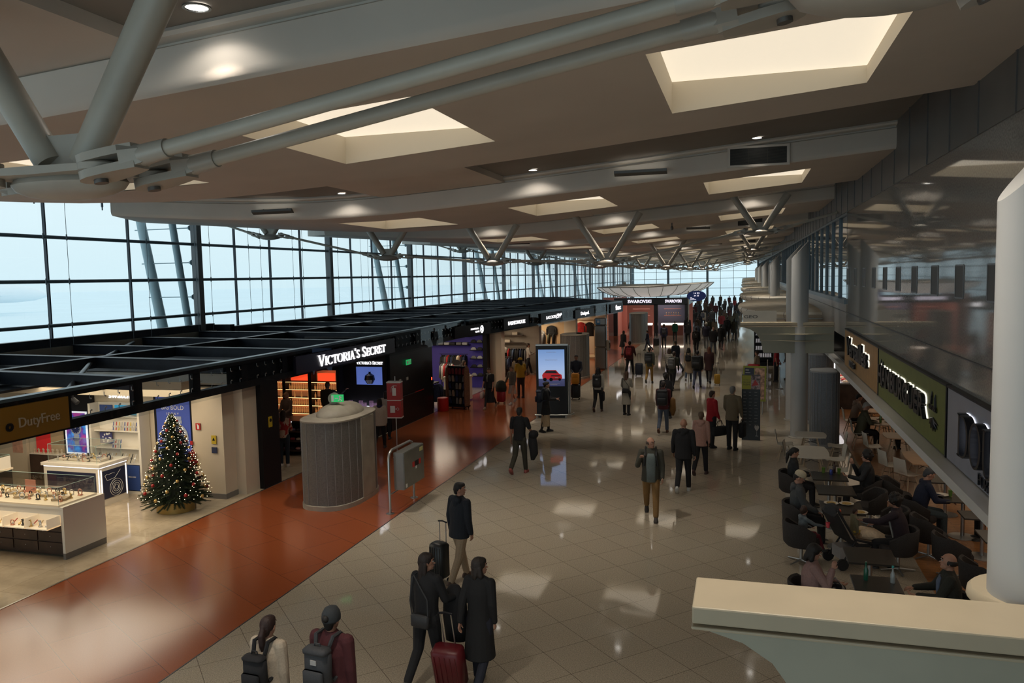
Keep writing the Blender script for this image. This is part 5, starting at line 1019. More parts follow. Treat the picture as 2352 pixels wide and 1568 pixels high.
for i in range(36):
    nm, cc = [('green', (.03, .12, .03)), ('amber', (.4, .16, .03)), ('clear', (.4, .4, .4))][i % 3]; o = MB().lathe((0, 0, 0), [(.035, 0), (.035, .15), (.012, .2), (.012, .27)], 8).build('bottle', M('drink_'+nm, cc, .2), smooth=True, loc=(2.8+.4*(i//3), 36.86, 1.23+.4*(i % 3))); tag(o, f'{nm} bottle on the {["lower", "middle", "upper"][i%3]} bar shelf behind the food counter', 'bottle', 'bottles on the bar shelf')
# drinks fridge
t = thing('drinks_fridge', 'open black drinks fridge with rows of white cartons beyond the beam', 'fridge', (1.05, 45.0, 0)); MB().bx(-.5, .5, 0, .6, 0, .2).bx(-.5, -.45, 0, .6, .2, 2.1).bx(.45, .5, 0, .6, .2, 2.1).bx(-.5, .5, .55, .6, .2, 2.1).bx(-.5, .5, 0, .6, 2.1, 2.2).build('body', black, t)
for z in (.45, .85, 1.25, 1.65): MB().bx(-.45, .45, .05, .55, z, z+.02).build('shelf', silver, t)
for i in range(28):
    o = MB().rbox((0, 0, .1), (.08, .07, .2), .008).build('drink_carton', M('carton_white', (.6, .58, .6), .4, e=.25), loc=(.68+.12*(i % 7), 45.12, .47+.4*(i//7))); tag(o, f'white drink carton on the {ORD[i//7]} fridge shelf from below', 'carton', 'cartons in the drinks fridge')
for i, (x, y) in enumerate([(1.01, 36.0), (1.5, 36.1), (1.1, 39.2)]):
    t = thing('queue_post', f'slim steel queue barrier post, {ORD[i]} from the left beside the menu boards', 'barrier post', (x, y, 0)); MB().tube((0, 0, .02), (0, 0, .95), .03, n=14).build('post', silver, t, True); MB().lathe((0, 0, 0), [(.17, 0), (.17, .02), (.05, .035)], 20).build('base', silver, t, True)
# menu boards
t = thing('menu_board', 'tall black menu board with a yellow SUSHI header and dish photo', 'menu board', (.22, 24.92, 0), radians(-3)); MB().bx(-.27, .27, -.03, .03, 0, 2.0).build('board', M('menu_black', (.012, .015, .018), .4), t)
MB().bx(-.265, .0, -.036, -.03, 1.56, 1.98).build('yellow_panel', M('menu_yellow', (.36, .34, .03), .5), t); MB().bx(.0, .265, -.036, -.03, 1.56, 1.98).build('dish_photo', M('dish_mix', (.3, .22, .22), .5, noise=(14, .8)), t); MB(fr((.12, -.038, 1.74), (1, 0, 0), (0, 0, 1))).prism([(-.1, -.08), (.1, -.05), (.06, .03), (0, .12), (-.05, .02)], 0, .003).build('salmon_picture', M('salmon_red', (.5, .05, .05), .5), t)
for s_, z, h_ in (('ESTE MES O', 1.84, .025), ('MELHOR', 1.77, .042), ('SUSHI', 1.70, .055)): text(s_, 'lettering', fr((-.132, -.038, z), (1, 0, 0), (0, 0, 1)), h_, ltb, t, .001, sx=1.0)
m = MB(); random.seed(4)
for r in range(11):
    for c_ in range(3): m.bx(-.22+c_*.16, -.22+c_*.16+.06+.05*random.random(), -.034, -.03, 1.46-r*.10, 1.472-r*.10)
m.build('menu_text', M('menu_text_grey', (.25, .25, .25), .5), t); m = MB(fr((.17, -.036, .34), (1, 0, 0), (0, 0, 1))); m.prism([(-.07, .07), (-.05, .11), (-.02, .11), (0, .09), (.02, .11), (.05, .11), (.07, .07), (.05, 0), (0, -.06), (-.05, 0)], 0, .003); m.box((0, -.14, 0), (.008, .14, .003)); m.box((0, -.21, 0), (.09, .012, .003)); m.build('heart_glass_picture', M('chalk_grey', (.4, .4, .4), .6), t)
t = thing('menu_board', 'leaning menu board with a lime frame and pizza photo', 'menu board', (.36, 29.6, 0), radians(-8)); MB(Matrix.Rotation(radians(-8), 4, 'X')).bx(-.40, .40, -.03, .03, .45, 1.72).build('frame', M('lime_frame', (.26, .29, .03), .5), t); MB(Matrix.Rotation(radians(-8), 4, 'X')).bx(-.35, -.02, -.036, -.03, .52, 1.65).build('navy_panel', M('menu_navy', (.02, .03, .06), .5), t); MB(Matrix.Rotation(radians(-8), 4, 'X')).bx(0, .35, -.036, -.03, .52, 1.65).build('photo', M('pizza_photo', (.4, .24, .17), .5, noise=(9, .6)), t)
m = MB(Matrix.Rotation(radians(-8), 4, 'X')); [m.bx(-.32, -.32+.12+.05*(i % 3), -.04, -.036, 1.56-.1*i, 1.58-.1*i) for i in range(8)]; m.build('menu_text', wl, t)
MB().tube((-.3, -.1, 0), (-.3, .12, .6), .02).tube((.3, -.1, 0), (.3, .12, .6), .02).tube((0, .45, 0), (0, .16, 1.2), .02).build('leg', silver, t, True)
# signs beyond
o = thing('shop_sign', 'pale rounded GEO sign panel under the second canopy', 'sign', (.27, 28.7, 3.47)); o.scale = (.68, .68, .68); MB(fr((0, 0, 0), (1, 0, 0), (0, 0, 1))).prism([(-.45, .35), (-.40, .42), (1.2, .42), (1.2, -.5), (-.2, -.5), (-.42, -.3)], -.05, .05).build('panel', canm, o); MB().tube((.9, .1, 0), (3.4, .1, 0), .04).build('bracket', silver, o); text('GEO', 'lettering', fr((-.05, -.06, .12), (1, 0, 0), (0, 0, 1)), .16, ltb, o, .004, sx=1.5)
o = thing('shop_sign', 'dark blue half-oval Mr. Blue sign above the canopy edge', 'sign', (.75, 70, 3.15)); o.scale = (.62, .62, .62); MB(fr((0, 0, 0), (1, 0, 0), (0, 0, 1))).prism([(-.7, -.75)]+[(1.0*cos(a)*1.3, .62*sin(a)+.1) for a in [pi-pi*i/14*.95 for i in range(15)]]+[(1.3, -.4)], -.06, .06).build('panel', M('mrblue_navy', (.012, .02, .11), .4, e=.1, ecol=(.02, .04, .4)), o); MB().tube((1, .1, -.3), (2.6, .1, -.3), .05).build('bracket', silver, o); text('Mr. Blue', 'lettering', fr((.1, -.07, 0), (1, 0, 0), (0, 0, 1)), .25, wl, o, .004, sx=1.2)
# ---- furniture ----------------------------------------------------------
tubm = M('charcoal_felt', (.030, .026, .025), .9, noise=(60, .2)); tabm = M('dark_table_top', (.035, .030, .024), .28, noise=(8, .15)); woodt = M('light_wood_top', (.46, .27, .15), .4, noise=(3, .08)); whit = M('white_shell', (.60, .57, .50), .35); legw = M('pale_wood_leg', (.48, .38, .27), .5)
def tub(x, y, rz, lbl):
    t = thing('tub_chair', lbl, 'chair', (x, y, 0), rz, 'black tub chairs around the dark tables')
    A = [radians(-20+a*220/18) for a in range(19)]       # open side faces +y
    A = [a+radians(180-90-0)-radians(0) for a in A]; A = [radians(160+220*i/18) for i in range(19)]
    outer = lambda a, z, k=1: (.315*cos(a)*k, .30*sin(a)*k, z); m = MB(); rings = []
    for i, a in enumerate(A):
        e_ = 1-abs(i-9)/9; h_ = .60+.16*min(1, e_*2.2)
        rings.append([outer(a, .33, .86), outer(a, .38, 1.0), outer(a, h_-.02, 1.06), outer(a, h_, 1.02), outer(a, h_-.02, .90), outer(a, .38, .84)])
    m.loft(rings); m.build('back_shell', tubm, t, True)
    MB().lathe((0, .02, 0), [(.20, .30), (.27, .32), (.285, .36), (.285, .42), (.26, .46), (.05, .47)], 24).build('seat', tubm, t, True)
    MB().tube((0, 0, .03), (0, 0, .31), .028, n=14).build('pedestal', silver, t, True)
    m = MB()
    for q in range(4): a = q*pi/2+.4; m.tube((0, 0, .05), (.28*cos(a), .28*sin(a), .02), .018, .012, 8)
    m.build('star_base', silver, t, True); return t
def dtable(x, y, w_, d, lbl, rz=0):
    t = thing('cafe_table', lbl, 'table', (x, y, 0), rz, 'dark square tables'); MB().rbox((0, 0, .735), (w_, d, .03), .006).build('table_top', tabm, t); MB().tube((0, 0, .02), (0, 0, .72), .035, n=16).build('column', silver, t, True); MB().lathe((0, 0, 0), [(.24, 0), (.24, .012), (.05, .03)], 28).build('base', silver, t, True); return t
def wtable(x, y, w_, d, top, lbl, rz=0):
    t = thing('cafe_table', lbl, 'table', (x, y, 0), rz); poly = []
    for cx, cy in ((1, 1), (-1, 1), (-1, -1), (1, -1)): poly.append((cx*w_/2*.80, cy*d/2)); 
    P_ = []
    for i in range(4):
        x0, y0 = [(1, -1), (1, 1), (-1, 1), (-1, -1)][i]; x1, y1 = [(1, 1), (-1, 1), (-1, -1), (1, -1)][i]
        for q in range(6):
            s_ = q/6; bx_, by_ = x0+(x1-x0)*s_, y0+(y1-y0)*s_; bulge = 1+.13*sin(pi*s_); P_.append((bx_*w_/2*(bulge if x0 == x1 else 1)*.88, by_*d/2*(bulge if y0 == y1 else 1)*.88))
    MB().prism(P_, .725, .75).build('table_top', top, t)
    for sx in (-1, 1):
        for sy in (-1, 1): MB().tube((sx*w_*.18, sy*d*.18, .725), (sx*w_*.36, sy*d*.36, 0), .02, .014, 10).build('leg', legw, t, True)
    MB().tube((-w_*.22, -d*.22, .55), (w_*.22, d*.22, .55), .006).tube((w_*.22, -d*.22, .55), (-w_*.22, d*.22, .55), .006).build('cross_brace', signk, t); return t
def wchair(x, y, rz, lbl):
    t = thing('shell_chair', lbl, 'chair', (x, y, 0), rz, 'white shell chairs'); prof = [(.21, .44), (.16, .455), (0, .43), (-.14, .435), (-.20, .48), (-.235, .60), (-.27, .80), (-.275, .83)]
    rings = []
    for i in range(9):
        u_ = -1+i/4; w_ = .215; rings.append([(u_*w_*(1-.12*(j > 4)*(j-4)/3), yy_-.0+.02*(abs(u_)**2)*(1 if j > 4 else 0), zz+.03*abs(u_)**2*(1 if j < 4 else 0)) for j, (yy_, zz) in enumerate(prof)]+[(u_*w_*(1-.12*(j > 4)*(j-4)/3), yy_+.012*(j > 4)+.02*(abs(u_)**2)*(1 if j > 4 else 0), zz-.012*(j <= 4)+.03*abs(u_)**2*(1 if j < 4 else 0)) for j, (yy_, zz) in reversed(list(enumerate(prof)))])
    MB().loft(rings).build('seat_shell', whit, t, True)
    for sx in (-1, 1):
        for sy in (-1, 1): MB().tube((sx*.10, sy*.08, .425), (sx*.21, sy*.19, 0), .014, .010, 8).build('leg', legw, t, True)
    MB().tube((-.14, -.12, .28), (.14, .12, .28), .005).tube((.14, -.12, .28), (-.14, .12, .28), .005).build('cross_brace', signk, t); return t
dtable(1.75, 17.75, .70, .70, 'dark square table with two green cups, beside the woman on her phone')
dtable(1.76, 16.62, .70, .70, 'empty dark square table behind the man in the cap')
dtable(1.74, 15.38, .72, .80, 'dark square table with plates between the man in the cap and stroller')
dtable(1.86, 12.82, .70, .72, 'empty dark square table below the stroller')
dtable(1.78, 11.66, .62, .60, 'dark table with bottles between the phone caller and bald man')
dtable(4.02, 17.95, .66, .66, 'empty dark table under the near end of the olive sign')
dtable(4.0, 16.5, .72, .60, 'dark table with two green cups before the man in navy')
dtable(4.05, 15.4, .7, .5, 'dark table right of the food court aisle, below the cups')
dtable(4.0, 14.2, .6, .66, 'dark table partly hidden by the big column')
wtable(1.72, 22.25, .80, .80, whit, 'small white square table nearest the first free-standing column')
wtable(1.57, 20.1, .80, 1.4, whit, 'larger white table in front of the one by the column')
wtable(3.88, 24.6, .75, 1.35, woodt, 'light wood table where the white-haired man eats')
wtable(3.93, 22.5, .80, .85, woodt, 'empty light wood table in the middle of the three')
wtable(3.98, 19.9, .78, 1.45, woodt, 'large empty light wood table nearest the viewer')
for a in [(1.05, 18.0, -90, 'charcoal tub chair holding the woman on her phone'), (2.5, 17.75, 90, 'charcoal tub chair holding the dark-haired man with hand at mouth'), (2.42, 16.75, 95, 'empty charcoal tub chair at the empty dark table'), (1.02, 15.62, -90, 'charcoal tub chair holding the man in the cream cap'), (.98, 14.42, -65, 'charcoal tub chair holding the toddler with the pink cup'), (2.52, 14.35, 75, 'charcoal tub chair holding the curly-haired carer'), (2.6, 15.55, 95, 'empty charcoal tub chair behind the curly-haired carer'),
          (3.05, 17.75, -95, 'empty charcoal tub chair left of the man in navy'), (3.22, 16.35, -85, 'charcoal tub chair holding the man in navy'), (3.15, 15.15, -80, 'large empty charcoal tub chair in the aisle'), (3.30, 14.15, -70, 'empty charcoal tub chair right of the aisle one'), (3.42, 12.95, -75, 'empty charcoal tub chair next to the big column, lowest'), (.92, 11.55, -85, 'charcoal tub chair holding the woman in pink'), (2.62, 11.45, 85, 'charcoal tub chair holding the bald man in the dark coat')]:
    tub(a[0], a[1], radians(a[2]), a[3])
for a in [(1.08, 22.3, -90, 'white shell chair left of the small white table'), (2.38, 22.3, 90, 'white shell chair right of the small white table'), (1.22, 20.9, -100, 'white shell chair at the left of the larger white table'), (1.25, 19.6, -80, 'white shell chair by the left near corner of the white table'), (2.17, 20.7, 95, 'white shell chair at the right of the larger white table'), (2.13, 19.6, 85, 'white shell chair at the right near corner of the white table'),
          (3.30, 22.4, -80, 'white shell chair left of the middle wood table'), (4.60, 22.6, 95, 'white shell chair right of the middle wood table'), (3.38, 20.3, -70, 'white shell chair at the left of the large wood table'), (3.60, 19.5, -60, 'white shell chair at the near left corner of the large wood table'), (4.62, 20.5, 95, 'white shell chair behind the right end of the wood table'), (4.58, 19.6, 90, 'white shell chair nearest the ledge at the wood table'), (3.2, 24.3, -90, 'white shell chair the white-haired man sits on')]:
    wchair(a[0], a[1], radians(a[2]), a[3])
def small(name, mb, mat, loc, lbl, cat, grp=None): return tag(mb.build(name, mat, smooth=True, loc=loc), lbl, cat, grp)
cupg = M('green_cup', (.12, .22, .04), .5); pale = M('plate_white', (.62, .58, .50), .3); beer = M('brown_glass', (.04, .015, .008), .12); grng = M('green_glass', (.02, .12, .07), .1)
def cup(): return MB().lathe((0, 0, 0), [(.028, 0), (.038, .11), (.041, .115), (.036, .112), (.034, .1)], 16)
def bottle(h_=.24): return MB().lathe((0, 0, 0), [(.03, 0), (.032, .01), (.032, h_*.55), (.013, h_*.75), (.013, h_*.97), (.016, h_)], 14)
def plate_(): return MB().lathe((0, 0, 0), [(.07, 0), (.12, .012), (.13, .02), (.12, .018), (.05, .01)], 24)
small('paper_cup', cup(), cupg, (1.66, 18.0, .75), 'green paper cup beside the small blue can, left one', 'cup'); small('paper_cup', cup(), cupg, (1.97, 17.98, .75), 'green paper cup in front of the dark-haired man', 'cup')
small('drink_can', MB().lathe((0, 0, 0), [(.03, 0), (.033, .01), (.033, .10), (.027, .115)], 14), M('can_blue', (.06, .08, .3), .25, .5), (1.80, 17.85, .75), 'small blue and silver can between the green cups', 'can'); small('beer_bottle', bottle(), beer, (1.88, 18.04, .75), 'brown bottle standing behind the green cups', 'bottle')
for i, (x, y, l) in enumerate([(1.58, 15.6, 'plate of yellow food nearest the man in the cap'), (1.85, 15.62, 'pale plate with napkin at the carer\'s hand'), (2.02, 15.1, 'plate of rice to the right of the stroller')]):
    t = thing('plate', l, 'plate', (x, y, .75)); plate_().build('dish', pale, t, True); MB().ell((0, 0, .018), (.085, .08, .018), 14, 6).build('food', M('food_yellow', (.38, .25, .07), .6, noise=(60, .4)), t, True)
small('drinking_glass', MB().lathe((0, 0, 0), [(.03, 0), (.035, .1), (.03, .1)], 14), M('dark_drink', (.02, .012, .01), .1), (1.74, 15.72, .75), 'glass of dark drink between the plates', 'glass')
small('snack_packet', MB().rbox((0, 0, .02), (.16, .1, .04), .01), M('packet_blue', (.1, .18, .5), .4), (1.50, 15.2, .75), 'blue snack packet near the toddler', 'packet'); small('snack_packet', MB().rbox((0, 0, .02), (.12, .1, .04), .01), M('packet_red', (.5, .1, .05), .4), (1.64, 15.1, .75), 'red snack packet beside the blue one', 'packet')
small('paper_cup', cup(), cupg, (3.80, 16.58, .75), 'green paper cup nearer the man in navy', 'cup'); small('paper_cup', cup(), cupg, (4.12, 16.62, .75), 'green paper cup nearer the white-sleeved diner', 'cup')
t = thing('plate', 'small pale plate beside the cup of the man in navy', 'plate', (3.66, 16.62, .75)); plate_().build('dish', pale, t, True)
small('glass_bottle', bottle(.26), grng, (1.66, 11.78, .75), 'green glass bottle on the table of the pink-coated woman', 'bottle'); small('beer_bottle', bottle(.3), M('olive_glass', (.12, .2, .04), .15), (3.75, 24.35, .75), 'green bottle on the white-haired man\'s table', 'bottle')
t = thing('water_bottle', 'clear water bottle with turquoise cap in the bald man\'s hand', 'bottle', (2.0, 11.75, .75)); bottle(.22).build('body', M('water_plastic', (.35, .38, .38), .1), t, True); MB().lathe((0, 0, .215), [(.016, 0), (.016, .025)], 12).build('cap', M('cap_turquoise', (.05, .4, .4), .4), t, True)
for i, (x, y) in enumerate([(3.85, 24.9), (4.0, 24.5)]): t = thing('plate', f'pale plate on the white-haired man\'s table, {["far", "near"][i]} one', 'plate', (x, y, .75)); plate_().build('dish', pale, t, True); MB().ell((0, 0, .018), (.08, .07, .02), 12, 6).build('food', M('food_brown', (.25, .10, .04), .6, noise=(50, .4)), t, True)
# stroller with baby blanket
t = thing('stroller', 'black and beige stroller with a cream fleece foot muff', 'stroller', (1.86, 14.52, 0), radians(-68))
blk = M('stroller_black', (.012, .012, .014), .7); bei = M('stroller_beige', (.45, .36, .28), .8, noise=(20, .1))
SH_ = MB(); SH_.loft([[(x*w_, y, z) for x, y, z in ((-1, 0, 0), (1, 0, 0))]+[(w_, y1, z1), (-w_, y1, z1)] for w_, y, z, y1, z1 in ()]) if False else None
MB().sweep([(-.22, -.42, 1.02), (-.22, -.12, .52), (-.22, .25, .42), (-.22, .50, .32)], .022, 8).sweep([(.22, -.42, 1.02), (.22, -.12, .52), (.22, .25, .42), (.22, .50, .32)], .022, 8).tube((-.22, .45, .34), (-.22, .5, .1), .015).tube((.22, .45, .34), (.22, .5, .1), .015).tube((-.22, -.1, .5), (-.24, -.35, .12), .016).tube((.22, -.1, .5), (.24, -.35, .12), .016).tube((-.22, -.42, 1.02), (.22, -.42, 1.02), .018).build('frame', blk, t, True)
MB().loft([[(-.21, y, z), (.21, y, z), (.21, y-.05, z-.04), (-.21, y-.05, z-.04)] for y, z in ((-.40, 1.02), (-.28, .80), (-.15, .56), (-.02, .48), (.22, .46))]).build('seat_liner', bei, t, True)
MB().loft([[(-.23, y, z), (.23, y, z), (.23, y-.06, z-.05), (-.23, y-.06, z-.05)] for y, z in ((-.44, .99), (-.32, .77), (-.19, .53), (-.04, .44), (.2, .42))]).build('seat_back', blk, t, True)
MB().loft([[(.24*cos(a)*s_, y, z+.14*sin(a)*s_) for a in [pi*i/8 for i in range(9)]] for y, z, s_ in ((-.50, .92, .6), (-.45, .98, .8), (-.38, .99, .8))]).build('hood', blk, t, True)
MB().loft([[(.21*s_*cos(2*pi*i/14), y, z+.10*s_*sin(2*pi*i/14)) for i in range(14)] for y, z, s_ in ((.05, .54, .7), (.18, .55, 1.05), (.38, .50, 1.1), (.52, .44, .8), (.58, .42, .3))]).build('foot_muff', M('fleece_cream', (.60, .47, .33), .95, noise=(25, .12)), t, True)
MB().bx(-.14, .14, -.34, -.06, .16, .36).build('basket', M('basket_white', (.35, .33, .32), .7), t)
for x in (-.25, .25):
    for y in (-.35, .5): MB().tube((x-.02, y, .10), (x+.02, y, .10), .10, n=20).build('wheel', blk, t, True)
# ================================================================ PEOPLE
GROWN = []
def grown(name, mb, mat, parent, vox, it=3):
    o = mb.build(name, mat, parent)
    r = o.modifiers.new('grow', 'REMESH'); r.mode = 'VOXEL'; r.voxel_size = vox; r.use_smooth_shade = True
    s = o.modifiers.new('soft', 'SMOOTH'); s.factor = .5; s.iterations = it
    GROWN.append(o); return o
def cap(m, a, b, ra, rb, fl=1.0, side=None, n=10):
    a = Vector(a); b = Vector(b); d = b-a; L = d.length
    if L < 1e-5: d = Vector((0, 0, 1)); L = 1e-5
    d = d.normalized(); u = (Vector(side)-d*Vector(side).dot(d)).normalized() if side else d.orthogonal().normalized(); v = d.cross(u); R = []
    for t_, r_, o_ in ((-.95, .3, ra), (-.6, .8, ra), (0, 1, ra)): R.append((a+d*ra*t_, ra*r_))
    for t_, r_ in ((0, 1), (.6, .8), (.95, .3)): R.append((b+d*rb*t_, rb*r_))
    m.loft([[tuple(p+u*cos(2*pi*i/n)*q+v*sin(2*pi*i/n)*q*fl) for i in range(n)] for p, q in R]); return m
SK = {}
def skin(c): return M('skin_'+'_'.join('%02d' % int(x*100) for x in c), c, .55)
def cloth(c, r=.85): return M('cloth_'+'_'.join('%03d' % int(x*1000) for x in c), c, r, noise=(9, .08), bump=(60, .25))
LT, MD, DK_ = (.42, .22, .15), (.28, .14, .09), (.12, .06, .04)
BLKH, BRH, FAIR, GREYH, REDH = (.008, .006, .005), (.035, .018, .010), (.20, .12, .06), (.16, .15, .14), (.10, .03, .012)
def person(x, y, face, lbl, H=1.72, sex='m', walk=None, arms=None, top=(.01, .01, .012), bot=(.015, .015, .02), shoe=(.03, .03, .03), hair=('short', BLKH), sk=LT, kind='jacket', lower='trousers', near=0, turn=0, tilt=0, lean=.02, z=0, sit=0, puff=1.0, hood=False, shirt=None, grp=None, bare_leg=False, sleeves=True, hat=None, scarf=None, loc_z=None, wide=1.0):
    """one standing, walking or seated figure; faces +y before turning"""
    far = near == 0; vox = {0: .026, 1: .014, 2: .0075}[near]; k = H/1.75
    t = thing('person', lbl, 'person', (x, y, z), radians(face), grp)
    W = (.182 if sex == 'm' else .160)*k*wide; HW = (.088 if sex == 'm' else .092)*k
    legs = walk or [(0.04, .05), (-.04, .03)]; arms = arms or [(.12, .12, .25, .1), (-.05, .12, .2, .1)]
    hips = [Vector((-HW, 0, 0)), Vector((HW, 0, 0))]; J = []
    for h_, (th, kn) in zip(hips, legs):
        sp_ = .02*k if not sit else .05
        kn_ = h_+Vector(((1 if h_.x > 0 else -1)*sp_, sin(th), -cos(th)))*.425*k; an = kn_+Vector((0, sin(th-kn), -cos(th-kn)))*.41*k; J.append((h_, kn_, an, th-kn))
    low = min(j[2].z for j in J); pz = (.085*k-low) if not sit else sit
    O = Vector((0, 0, pz)); J = [(a+O, b+O, c+O, g_) for a, b, c, g_ in J]
    ln = lambda zz: lean*zz*2.2    # forward lean grows upward
    SP = lambda xx, yy, zz: Vector((xx, yy+ln(zz), pz+zz))    # torso-relative point
    sh = .508*k; nb = .575*k
    A = []
    for i, s in enumerate((-1, 1)):
        sw, ab, el, tw = arms[i]; S_ = SP(s*W, 0, sh)
        E_ = S_+Vector((s*sin(ab), sin(sw)*cos(ab), -cos(sw)*cos(ab)))*.285*k
        d2 = Vector((s*sin(ab)*.6-s*tw*(.4+sin(el)), sin(sw+el), -cos(sw+el))).normalized(); H_ = E_+d2*.25*k; A.append((S_, E_, H_, d2, s))
    hc = SP(0, .01+.0*k, .70*k); HM = Matrix.Translation(hc) @ Matrix.Rotation(radians(turn), 4, 'Z') @ Matrix.Rotation(radians(-tilt), 4, 'X')
    # body: one continuous surface
    m = MB()
    cap(m, SP(0, 0, .02), SP(0, 0, .2*k), .12*k, .11*k, .75, (1, 0, 0)); cap(m, SP(0, 0, .2*k), SP(0, 0, .42*k), .115*k, .145*k, .68, (1, 0, 0)); cap(m, SP(-W*.72, 0, sh-.03), SP(W*.72, 0, sh-.03), .048*k, .048*k); cap(m, SP(0, 0, sh), HM @ Vector((0, -.02, -.07)), .055*k, .05*k)
    for h_, kn_, an, g_ in J: cap(m, h_, kn_, .085*k, .055*k); cap(m, kn_, an, .055*k, .036*k)
    for S_, E_, H_, d2, s in A:
        cap(m, S_, E_, .043*k, .035*k); cap(m, E_, H_, .035*k, .024*k)
        u = Vector((0, 0, 1)).cross(d2); u = (u if u.length > .2 else Vector((0, 1, 0))).normalized(); v = d2.cross(u)
        pc = H_+d2*.055*k; cap(m, H_, pc+d2*.02*k, .026*k, .032*k, .5, u if abs(d2.z) < .8 else Vector((0, 1, 0)))
        uu = (u if abs(d2.z) < .8 else Vector((0, 1, 0))); uu = (uu-d2*uu.dot(d2)).normalized(); vv = d2.cross(uu)*(-s)
        for q in range(4):
            b0 = pc+uu*(q-1.5)*.019*k+d2*.02*k; L_ = (.065, .075, .07, .055)[q]*k*.6; b1 = b0+(d2*.9+vv*.35).normalized()*L_; b2 = b1+(d2*.5+vv*.85).normalized()*L_*.8
            cap(m, b0, b1, .0095*k, .0085*k, n=6); cap(m, b1, b2, .0085*k, .007*k, n=6)
        cap(m, H_+d2*.02*k+uu*.025*k, H_+d2*.055*k+uu*.048*k+vv*.012*k, .011*k, .009*k, n=6); cap(m, H_+d2*.055*k+uu*.048*k+vv*.012*k, H_+d2*.08*k+uu*.045*k+vv*.03*k, .009*k, .008*k, n=6)
    hm = MB(HM)
    hm.ell((0, -.008*k, .018*k), (.076*k, .094*k, .098*k), 14, 10); hm.ell((0, .022*k, -.05*k), (.052*k, .06*k, .062*k), 12, 8); hm.ell((0, .062*k, -.082*k), (.024*k, .022*k, .02*k), 8, 6)
    if not far:
        hm.loft([[(-.008*k, .082*k, .025*k), (.008*k, .082*k, .025*k), (.006*k, .06*k, .02*k)], [(-.017*k, .085*k, -.022*k), (.017*k, .085*k, -.022*k), (0, .05*k, -.02*k)]]); hm.ell((0, .098*k, -.016*k), (.013*k, .016*k, .013*k), 8, 6); hm.ell((0, .078*k, .042*k), (.048*k, .014*k, .010*k), 10, 5); hm.ell((0, .081*k, -.05*k), (.024*k, .010*k, .010*k), 8, 5)
        for s in (-1, 1): hm.ell((s*.077*k, -.005*k, -.004*k), (.010*k, .018*k, .03*k), 8, 6)
    m.v += hm.v; k0 = len(m.v)-len(hm.v); m.f += [tuple(i+k0 for i in f) for f in hm.f]; m.mi += hm.mi
    grown('body', m, skin(sk), t, vox, 2)
    if near == 2 or (near == 1 and 100 < abs(face) < 260):
        for s in (-1, 1):
            e_ = MB(HM); e_.ell((s*.030*k, .079*k, .016*k), (.0125*k, .010*k, .0075*k), 10, 6); e_.build('eye', M('eye_white', (.5, .48, .45), .3), t, True)
            e_ = MB(HM); e_.ell((s*.030*k, .0885*k, .016*k), (.0055*k, .003*k, .006*k), 8, 5); e_.build('iris', M('iris_dark', (.02, .012, .008), .2), t, True)
            e_ = MB(HM); e_.sweep([(s*.016*k, .090*k, .040*k), (s*.032*k, .088*k, .046*k), (s*.048*k, .076*k, .040*k)], .005*k, 6); e_.build('eyebrow', M('brow', tuple(hair[1]), .8), t, True)
        e_ = MB(HM); e_.sweep([(-.024*k, .084*k, -.052*k), (0, .093*k, -.050*k), (.024*k, .084*k, -.052*k)], [.003*k, .005*k, .003*k], 6); e_.build('mouth', M('lip', (.22, .07, .06), .5), t, True)
    # lower clothes
    if lower == 'trousers':
        m = MB(); cap(m, SP(-.05*k, -.005, .0), SP(.05*k, -.005, .0), .115*k*wide, .115*k*wide, .95, (0, 1, 0)); cap(m, SP(0, 0, -.02), SP(0, 0, .10*k), .145*k*wide, .135*k*wide, .78, (1, 0, 0))
        for h_, kn_, an, g_ in J: cap(m, h_+Vector((0, 0, .0)), kn_, .102*k, .072*k); cap(m, kn_, an+Vector((0, 0, .02)), .070*k, .058*k)
        grown('trousers', m, cloth(bot), t, vox)
    else:
        L = {'skirt': .42, 'long_skirt': .70, 'dress': .62}[lower]*k; m = MB(); n = 16; fy = sum(j[1].y for j in J)/2*.5
        m.loft([[(rx*cos(2*pi*i/n), ry*sin(2*pi*i/n)+yo+ln(zz), pz+zz) for i in range(n)] for rx, ry, yo, zz in ((.11*k, .09*k, 0, .16*k), (.145*k, .105*k, 0, .04*k), (.16*k, .12*k, 0, -.08*k), (.19*k, .15*k, fy*.6, -L*.7), (.20*k, .17*k, fy, -L), (.19*k, .16*k, fy, -L-.004))])
        grown(lower, m, cloth(bot), t, vox)
        if not bare_leg:
            for h_, kn_, an, g_ in J: m = MB(); cap(m, h_, kn_, .088*k, .06*k); cap(m, kn_, an, .06*k, .042*k); m.build('stocking', cloth((.012, .011, .012)), t, 'all')
    # shoes
    for (h_, kn_, an, g_) in J:
        pitch = -max(-.9, min(0, g_))*.9 if not sit else 0
        f_ = Matrix.Translation(an) @ Matrix.Rotation(-pitch, 4, 'X') @ Matrix.Translation((0, 0, -.085*k)); m = MB(f_)
        m.loft([[(px*w_*k, py*k, zz*k) for px, py in ((-.6, -.075), (.6, -.075), (.9, .0), (1.05, .09), (.7, .165), (-.7, .165), (-1.05, .09), (-.9, 0))] for w_, zz in ((.046, 0), (.048, .02), (.043, .045))]+[[(px*.040*k, (-.01+(py+.01)*.55)*k, .085*k) for px, py in ((-.6, -.075), (.6, -.075), (.9, .0), (.9, .06), (.7, .1), (-.7, .1), (-.9, .06), (-.9, 0))], [(px*.04*k, (-.02+(py+.02)*.45)*k, .115*k) for px, py in ((-.6, -.075), (.6, -.075), (.9, .0), (.9, .05), (.7, .08), (-.7, .08), (-.9, .05), (-.9, 0))]])
        m.build('shoe', cloth(shoe, .6), t, 'all')
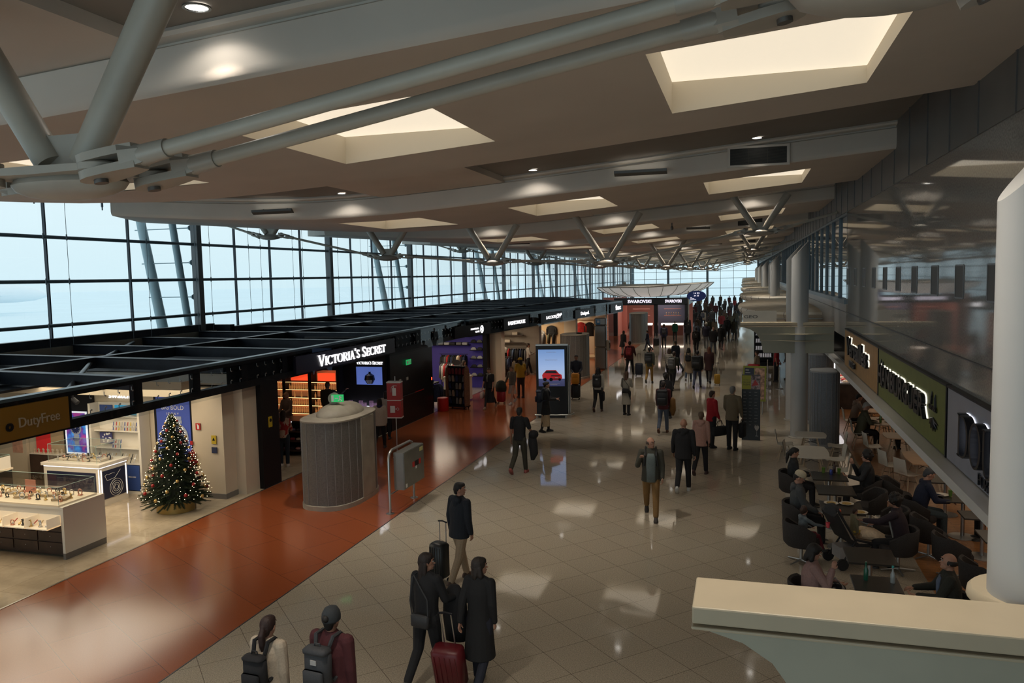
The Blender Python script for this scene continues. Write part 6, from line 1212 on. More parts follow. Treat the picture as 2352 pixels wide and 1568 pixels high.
    # upper clothes
    LEN = {'shirt': -.02, 'sweater': -.03, 'jacket': -.10, 'coat': -.30, 'long_coat': -.48}[kind]*k
    m = MB(); n = 18; w = wide*puff
    prof = [(.165*w, .125*w, LEN+(-.004)), (.175*w, .135*w, LEN+.01), (.168*w, .132*w, (LEN+.12*k)/2 if LEN < -.05 else .02), (.158*w, .122*w, .14*k), (.165*w, .125*w, .28*k), (.172*w, .125*w, .38*k), (.158*w, .108*w, .46*k), (.115*w, .085, .535*k), (.062, .062, .595*k)]
    if kind in ('coat', 'long_coat'): prof[0] = (.205*w, .175*w, LEN-.004); prof[1] = (.207*w, .178*w, LEN+.01); prof[2] = (.18*w, .15*w, LEN*.35)
    fac = 1 if sex == 'm' else .92
    m.loft([[(rx*k*fac*cos(2*pi*i/n), ry*k*sin(2*pi*i/n)+ln(zz)+(0), pz+zz) for i in range(n)] for rx, ry, zz in prof])
    for s_ in (-1, 1): cap(m, SP(s_*.03*k, 0, sh+.035*k), SP(s_*W*.92, 0, sh-.012*k), .062*k, .058*k*puff)
    for S_, E_, H_, d2, s in A:
        if sleeves: cap(m, S_, E_, .062*k*puff, .053*k*puff); cap(m, E_, H_-d2*.01, .052*k*puff, .038*k*puff)
        else: cap(m, S_, S_+(E_-S_)*.75, .072*k, .062*k)
    if hood: cap(m, SP(-.07*k, -.085*k, .545*k), SP(.07*k, -.085*k, .545*k), .052*k, .052*k); cap(m, SP(0, -.10*k, .49*k), SP(0, -.09*k, .55*k), .07*k, .07*k, .7, (1, 0, 0))
    grown({'shirt': 'shirt', 'sweater': 'sweater', 'jacket': 'jacket', 'coat': 'coat', 'long_coat': 'coat'}[kind], m, cloth(top), t, vox)
    if shirt:
        m = MB(); m.loft([[(rx*k*cos(a), ry*k*sin(a)+ln(zz), pz+zz) for a in [radians(62+56*i/8) for i in range(9)]]+[(rx*k*cos(a)*.9, ry*k*.8*sin(a)+ln(zz), pz+zz) for a in [radians(118-56*i/8) for i in range(9)]] for rx, ry, zz in ((.19, .166, -.10*k), (.19, .160, .1*k), (.20, .164, .3*k), (.20, .160, .42*k), (.14, .125, .50*k))]); m.build('undershirt', cloth(shirt), t, 'all')
    if scarf:
        m = MB(); m.sweep([(.085*k*cos(a), .075*k*sin(a)+ln(.56), pz+.565*k+.01*sin(3*a)) for a in [2*pi*i/14 for i in range(15)]], .032*k, 8); m.sweep([(.03, .09*k, pz+.55*k), (.04, .13*k, pz+.42*k), (.03, .14*k, pz+.26*k)], [.03*k, .035*k, .03*k], 8); m.build('scarf', cloth(scarf), t, 'all')
    # hair
    st, hcx = hair; hmat = M('hair_'+'_'.join('%03d' % int(q*1000) for q in hcx), hcx, .6, bump=(90, .4)); m = MB(HM)
    if st != 'bald' and st != 'none':
        if st == 'fringe':
            for a in range(-9, 10): an_ = radians(a*12); m.ell((.068*k*sin(an_), -.016*k-.078*k*cos(an_), .002*k), (.022*k, .022*k, .036*k), 8, 6)
        else:
            b_ = {'short': 1.0, 'long': 1.05, 'pony': 1.02, 'bun': 1.02, 'curly': 1.18, 'bob': 1.08}[st]
            m.ell((0, -.020*k, .034*k), (.083*k*b_, .092*k*b_, .094*k*b_), 14, 10); m.ell((0, .02*k, .075*k), (.066*k*b_, .07*k, .045*k*b_), 12, 8); cap(m, (0, -.055*k, .0), (0, -.06*k, -.045*k), .065*k*b_, .05*k*b_)
            if st == 'long':
                cap(m, (0, -.06*k, 0), (0, -.085*k, -.22*k), .078*k, .075*k, .55, (1, 0, 0)); cap(m, (-.065*k, -.02*k, 0), (-.06*k, -.03*k, -.14*k), .03*k, .03*k); cap(m, (.065*k, -.02*k, 0), (.06*k, -.03*k, -.14*k), .03*k, .03*k); cap(m, (0, -.085*k, -.2*k), (.01, -.10*k, -.34*k), .07*k, .035*k, .45, (1, 0, 0))
            if st == 'bob': cap(m, (-.07*k, -.02*k, .0), (-.075*k, -.01*k, -.10*k), .035*k, .04*k); cap(m, (.07*k, -.02*k, .0), (.075*k, -.01*k, -.10*k), .035*k, .04*k); cap(m, (0, -.06*k, 0), (0, -.07*k, -.10*k), .08*k, .08*k, .6, (1, 0, 0))
            if st == 'pony': m.ell((0, -.10*k, .03*k), (.03*k, .03*k, .03*k), 8, 6); m.sweep([(0, -.10*k, .02*k), (0, -.135*k, -.05*k), (0, -.13*k, -.16*k), (.005, -.12*k, -.28*k)], [.03*k, .042*k, .038*k, .012*k], 8)
            if st == 'bun': m.ell((0, -.11*k, .05*k), (.042*k, .038*k, .04*k), 10, 7)
            if st == 'curly':
                random.seed(int(x*100)+5)
                for _ in range(22): a, b = random.uniform(0, 2*pi), random.uniform(-.35, 1.5); r_ = .105*k; m.ell((r_*cos(a)*cos(b)*.92, -.02*k+r_*sin(a)*cos(b) if sin(a)*cos(b) < .55 else -.02*k, .04*k+r_*sin(b)), .032*k, 7, 5)
        grown('hair', m, hmat, t, min(vox, .016), 2)
    if hat:
        kd, hc_, = hat; m = MB(HM)
        if kd == 'cap': m.loft([[(.088*k*q*cos(2*pi*i/18), -.008*k+.105*k*q*sin(2*pi*i/18), zz*k) for i in range(18)] for q, zz in ((1, .035), (1.02, .06), (.95, .10), (.72, .13), (.3, .145), (.05, .147))]); m.loft([[(px*k, (py+.09)*k, zz*k-.25*(py)*k*.3) for px, py in ((-.065, 0), (-.05, .05), (0, .075), (.05, .05), (.065, 0))] for zz in (.036, .044)])
        else: m.loft([[(.089*k*q*cos(2*pi*i/18), -.012*k+.108*k*q*sin(2*pi*i/18), zz*k) for i in range(18)] for q, zz in ((1.0, .0), (1.03, .012), (1.03, .05), (.95, .09), (.7, .13), (.3, .148), (.05, .15))])
        m.build('cap' if kd == 'cap' else 'knitted_hat', cloth(hc_), t, 'all')
        if kd == 'cap' and near: text('OXRD', 'cap_lettering', HM @ fr((0, .1*k, .075*k), (-1, 0, 0), (0, 0, 1)), .018, ltb, t, .002)
    t['_'] = 0; del t['_']
    F = Matrix.Translation((x, y, z)) @ Matrix.Rotation(radians(face), 4, 'Z')
    return dict(t=t, F=F, k=k, pz=pz, A=A, SP=SP, HM=HM, face=face, W=W)
def W_(p, v): return p['F'] @ Vector(v)
def backpack(p, lbl, col, w=.28, h=.42, d=.15, strap=None, badge=None):
    k = p['k']; c = p['SP'](0, 0, .30*k); b = thing('backpack', lbl, 'backpack', tuple(W_(p, (c.x, c.y-.16*k-d/2, c.z))), radians(p['face'])); mc = cloth(col, .7)
    MB().rbox((0, 0, 0), (w, d, h), min(.05, d/3)).build('main_body', mc, b, 'all'); MB().rbox((0, -d/2-.02, -h*.18), (w*.8, .05, h*.45), .02).build('front_pocket', mc, b, 'all'); MB().rbox((0, -.012, h/2-.02), (w*.96, d*1.02, h*.2), .03).build('lid', mc, b, 'all')
    sw = p['W']*.55
    for s in (-1, 1):
        MB().sweep([(s*w*.25, d/2, h*.42), (s*sw, d/2+.05*k, .29*k), (s*sw, d/2+.17*k, .285*k), (s*sw*1.05, d/2+.30*k, .16*k), (s*sw*1.3, d/2+.27*k, -.05*k), (s*w*.4, d/2, -h*.35)], .022, 6).build('shoulder_strap', cloth(strap or col, .7), b, True)
    MB().sweep([(-.04, 0, h/2), (-.03, 0, h/2+.05), (.03, 0, h/2+.05), (.04, 0, h/2)], .008, 6).build('grab_handle', mc, b, True)
    if badge: MB().box((0, -d*.52, h*.22), (.07, .012, .05)).build('badge', M('badge_grey', badge, .5), b)
    return b
def suitcase(x, y, rz, lbl, col, h=.56, w=.36, d=.23, ext=1.0, tilt=0, shiny=.4):
    b = thing('suitcase', lbl, 'suitcase', (x, y, 0), rz); mc = M('luggage_'+'_'.join('%03d' % int(q*1000) for q in col), col, shiny, noise=(4, .1)); T = Matrix.Translation((0, 0, .05)) @ Matrix.Rotation(tilt, 4, 'X')
    m = MB(T); m.rbox((0, 0, h/2+.02), (w, d, h), .04); m.build('shell', mc, b, 'all'); m = MB(T)
    for i in range(5): m.box((-w*.36+i*w*.18, -d/2-.002, h/2+.02), (.012, .008, h*.8))
    m.build('rib', mc, b)
    for sx in (-1, 1):
        for sy in (-1, 1): m = MB(T); m.tube((sx*w*.38-.012, sy*d*.32, -.022), (sx*w*.38+.012, sy*d*.32, -.022), .026, n=12); m.build('wheel', signk, b, True)
    m = MB(T); m.tube((-.07, d*.42, h), (-.07, d*.42, ext), .009); m.tube((.07, d*.42, h), (.07, d*.42, ext), .009); m.build('pull_rod', silver, b, True); m = MB(T); m.sweep([(-.09, d*.42, ext), (0, d*.42, ext+.015), (.09, d*.42, ext)], .014, 8); m.build('handle', signk, b, True); return b
def bag(p, side, lbl, col, w=.32, h=.22, d=.12, drop=.30, name='handbag', cat='bag', pos=None):
    S_, E_, H_, d2, s = p['A'][0 if side < 0 else 1]; o_ = Vector(pos) if pos else H_+d2*.06
    b = thing(name, lbl, cat, tuple(W_(p, (o_.x, o_.y, o_.z-drop))), radians(p['face']+90)); mc = cloth(col, .6)
    MB().rbox((0, 0, 0), (w, d, h), .03).build('bag_body', mc, b, 'all')
    for q in (-1, 1): MB().sweep([(-w*.25, q*d*.3, h*.45), (-w*.12, q*.01, drop-.02), (w*.12, q*.01, drop-.02), (w*.25, q*d*.3, h*.45)], .008, 6).build('handle', mc, b, True)
    return b
def crossbag(p, lbl, col, cx=.05, cz=.02, back=True, w=.26, h=.17):
    k = p['k']; s_ = -1 if back else 1; c = p['SP'](cx, s_*.19*k, cz*k); b = thing('shoulder_bag', lbl, 'bag', tuple(W_(p, c)), radians(p['face'])); mc = cloth(col, .55)
    MB().rbox((0, 0, 0), (w, .08, h), .025).build('bag_body', mc, b, 'all'); W = p['W']
    MB().sweep([(w*.45, 0, h*.4), (.10, .02, .30*k-cz), (-W*.75-cx, .10, .555*k-cz*k), (-W*.75-cx, .20, .555*k-cz*k), (-W*.75-cx, .20, .54*k-cz*k)], .009, 6).build('strap', mc, b, True); MB().sweep([(-w*.45, 0, h*.4), (-w*.55, .0, .25*k), (-W*.75-cx, .08, .55*k-cz*k)], .009, 6).build('strap', mc, b, True); return b
WK = [[(.40, .10), (-.30, .38)], [(-.32, .42), (.38, .08)], [(.30, .06), (-.24, .22)], [(-.22, .60), (.20, .04)]]
ARMW = [[(-.35, .14, .3, .05), (.4, .14, .45, .1)], [(.4, .14, .45, .1), (-.35, .14, .3, .05)]]
bk = (.010, .010, .012); nv = (.014, .020, .040); kh = (.26, .19, .12); jn = (.05, .07, .11)
# --- foreground
p = person(-4.80, 6.98, -4, 'woman in a cream sweater with dark ponytail and black backpack, bottom left', 1.66, 'f', WK[0], top=(.42, .35, .27), hair=('pony', (.022, .008, .006)), near=2, kind='sweater', puff=1.22, turn=2, bot=bk)
backpack(p, 'black leather-look backpack on the woman in the cream sweater', bk, .27, .34, .13)
p = person(-4.12, 7.10, -6, 'person in a maroon quilted jacket and dark knitted hat, bottom left', 1.76, 'm', WK[1], top=(.065, .012, .016), hair=('bun', BLKH), near=2, hat=('beanie', (.03, .035, .04)), puff=1.2, sk=MD, bot=bk, wide=1.04)
backpack(p, 'grey flap backpack with a pale badge on the maroon jacket', (.035, .037, .042), .30, .42, .15, badge=(.35, .35, .35))
p = person(-3.80, 8.90, -12, 'woman in black with long dark hair and small grey crossbody bag', 1.71, 'f', [(-.14, .5), (.18, .06)], arms=[(-.05, .10, .2, .1), (.25, .25, 1.2, -.1)], top=bk, hair=('long', (.018, .010, .008)), near=2, turn=-55, puff=1.08, bot=bk, wide=1.02)
crossbag(p, 'small dark grey crossbody bag hanging at the back of the woman in black', (.03, .032, .036), .03, .02)
p = person(-3.14, 9.02, -8, 'woman in a black fur coat with brown bob, pulling a red suitcase', 1.66, 'f', [(.16, .08), (-.12, .5)], arms=[(-.45, .12, .15, .1), (-.1, .12, .3, .1)], top=(.008, .008, .009), kind='long_coat', hair=('bob', (.020, .013, .010)), near=2, turn=-50, puff=1.12, bot=(.012, .014, .025))
suitcase(-3.46, 8.86, radians(0), 'dark red suitcase with silver rods pulled by the woman in fur', (.10, .006, .010), .58, .38, .24, 1.02, radians(16))
o = thing('jacket', 'black coat draped over the red suitcase handle between the two women', 'coat', (-3.50, 9.12, .62)); MB().loft([[(.17*s_*cos(a), .09*s_*sin(a), z) for a in [2*pi*i/12 for i in range(12)]] for s_, z in ((.8, -.1), (1, .2), (.9, .5), (.35, .62))]).build('folded_cloth', cloth(bk), o, 'all')
p = person(-4.57, 12.2, -28, 'man in a navy hooded jacket and beige trousers pulling a black suitcase', 1.74, 'm', WK[2], arms=[(-.15, .12, .25, .1), (-.05, .15, .25, .1)], top=(.012, .016, .024), bot=(.32, .24, .16), shoe=(.06, .03, .02), hair=('short', (.008, .006, .005)), near=2, turn=-45, hood=True, puff=1.16)
suitcase(-4.92, 12.15, radians(-20), 'black upright suitcase beside the man in the navy jacket', (.012, .014, .016), .60, .30, .24, .95)
p = person(-5.57, 19.5, -5, 'man in a black polo shirt and dark green trousers seen from behind', 1.76, 'm', WK[3], arms=[(-.12, .14, .2, .0), (.15, .3, .9, .1)], top=(.008, .008, .010), kind='shirt', sleeves=False, bot=(.035, .032, .022), shoe=(.30, .08, .07), hair=('short', (.012, .011, .010)), near=2, sk=MD)
o = thing('jacket', 'black coat bundled over the polo-shirted man\'s right arm', 'coat', tuple(W_(p, (.36, .08, .98)))); MB().ell((0, 0, .06), (.13, .12, .11), 12, 8).loft([[(.12*s_*cos(a)+dx, .06*s_*sin(a), z) for a in [2*pi*i/10 for i in range(10)]] for s_, z, dx in ((.4, -.62, -.04), (.9, -.45, .0), (1, -.2, -.02), (.8, .08, -.04))]).build('folded_cloth', cloth(bk), o, 'all')
p = person(-6.22, 25.0, -75, 'woman in a black coat, grey scarf and beige skirt facing right by the screen', 1.68, 'f', [(.12, .05), (-.15, .1)], arms=[(.3, .1, 1.2, .3), (.3, .1, 1.2, .3)], top=bk, kind='coat', lower='long_skirt', bot=(.36, .27, .17), shoe=bk, hair=('bun', (.012, .008, .006)), near=1, scarf=(.20, .19, .17))
backpack(p, 'rounded navy backpack on the woman beside the advertising screen', nv, .3, .4, .17)
p = person(-1.86, 16.5, 186, 'balding man walking toward the viewer in an open green jacket', 1.77, 'm', WK[0], arms=[(.05, .14, .3, .1), (.25, .28, 2.2, .35)], top=(.050, .048, .036), shirt=(.13, .16, .16), bot=(.20, .11, .035), shoe=(.03, .022, .018), hair=('fringe', (.05, .03, .02)), near=2, turn=38, puff=1.1, sk=LT, wide=1.05)
backpack(p, 'dark bag strapped over the shoulder of the man in the green jacket', (.02, .02, .02), .24, .34, .12)
person(-1.34, 18.6, -3, 'bald man in a black hooded jacket and white shoes walking away', 1.75, 'm', WK[3], top=(.010, .010, .012), bot=bk, shoe=(.5, .5, .48), hair=('bald', BLKH), near=2, hood=True, puff=1.14, arms=[(.12, .18, .25, .05), (-.15, .16, .25, .0)], wide=1.04, sk=(.40, .20, .13))
person(-1.03, 20.3, -10, 'short-haired person in a pink hooded raincoat walking away', 1.64, 'f', WK[3], top=(.42, .24, .20), bot=bk, shoe=(.05, .02, .02), hair=('short', (.12, .075, .045)), near=2, hood=True, puff=1.14)
p = person(-.90, 23.6, -50, 'woman in a red jacket facing the menu board', 1.69, 'f', None, top=(.30, .008, .014), bot=bk, shoe=bk, hair=('short', BRH), near=1, puff=1.12, arms=[(.1, .12, .5, .2), (.05, .12, .35, .1)])
bag(p, 1, 'large black tote bag held by the woman in red', bk, .46, .28, .14, .32)
p = person(-.31, 23.4, -20, 'grey-haired man in an olive-tan jacket reading the menu board', 1.86, 'm', None, top=(.135, .105, .065), bot=bk, shoe=bk, hair=('short', GREYH), near=1, puff=1.08, arms=[(.1, .12, .6, .2), (.05, .14, .3, .1)])
bag(p, 1, 'black backpack dangling from the hand of the man in olive-tan', bk, .26, .42, .16, .34, 'backpack', 'backpack')
p = person(-2.47, 25.5, -3, 'man in a maroon sweater, jeans and large dark backpack', 1.70, 'm', WK[3], top=(.07, .010, .014), bot=(.07, .09, .13), shoe=(.10, .035, .018), hair=('short', (.02, .012, .01)), near=1, puff=1.08); backpack(p, 'large black backpack on the man in the maroon sweater', (.016, .016, .02), .34, .48, .2)
o = thing('jacket', 'mustard coat hanging from the arm of the man in maroon', 'coat', tuple(W_(p, (.30, .0, 1.0)))); MB().loft([[(.10*s_*cos(a), .06*s_*sin(a), z) for a in [2*pi*i/10 for i in range(10)]] for s_, z in ((.4, -.42), (1, -.25), (.9, .1), (.3, .16))]).build('folded_cloth', cloth((.15, .07, .015)), o, 'all')
p = person(-2.62, 27.9, -8, 'curly-haired person in dark clothes just beyond the maroon-sweatered man', 1.68, 'f', WK[1], top=bk, hair=('curly', BLKH), near=1, sk=DK_, puff=1.1)
bag(p, -1, 'black and white patterned blanket bag carried by the curly-haired person', (.14, .13, .12), .46, .3, .2, .34)
p = person(-4.09, 28.6, -15, 'woman with long auburn hair in a pale grey long coat', 1.60, 'f', [(.04, .05), (-.04, .03)], top=(.27, .25, .21), kind='long_coat', hair=('long', (.07, .03, .015)), near=1, arms=[(.1, .2, .9, .2), (.2, .15, 1.3, .3)], bot=bk, shoe=bk)
crossbag(p, 'black shoulder bag on the woman in the pale grey coat', bk, .04, .08)
p = person(-5.22, 29.1, 0, 'woman in a white top and black leggings with a black backpack', 1.69, 'f', WK[3], top=(.42, .40, .36), bot=bk, shoe=(.06, .025, .02), hair=('bob', (.02, .012, .01)), near=1, kind='sweater', puff=1.08); backpack(p, 'black backpack with pale print on the woman in the white top', (.012, .012, .014), .32, .44, .16, badge=(.3, .3, .3))
bag(p, 1, 'dark jacket hanging from the arm of the white-topped woman', bk, .24, .34, .07, .22, 'jacket', 'coat')
person(-6.76, 32.6, -172, 'bearded man in a navy jacket standing behind a yellow pack', 1.80, 'm', None, top=nv, bot=bk, hair=('short', BLKH), near=1, arms=[(.3, .1, .8, .4), (.3, .1, .8, .4)], sk=MD)
suitcase(-6.66, 31.9, 0, 'black suitcase supporting the yellow pack', bk, .56, .38, .24, .62)
o = thing('backpack', 'bright yellow backpack standing on the black suitcase', 'backpack', (-6.66, 31.86, .63)); MB().rbox((0, 0, .24), (.32, .22, .46), .05).build('main_body', M('pack_yellow', (.55, .22, .01), .6), o, 'all'); MB().rbox((0, -.13, .17), (.24, .05, .26), .02).build('front_pocket', M('pack_yellow', (.55, .22, .01)), o, 'all')
MB().sweep([(-.05, 0, .46), (0, 0, .5), (.05, 0, .46)], .01, 6).build('grab_handle', signk, o, True)
p = person(-9.04, 32.0, 172, 'person in a yellow cap and yellow shirt with their back turned', 1.70, 'm', None, top=(.42, .24, .02), kind='sweater', bot=(.03, .015, .012), shoe=bk, hair=('long', BLKH), near=1, sk=DK_, hat=('cap', (.5, .28, .02)), puff=1.15) if False else person(-9.04, 32.0, 35, 'person in a yellow cap and yellow shirt, back turned', 1.70, 'm', None, top=(.42, .24, .02), kind='sweater', sleeves=False, bot=(.03, .015, .012), shoe=bk, hair=('long', BLKH), near=0, sk=DK_, hat=('cap', (.5, .28, .02)), puff=1.15, turn=30)
p = person(-8.98, 30.5, 165, 'woman in a grey blouse and white skirt walking toward the viewer', 1.56, 'f', WK[0], arms=[(.1, .12, .3, .1), (-.1, .4, .3, -.2)], top=(.12, .10, .08), kind='shirt', lower='skirt', bot=(.45, .36, .30), bare_leg=True, shoe=(.5, .48, .46), hair=('short', (.16, .09, .05)), near=1, turn=-15)
suitcase(-9.42, 30.4, 0, 'small red suitcase with a dark coat on top', (.35, .02, .03), .5, .34, .22, .85)
o = thing('jacket', 'dark green coat draped over the small red suitcase', 'coat', (-9.42, 30.4, .60)); MB().loft([[(.22*s_*cos(a), .15*s_*sin(a), z) for a in [2*pi*i/12 for i in range(12)]] for s_, z in ((1.0, -.1), (1.05, .1), (.8, .28), (.3, .34))]).build('folded_cloth', cloth((.03, .032, .025)), o, 'all')
p = person(-9.52, 29.2, 175, 'woman in a loose black dress with a grey sweater knotted round her neck', 1.65, 'f', WK[1], arms=[(.1, .1, .2, .1), (.1, .25, .2, 0)], top=bk, kind='sweater', lower='dress', bot=bk, shoe=(.25, .15, .1), hair=('bun', BRH), near=1, scarf=(.22, .21, .19), sleeves=False, puff=1.15, turn=20)
bag(p, 1, 'white shopping bag with red print held by the woman in black dress', (.55, .42, .38), .3, .26, .1, .24, 'shopping_bag')
person(-10.75, 39.5, -60, 'man in a white shirt and black trousers at the shop entrance', 1.70, 'm', WK[2], top=(.40, .36, .32), bot=bk, shoe=(.3, .25, .2), hair=('short', BRH), near=1, kind='sweater', arms=[(.7, .5, .4, 0), (.2, .15, 1.7, .2)])
person(-11.45, 31.6, -100, 'dark-haired shop assistant in white behind the sales counter', 1.62, 'f', None, top=(.5, .45, .40), bot=bk, hair=('bob', BRH), near=1, kind='shirt', arms=[(.3, .1, .7, .2), (.3, .1, .7, .2)])
person(-10.55, 21.6, 12, 'woman in a short cream puffer jacket before the lit screen', 1.55, 'f', WK[3], top=(.50, .44, .36), bot=bk, shoe=(.05, .05, .05), hair=('long', BLKH), near=1, puff=1.3, scarf=(.02, .02, .12))
person(-11.0, 23.0, 10, 'person in a pale jacket partly hidden behind the domed pod', 1.55, 'f', None, top=(.38, .35, .32), bot=bk, hair=('bob', BLKH), near=1, puff=1.1)
p = person(-12.22, 19.0, 20, 'woman in a red and white floral top at the underwear table', 1.58, 'f', None, top=(.45, .30, .24), bot=(.015, .025, .04), shoe=(.55, .52, .5), hair=('long', (.03, .018, .012)), near=1, kind='shirt', arms=[(.5, .2, .7, .2), (.3, .15, .9, .2)])
nn = [o for o in p['t'].children if o.name.startswith('shirt')][0]; fm = M('floral', (.45, .30, .24), .8, noise=(7, .5)); fm.node_tree.nodes['Color Ramp'].color_ramp.elements[0].color = (.34, .02, .02, 1); fm.node_tree.nodes['Color Ramp'].color_ramp.elements[1].color = (.50, .36, .28, 1); fm.node_tree.nodes['Color Ramp'].color_ramp.elements[0].position = .47; fm.node_tree.nodes['Color Ramp'].color_ramp.elements[1].position = .50; nn.data.materials[0] = fm
bag(p, -1, 'grey-blue handbag on the arm of the floral-topped woman', (.12, .15, .2), .3, .2, .12, .05, pos=(-.25, .1, .95))
person(-13.9, 21.9, 170, 'blond-haired cashier looking down behind the black store table', 1.62, 'm', None, top=(.10, .08, .07), hair=('short', FAIR), near=1, tilt=25, arms=[(.3, .1, .9, .2), (.3, .1, .9, .2)])
person(-13.2, 23.2, 8, 'man in a black shirt reaching to the glowing perfume shelves', 1.78, 'm', None, top=bk, hair=('short', BRH), near=1, arms=[(.1, .1, .3, .1), (1.1, .5, 1.0, -.2)], puff=1.08)
# --- middle distance
p = person(-5.58, 40.3, -6, 'person in a maroon jacket with a red backpack pulling a navy suitcase', 1.78, 'm', WK[1], top=(.06, .010, .016), bot=bk, hair=('short', BLKH), puff=1.12, arms=ARMW[0]); backpack(p, 'bright red backpack on the maroon jacket', (.30, .03, .04), .3, .36, .14)
suitcase(-5.05, 39.8, 0, 'navy suitcase trailing behind the maroon-jacketed person', nv, .58, .38, .24, 1.05)
p = person(-4.23, 37.2, -4, 'man in an olive jacket and mustard trousers with a black backpack', 1.72, 'm', WK[3], top=(.05, .055, .040), bot=(.24, .14, .035), shoe=(.05, .05, .04), hair=('short', BLKH)); backpack(p, 'black backpack with a central seam on the olive jacket', (.014, .016, .02), .34, .46, .18)
p = person(-3.35, 37.6, -3, 'woman in a black and white striped top with brown bob', 1.66, 'f', WK[0], top=(.28, .26, .24), hair=('bob', BRH), kind='sweater'); st = M('striped', (.3, .3, .28), .8)
n_ = st.node_tree; wv = n_.nodes.new('ShaderNodeTexWave'); wv.bands_direction = 'Z'; wv.inputs['Scale'].default_value = 7; tcn = n_.nodes.new('ShaderNodeTexCoord'); cr = n_.nodes.new('ShaderNodeValToRGB'); cr.color_ramp.interpolation = 'CONSTANT'; cr.color_ramp.elements[0].color = (.02, .02, .02, 1); cr.color_ramp.elements[1].color = (.42, .4, .36, 1); cr.color_ramp.elements[1].position = .4
n_.links.new(tcn.outputs['Object'], wv.inputs[0]); n_.links.new(wv.outputs[1], cr.inputs[0]); n_.links.new(cr.outputs[0], n_.nodes['Principled BSDF'].inputs['Base Color'])
[o for o in p['t'].children if o.name.startswith('sweater')][0].data.materials[0] = st
p = person(-3.0, 35.2, -12, 'person in a dark green hooded coat bending forward with a grey pack', 1.74, 'm', WK[0], top=(.03, .033, .024), lean=.16, hair=('short', BRH)); backpack(p, 'grey rucksack on the green hooded coat', (.10, .10, .10), .3, .44, .18)
p = person(-2.50, 38.1, -2, 'woman in a beige trench coat with a small round black backpack', 1.62, 'f', WK[3], top=(.28, .21, .14), kind='long_coat', bot=jn, shoe=(.3, .3, .3), hair=('bob', BLKH), puff=1.15); backpack(p, 'small round black backpack on the beige trench coat', bk, .26, .30, .14)
p = person(-1.98, 36.0, -6, 'man with a big dark rucksack and loose blue jeans', 1.74, 'm', WK[1], top=bk, bot=(.045, .055, .10), hair=('short', BLKH), puff=1.12, wide=1.05); backpack(p, 'big black rucksack over the blue jeans', (.012, .014, .016), .40, .52, .24)
p = person(-1.55, 37.9, -5, 'red-haired woman in a dark burgundy coat', 1.72, 'f', WK[0], top=(.035, .010, .010), kind='coat', hair=('long', REDH), puff=1.1); suitcase(-1.15, 36.9, 0, 'bright yellow suitcase beside the red-haired woman', (.42, .24, .02), .45, .26, .2, .95)
person(-3.40, 42.0, 40, 'person in a flapping navy coat striding left in jeans', 1.70, 'm', [(.55, .1), (-.45, .4)], top=nv, kind='coat', bot=jn, hair=('short', BRH), puff=1.2)
p = person(-2.89, 51.4, -3, 'person in a black hoodie with white lettering on the back', 1.72, 'm', WK[0], top=bk, hair=('short', BLKH), hood=True, puff=1.12); backpack(p, 'black bag with a white print on the hoodie wearer', (.014, .014, .014), .3, .34, .12, badge=(.5, .5, .5))
person(-2.44, 55.0, -3, 'person in a white cap and navy sweater with grey trousers', 1.80, 'm', WK[2], top=(.016, .016, .035), bot=(.12, .12, .13), hair=('short', BRH), hat=('beanie', (.45, .42, .36)), puff=1.18)
person(-1.84, 51.2, -4, 'bald man in a dark jacket and faded jeans', 1.76, 'm', WK[1], top=(.018, .018, .024), bot=(.10, .12, .15), hair=('bald', BLKH), puff=1.18)
person(-1.45, 54.4, -4, 'person in a black coat overlapping the bald man on the right', 1.74, 'm', WK[0], top=bk, kind='coat', hair=('short', BLKH))
p = person(-1.19, 61.5, -2, 'broad person in black with a fur-trimmed hood, on the right side', 1.80, 'm', WK[3], top=(.012, .011, .010), hair=('short', BRH), hood=True, puff=1.22); backpack(p, 'black backpack on the fur-hooded person', bk, .34, .4, .16)
person(-.66, 61.5, -2, 'person in a dark olive coat beside the fur-hooded one', 1.70, 'f', WK[3], top=(.030, .030, .022), kind='coat', hair=('bob', BLKH), puff=1.1)
person(-5.0, 61.0, 5, 'person in a green jacket before the glowing jewellery counter', 1.55, 'f', WK[2], top=(.015, .11, .07), bot=(.03, .04, .04), hair=('short', GREYH), puff=1.25)
p = person(-5.3, 55.5, 6, 'person in a navy sweater with a dark backpack, legs apart', 1.70, 'm', WK[0], top=(.014, .016, .05), hair=('short', BLKH), puff=1.1); backpack(p, 'dark grey backpack on the navy sweater', (.03, .03, .04), .3, .4, .15)
suitcase(-5.9, 56.2, 0, 'black suitcase left of the navy-sweatered person', bk, .55, .4, .25, .9)
person(-6.15, 53.2, 80, 'child in a navy coat walking left in front of the pink counter', 1.42, 'f', WK[1], top=(.016, .018, .05), kind='coat', bot=jn, hair=('short', BRH))
person(-7.4, 50.2, -20, 'stooping person in a dark coat near the shop corner', 1.58, 'f', WK[2], top=(.012, .014, .02), kind='coat', bot=(.2, .2, .2), hair=('long', BLKH), lean=.12, puff=1.1)
person(-8.5, 62.6, 30, 'person in brown and jeans waiting beside the ribbed pod, left', 1.60, 'm', None, top=(.05, .04, .025), bot=jn, hair=('short', BRH)); person(-8.1, 65.0, 10, 'taller person in a black jacket behind the one in brown', 1.74, 'm', None, top=bk, bot=jn, hair=('short', BLKH)); suitcase(-7.95, 62.6, 0, 'small black suitcase next to the person in brown', bk, .5, .34, .22, .85)
p = person(.60, 37.2, 70, 'person in a beige jacket with a red duffel bag at the menu boards', 1.56, 'm', None, top=(.30, .24, .17), bot=(.03, .03, .03), hair=('short', BRH), near=1, puff=1.08); bag(p, -1, 'bright red duffel bag on the beige-jacketed person', (.42, .02, .03), .5, .26, .24, .1, 'duffel_bag', pos=(-.32, .05, .95))
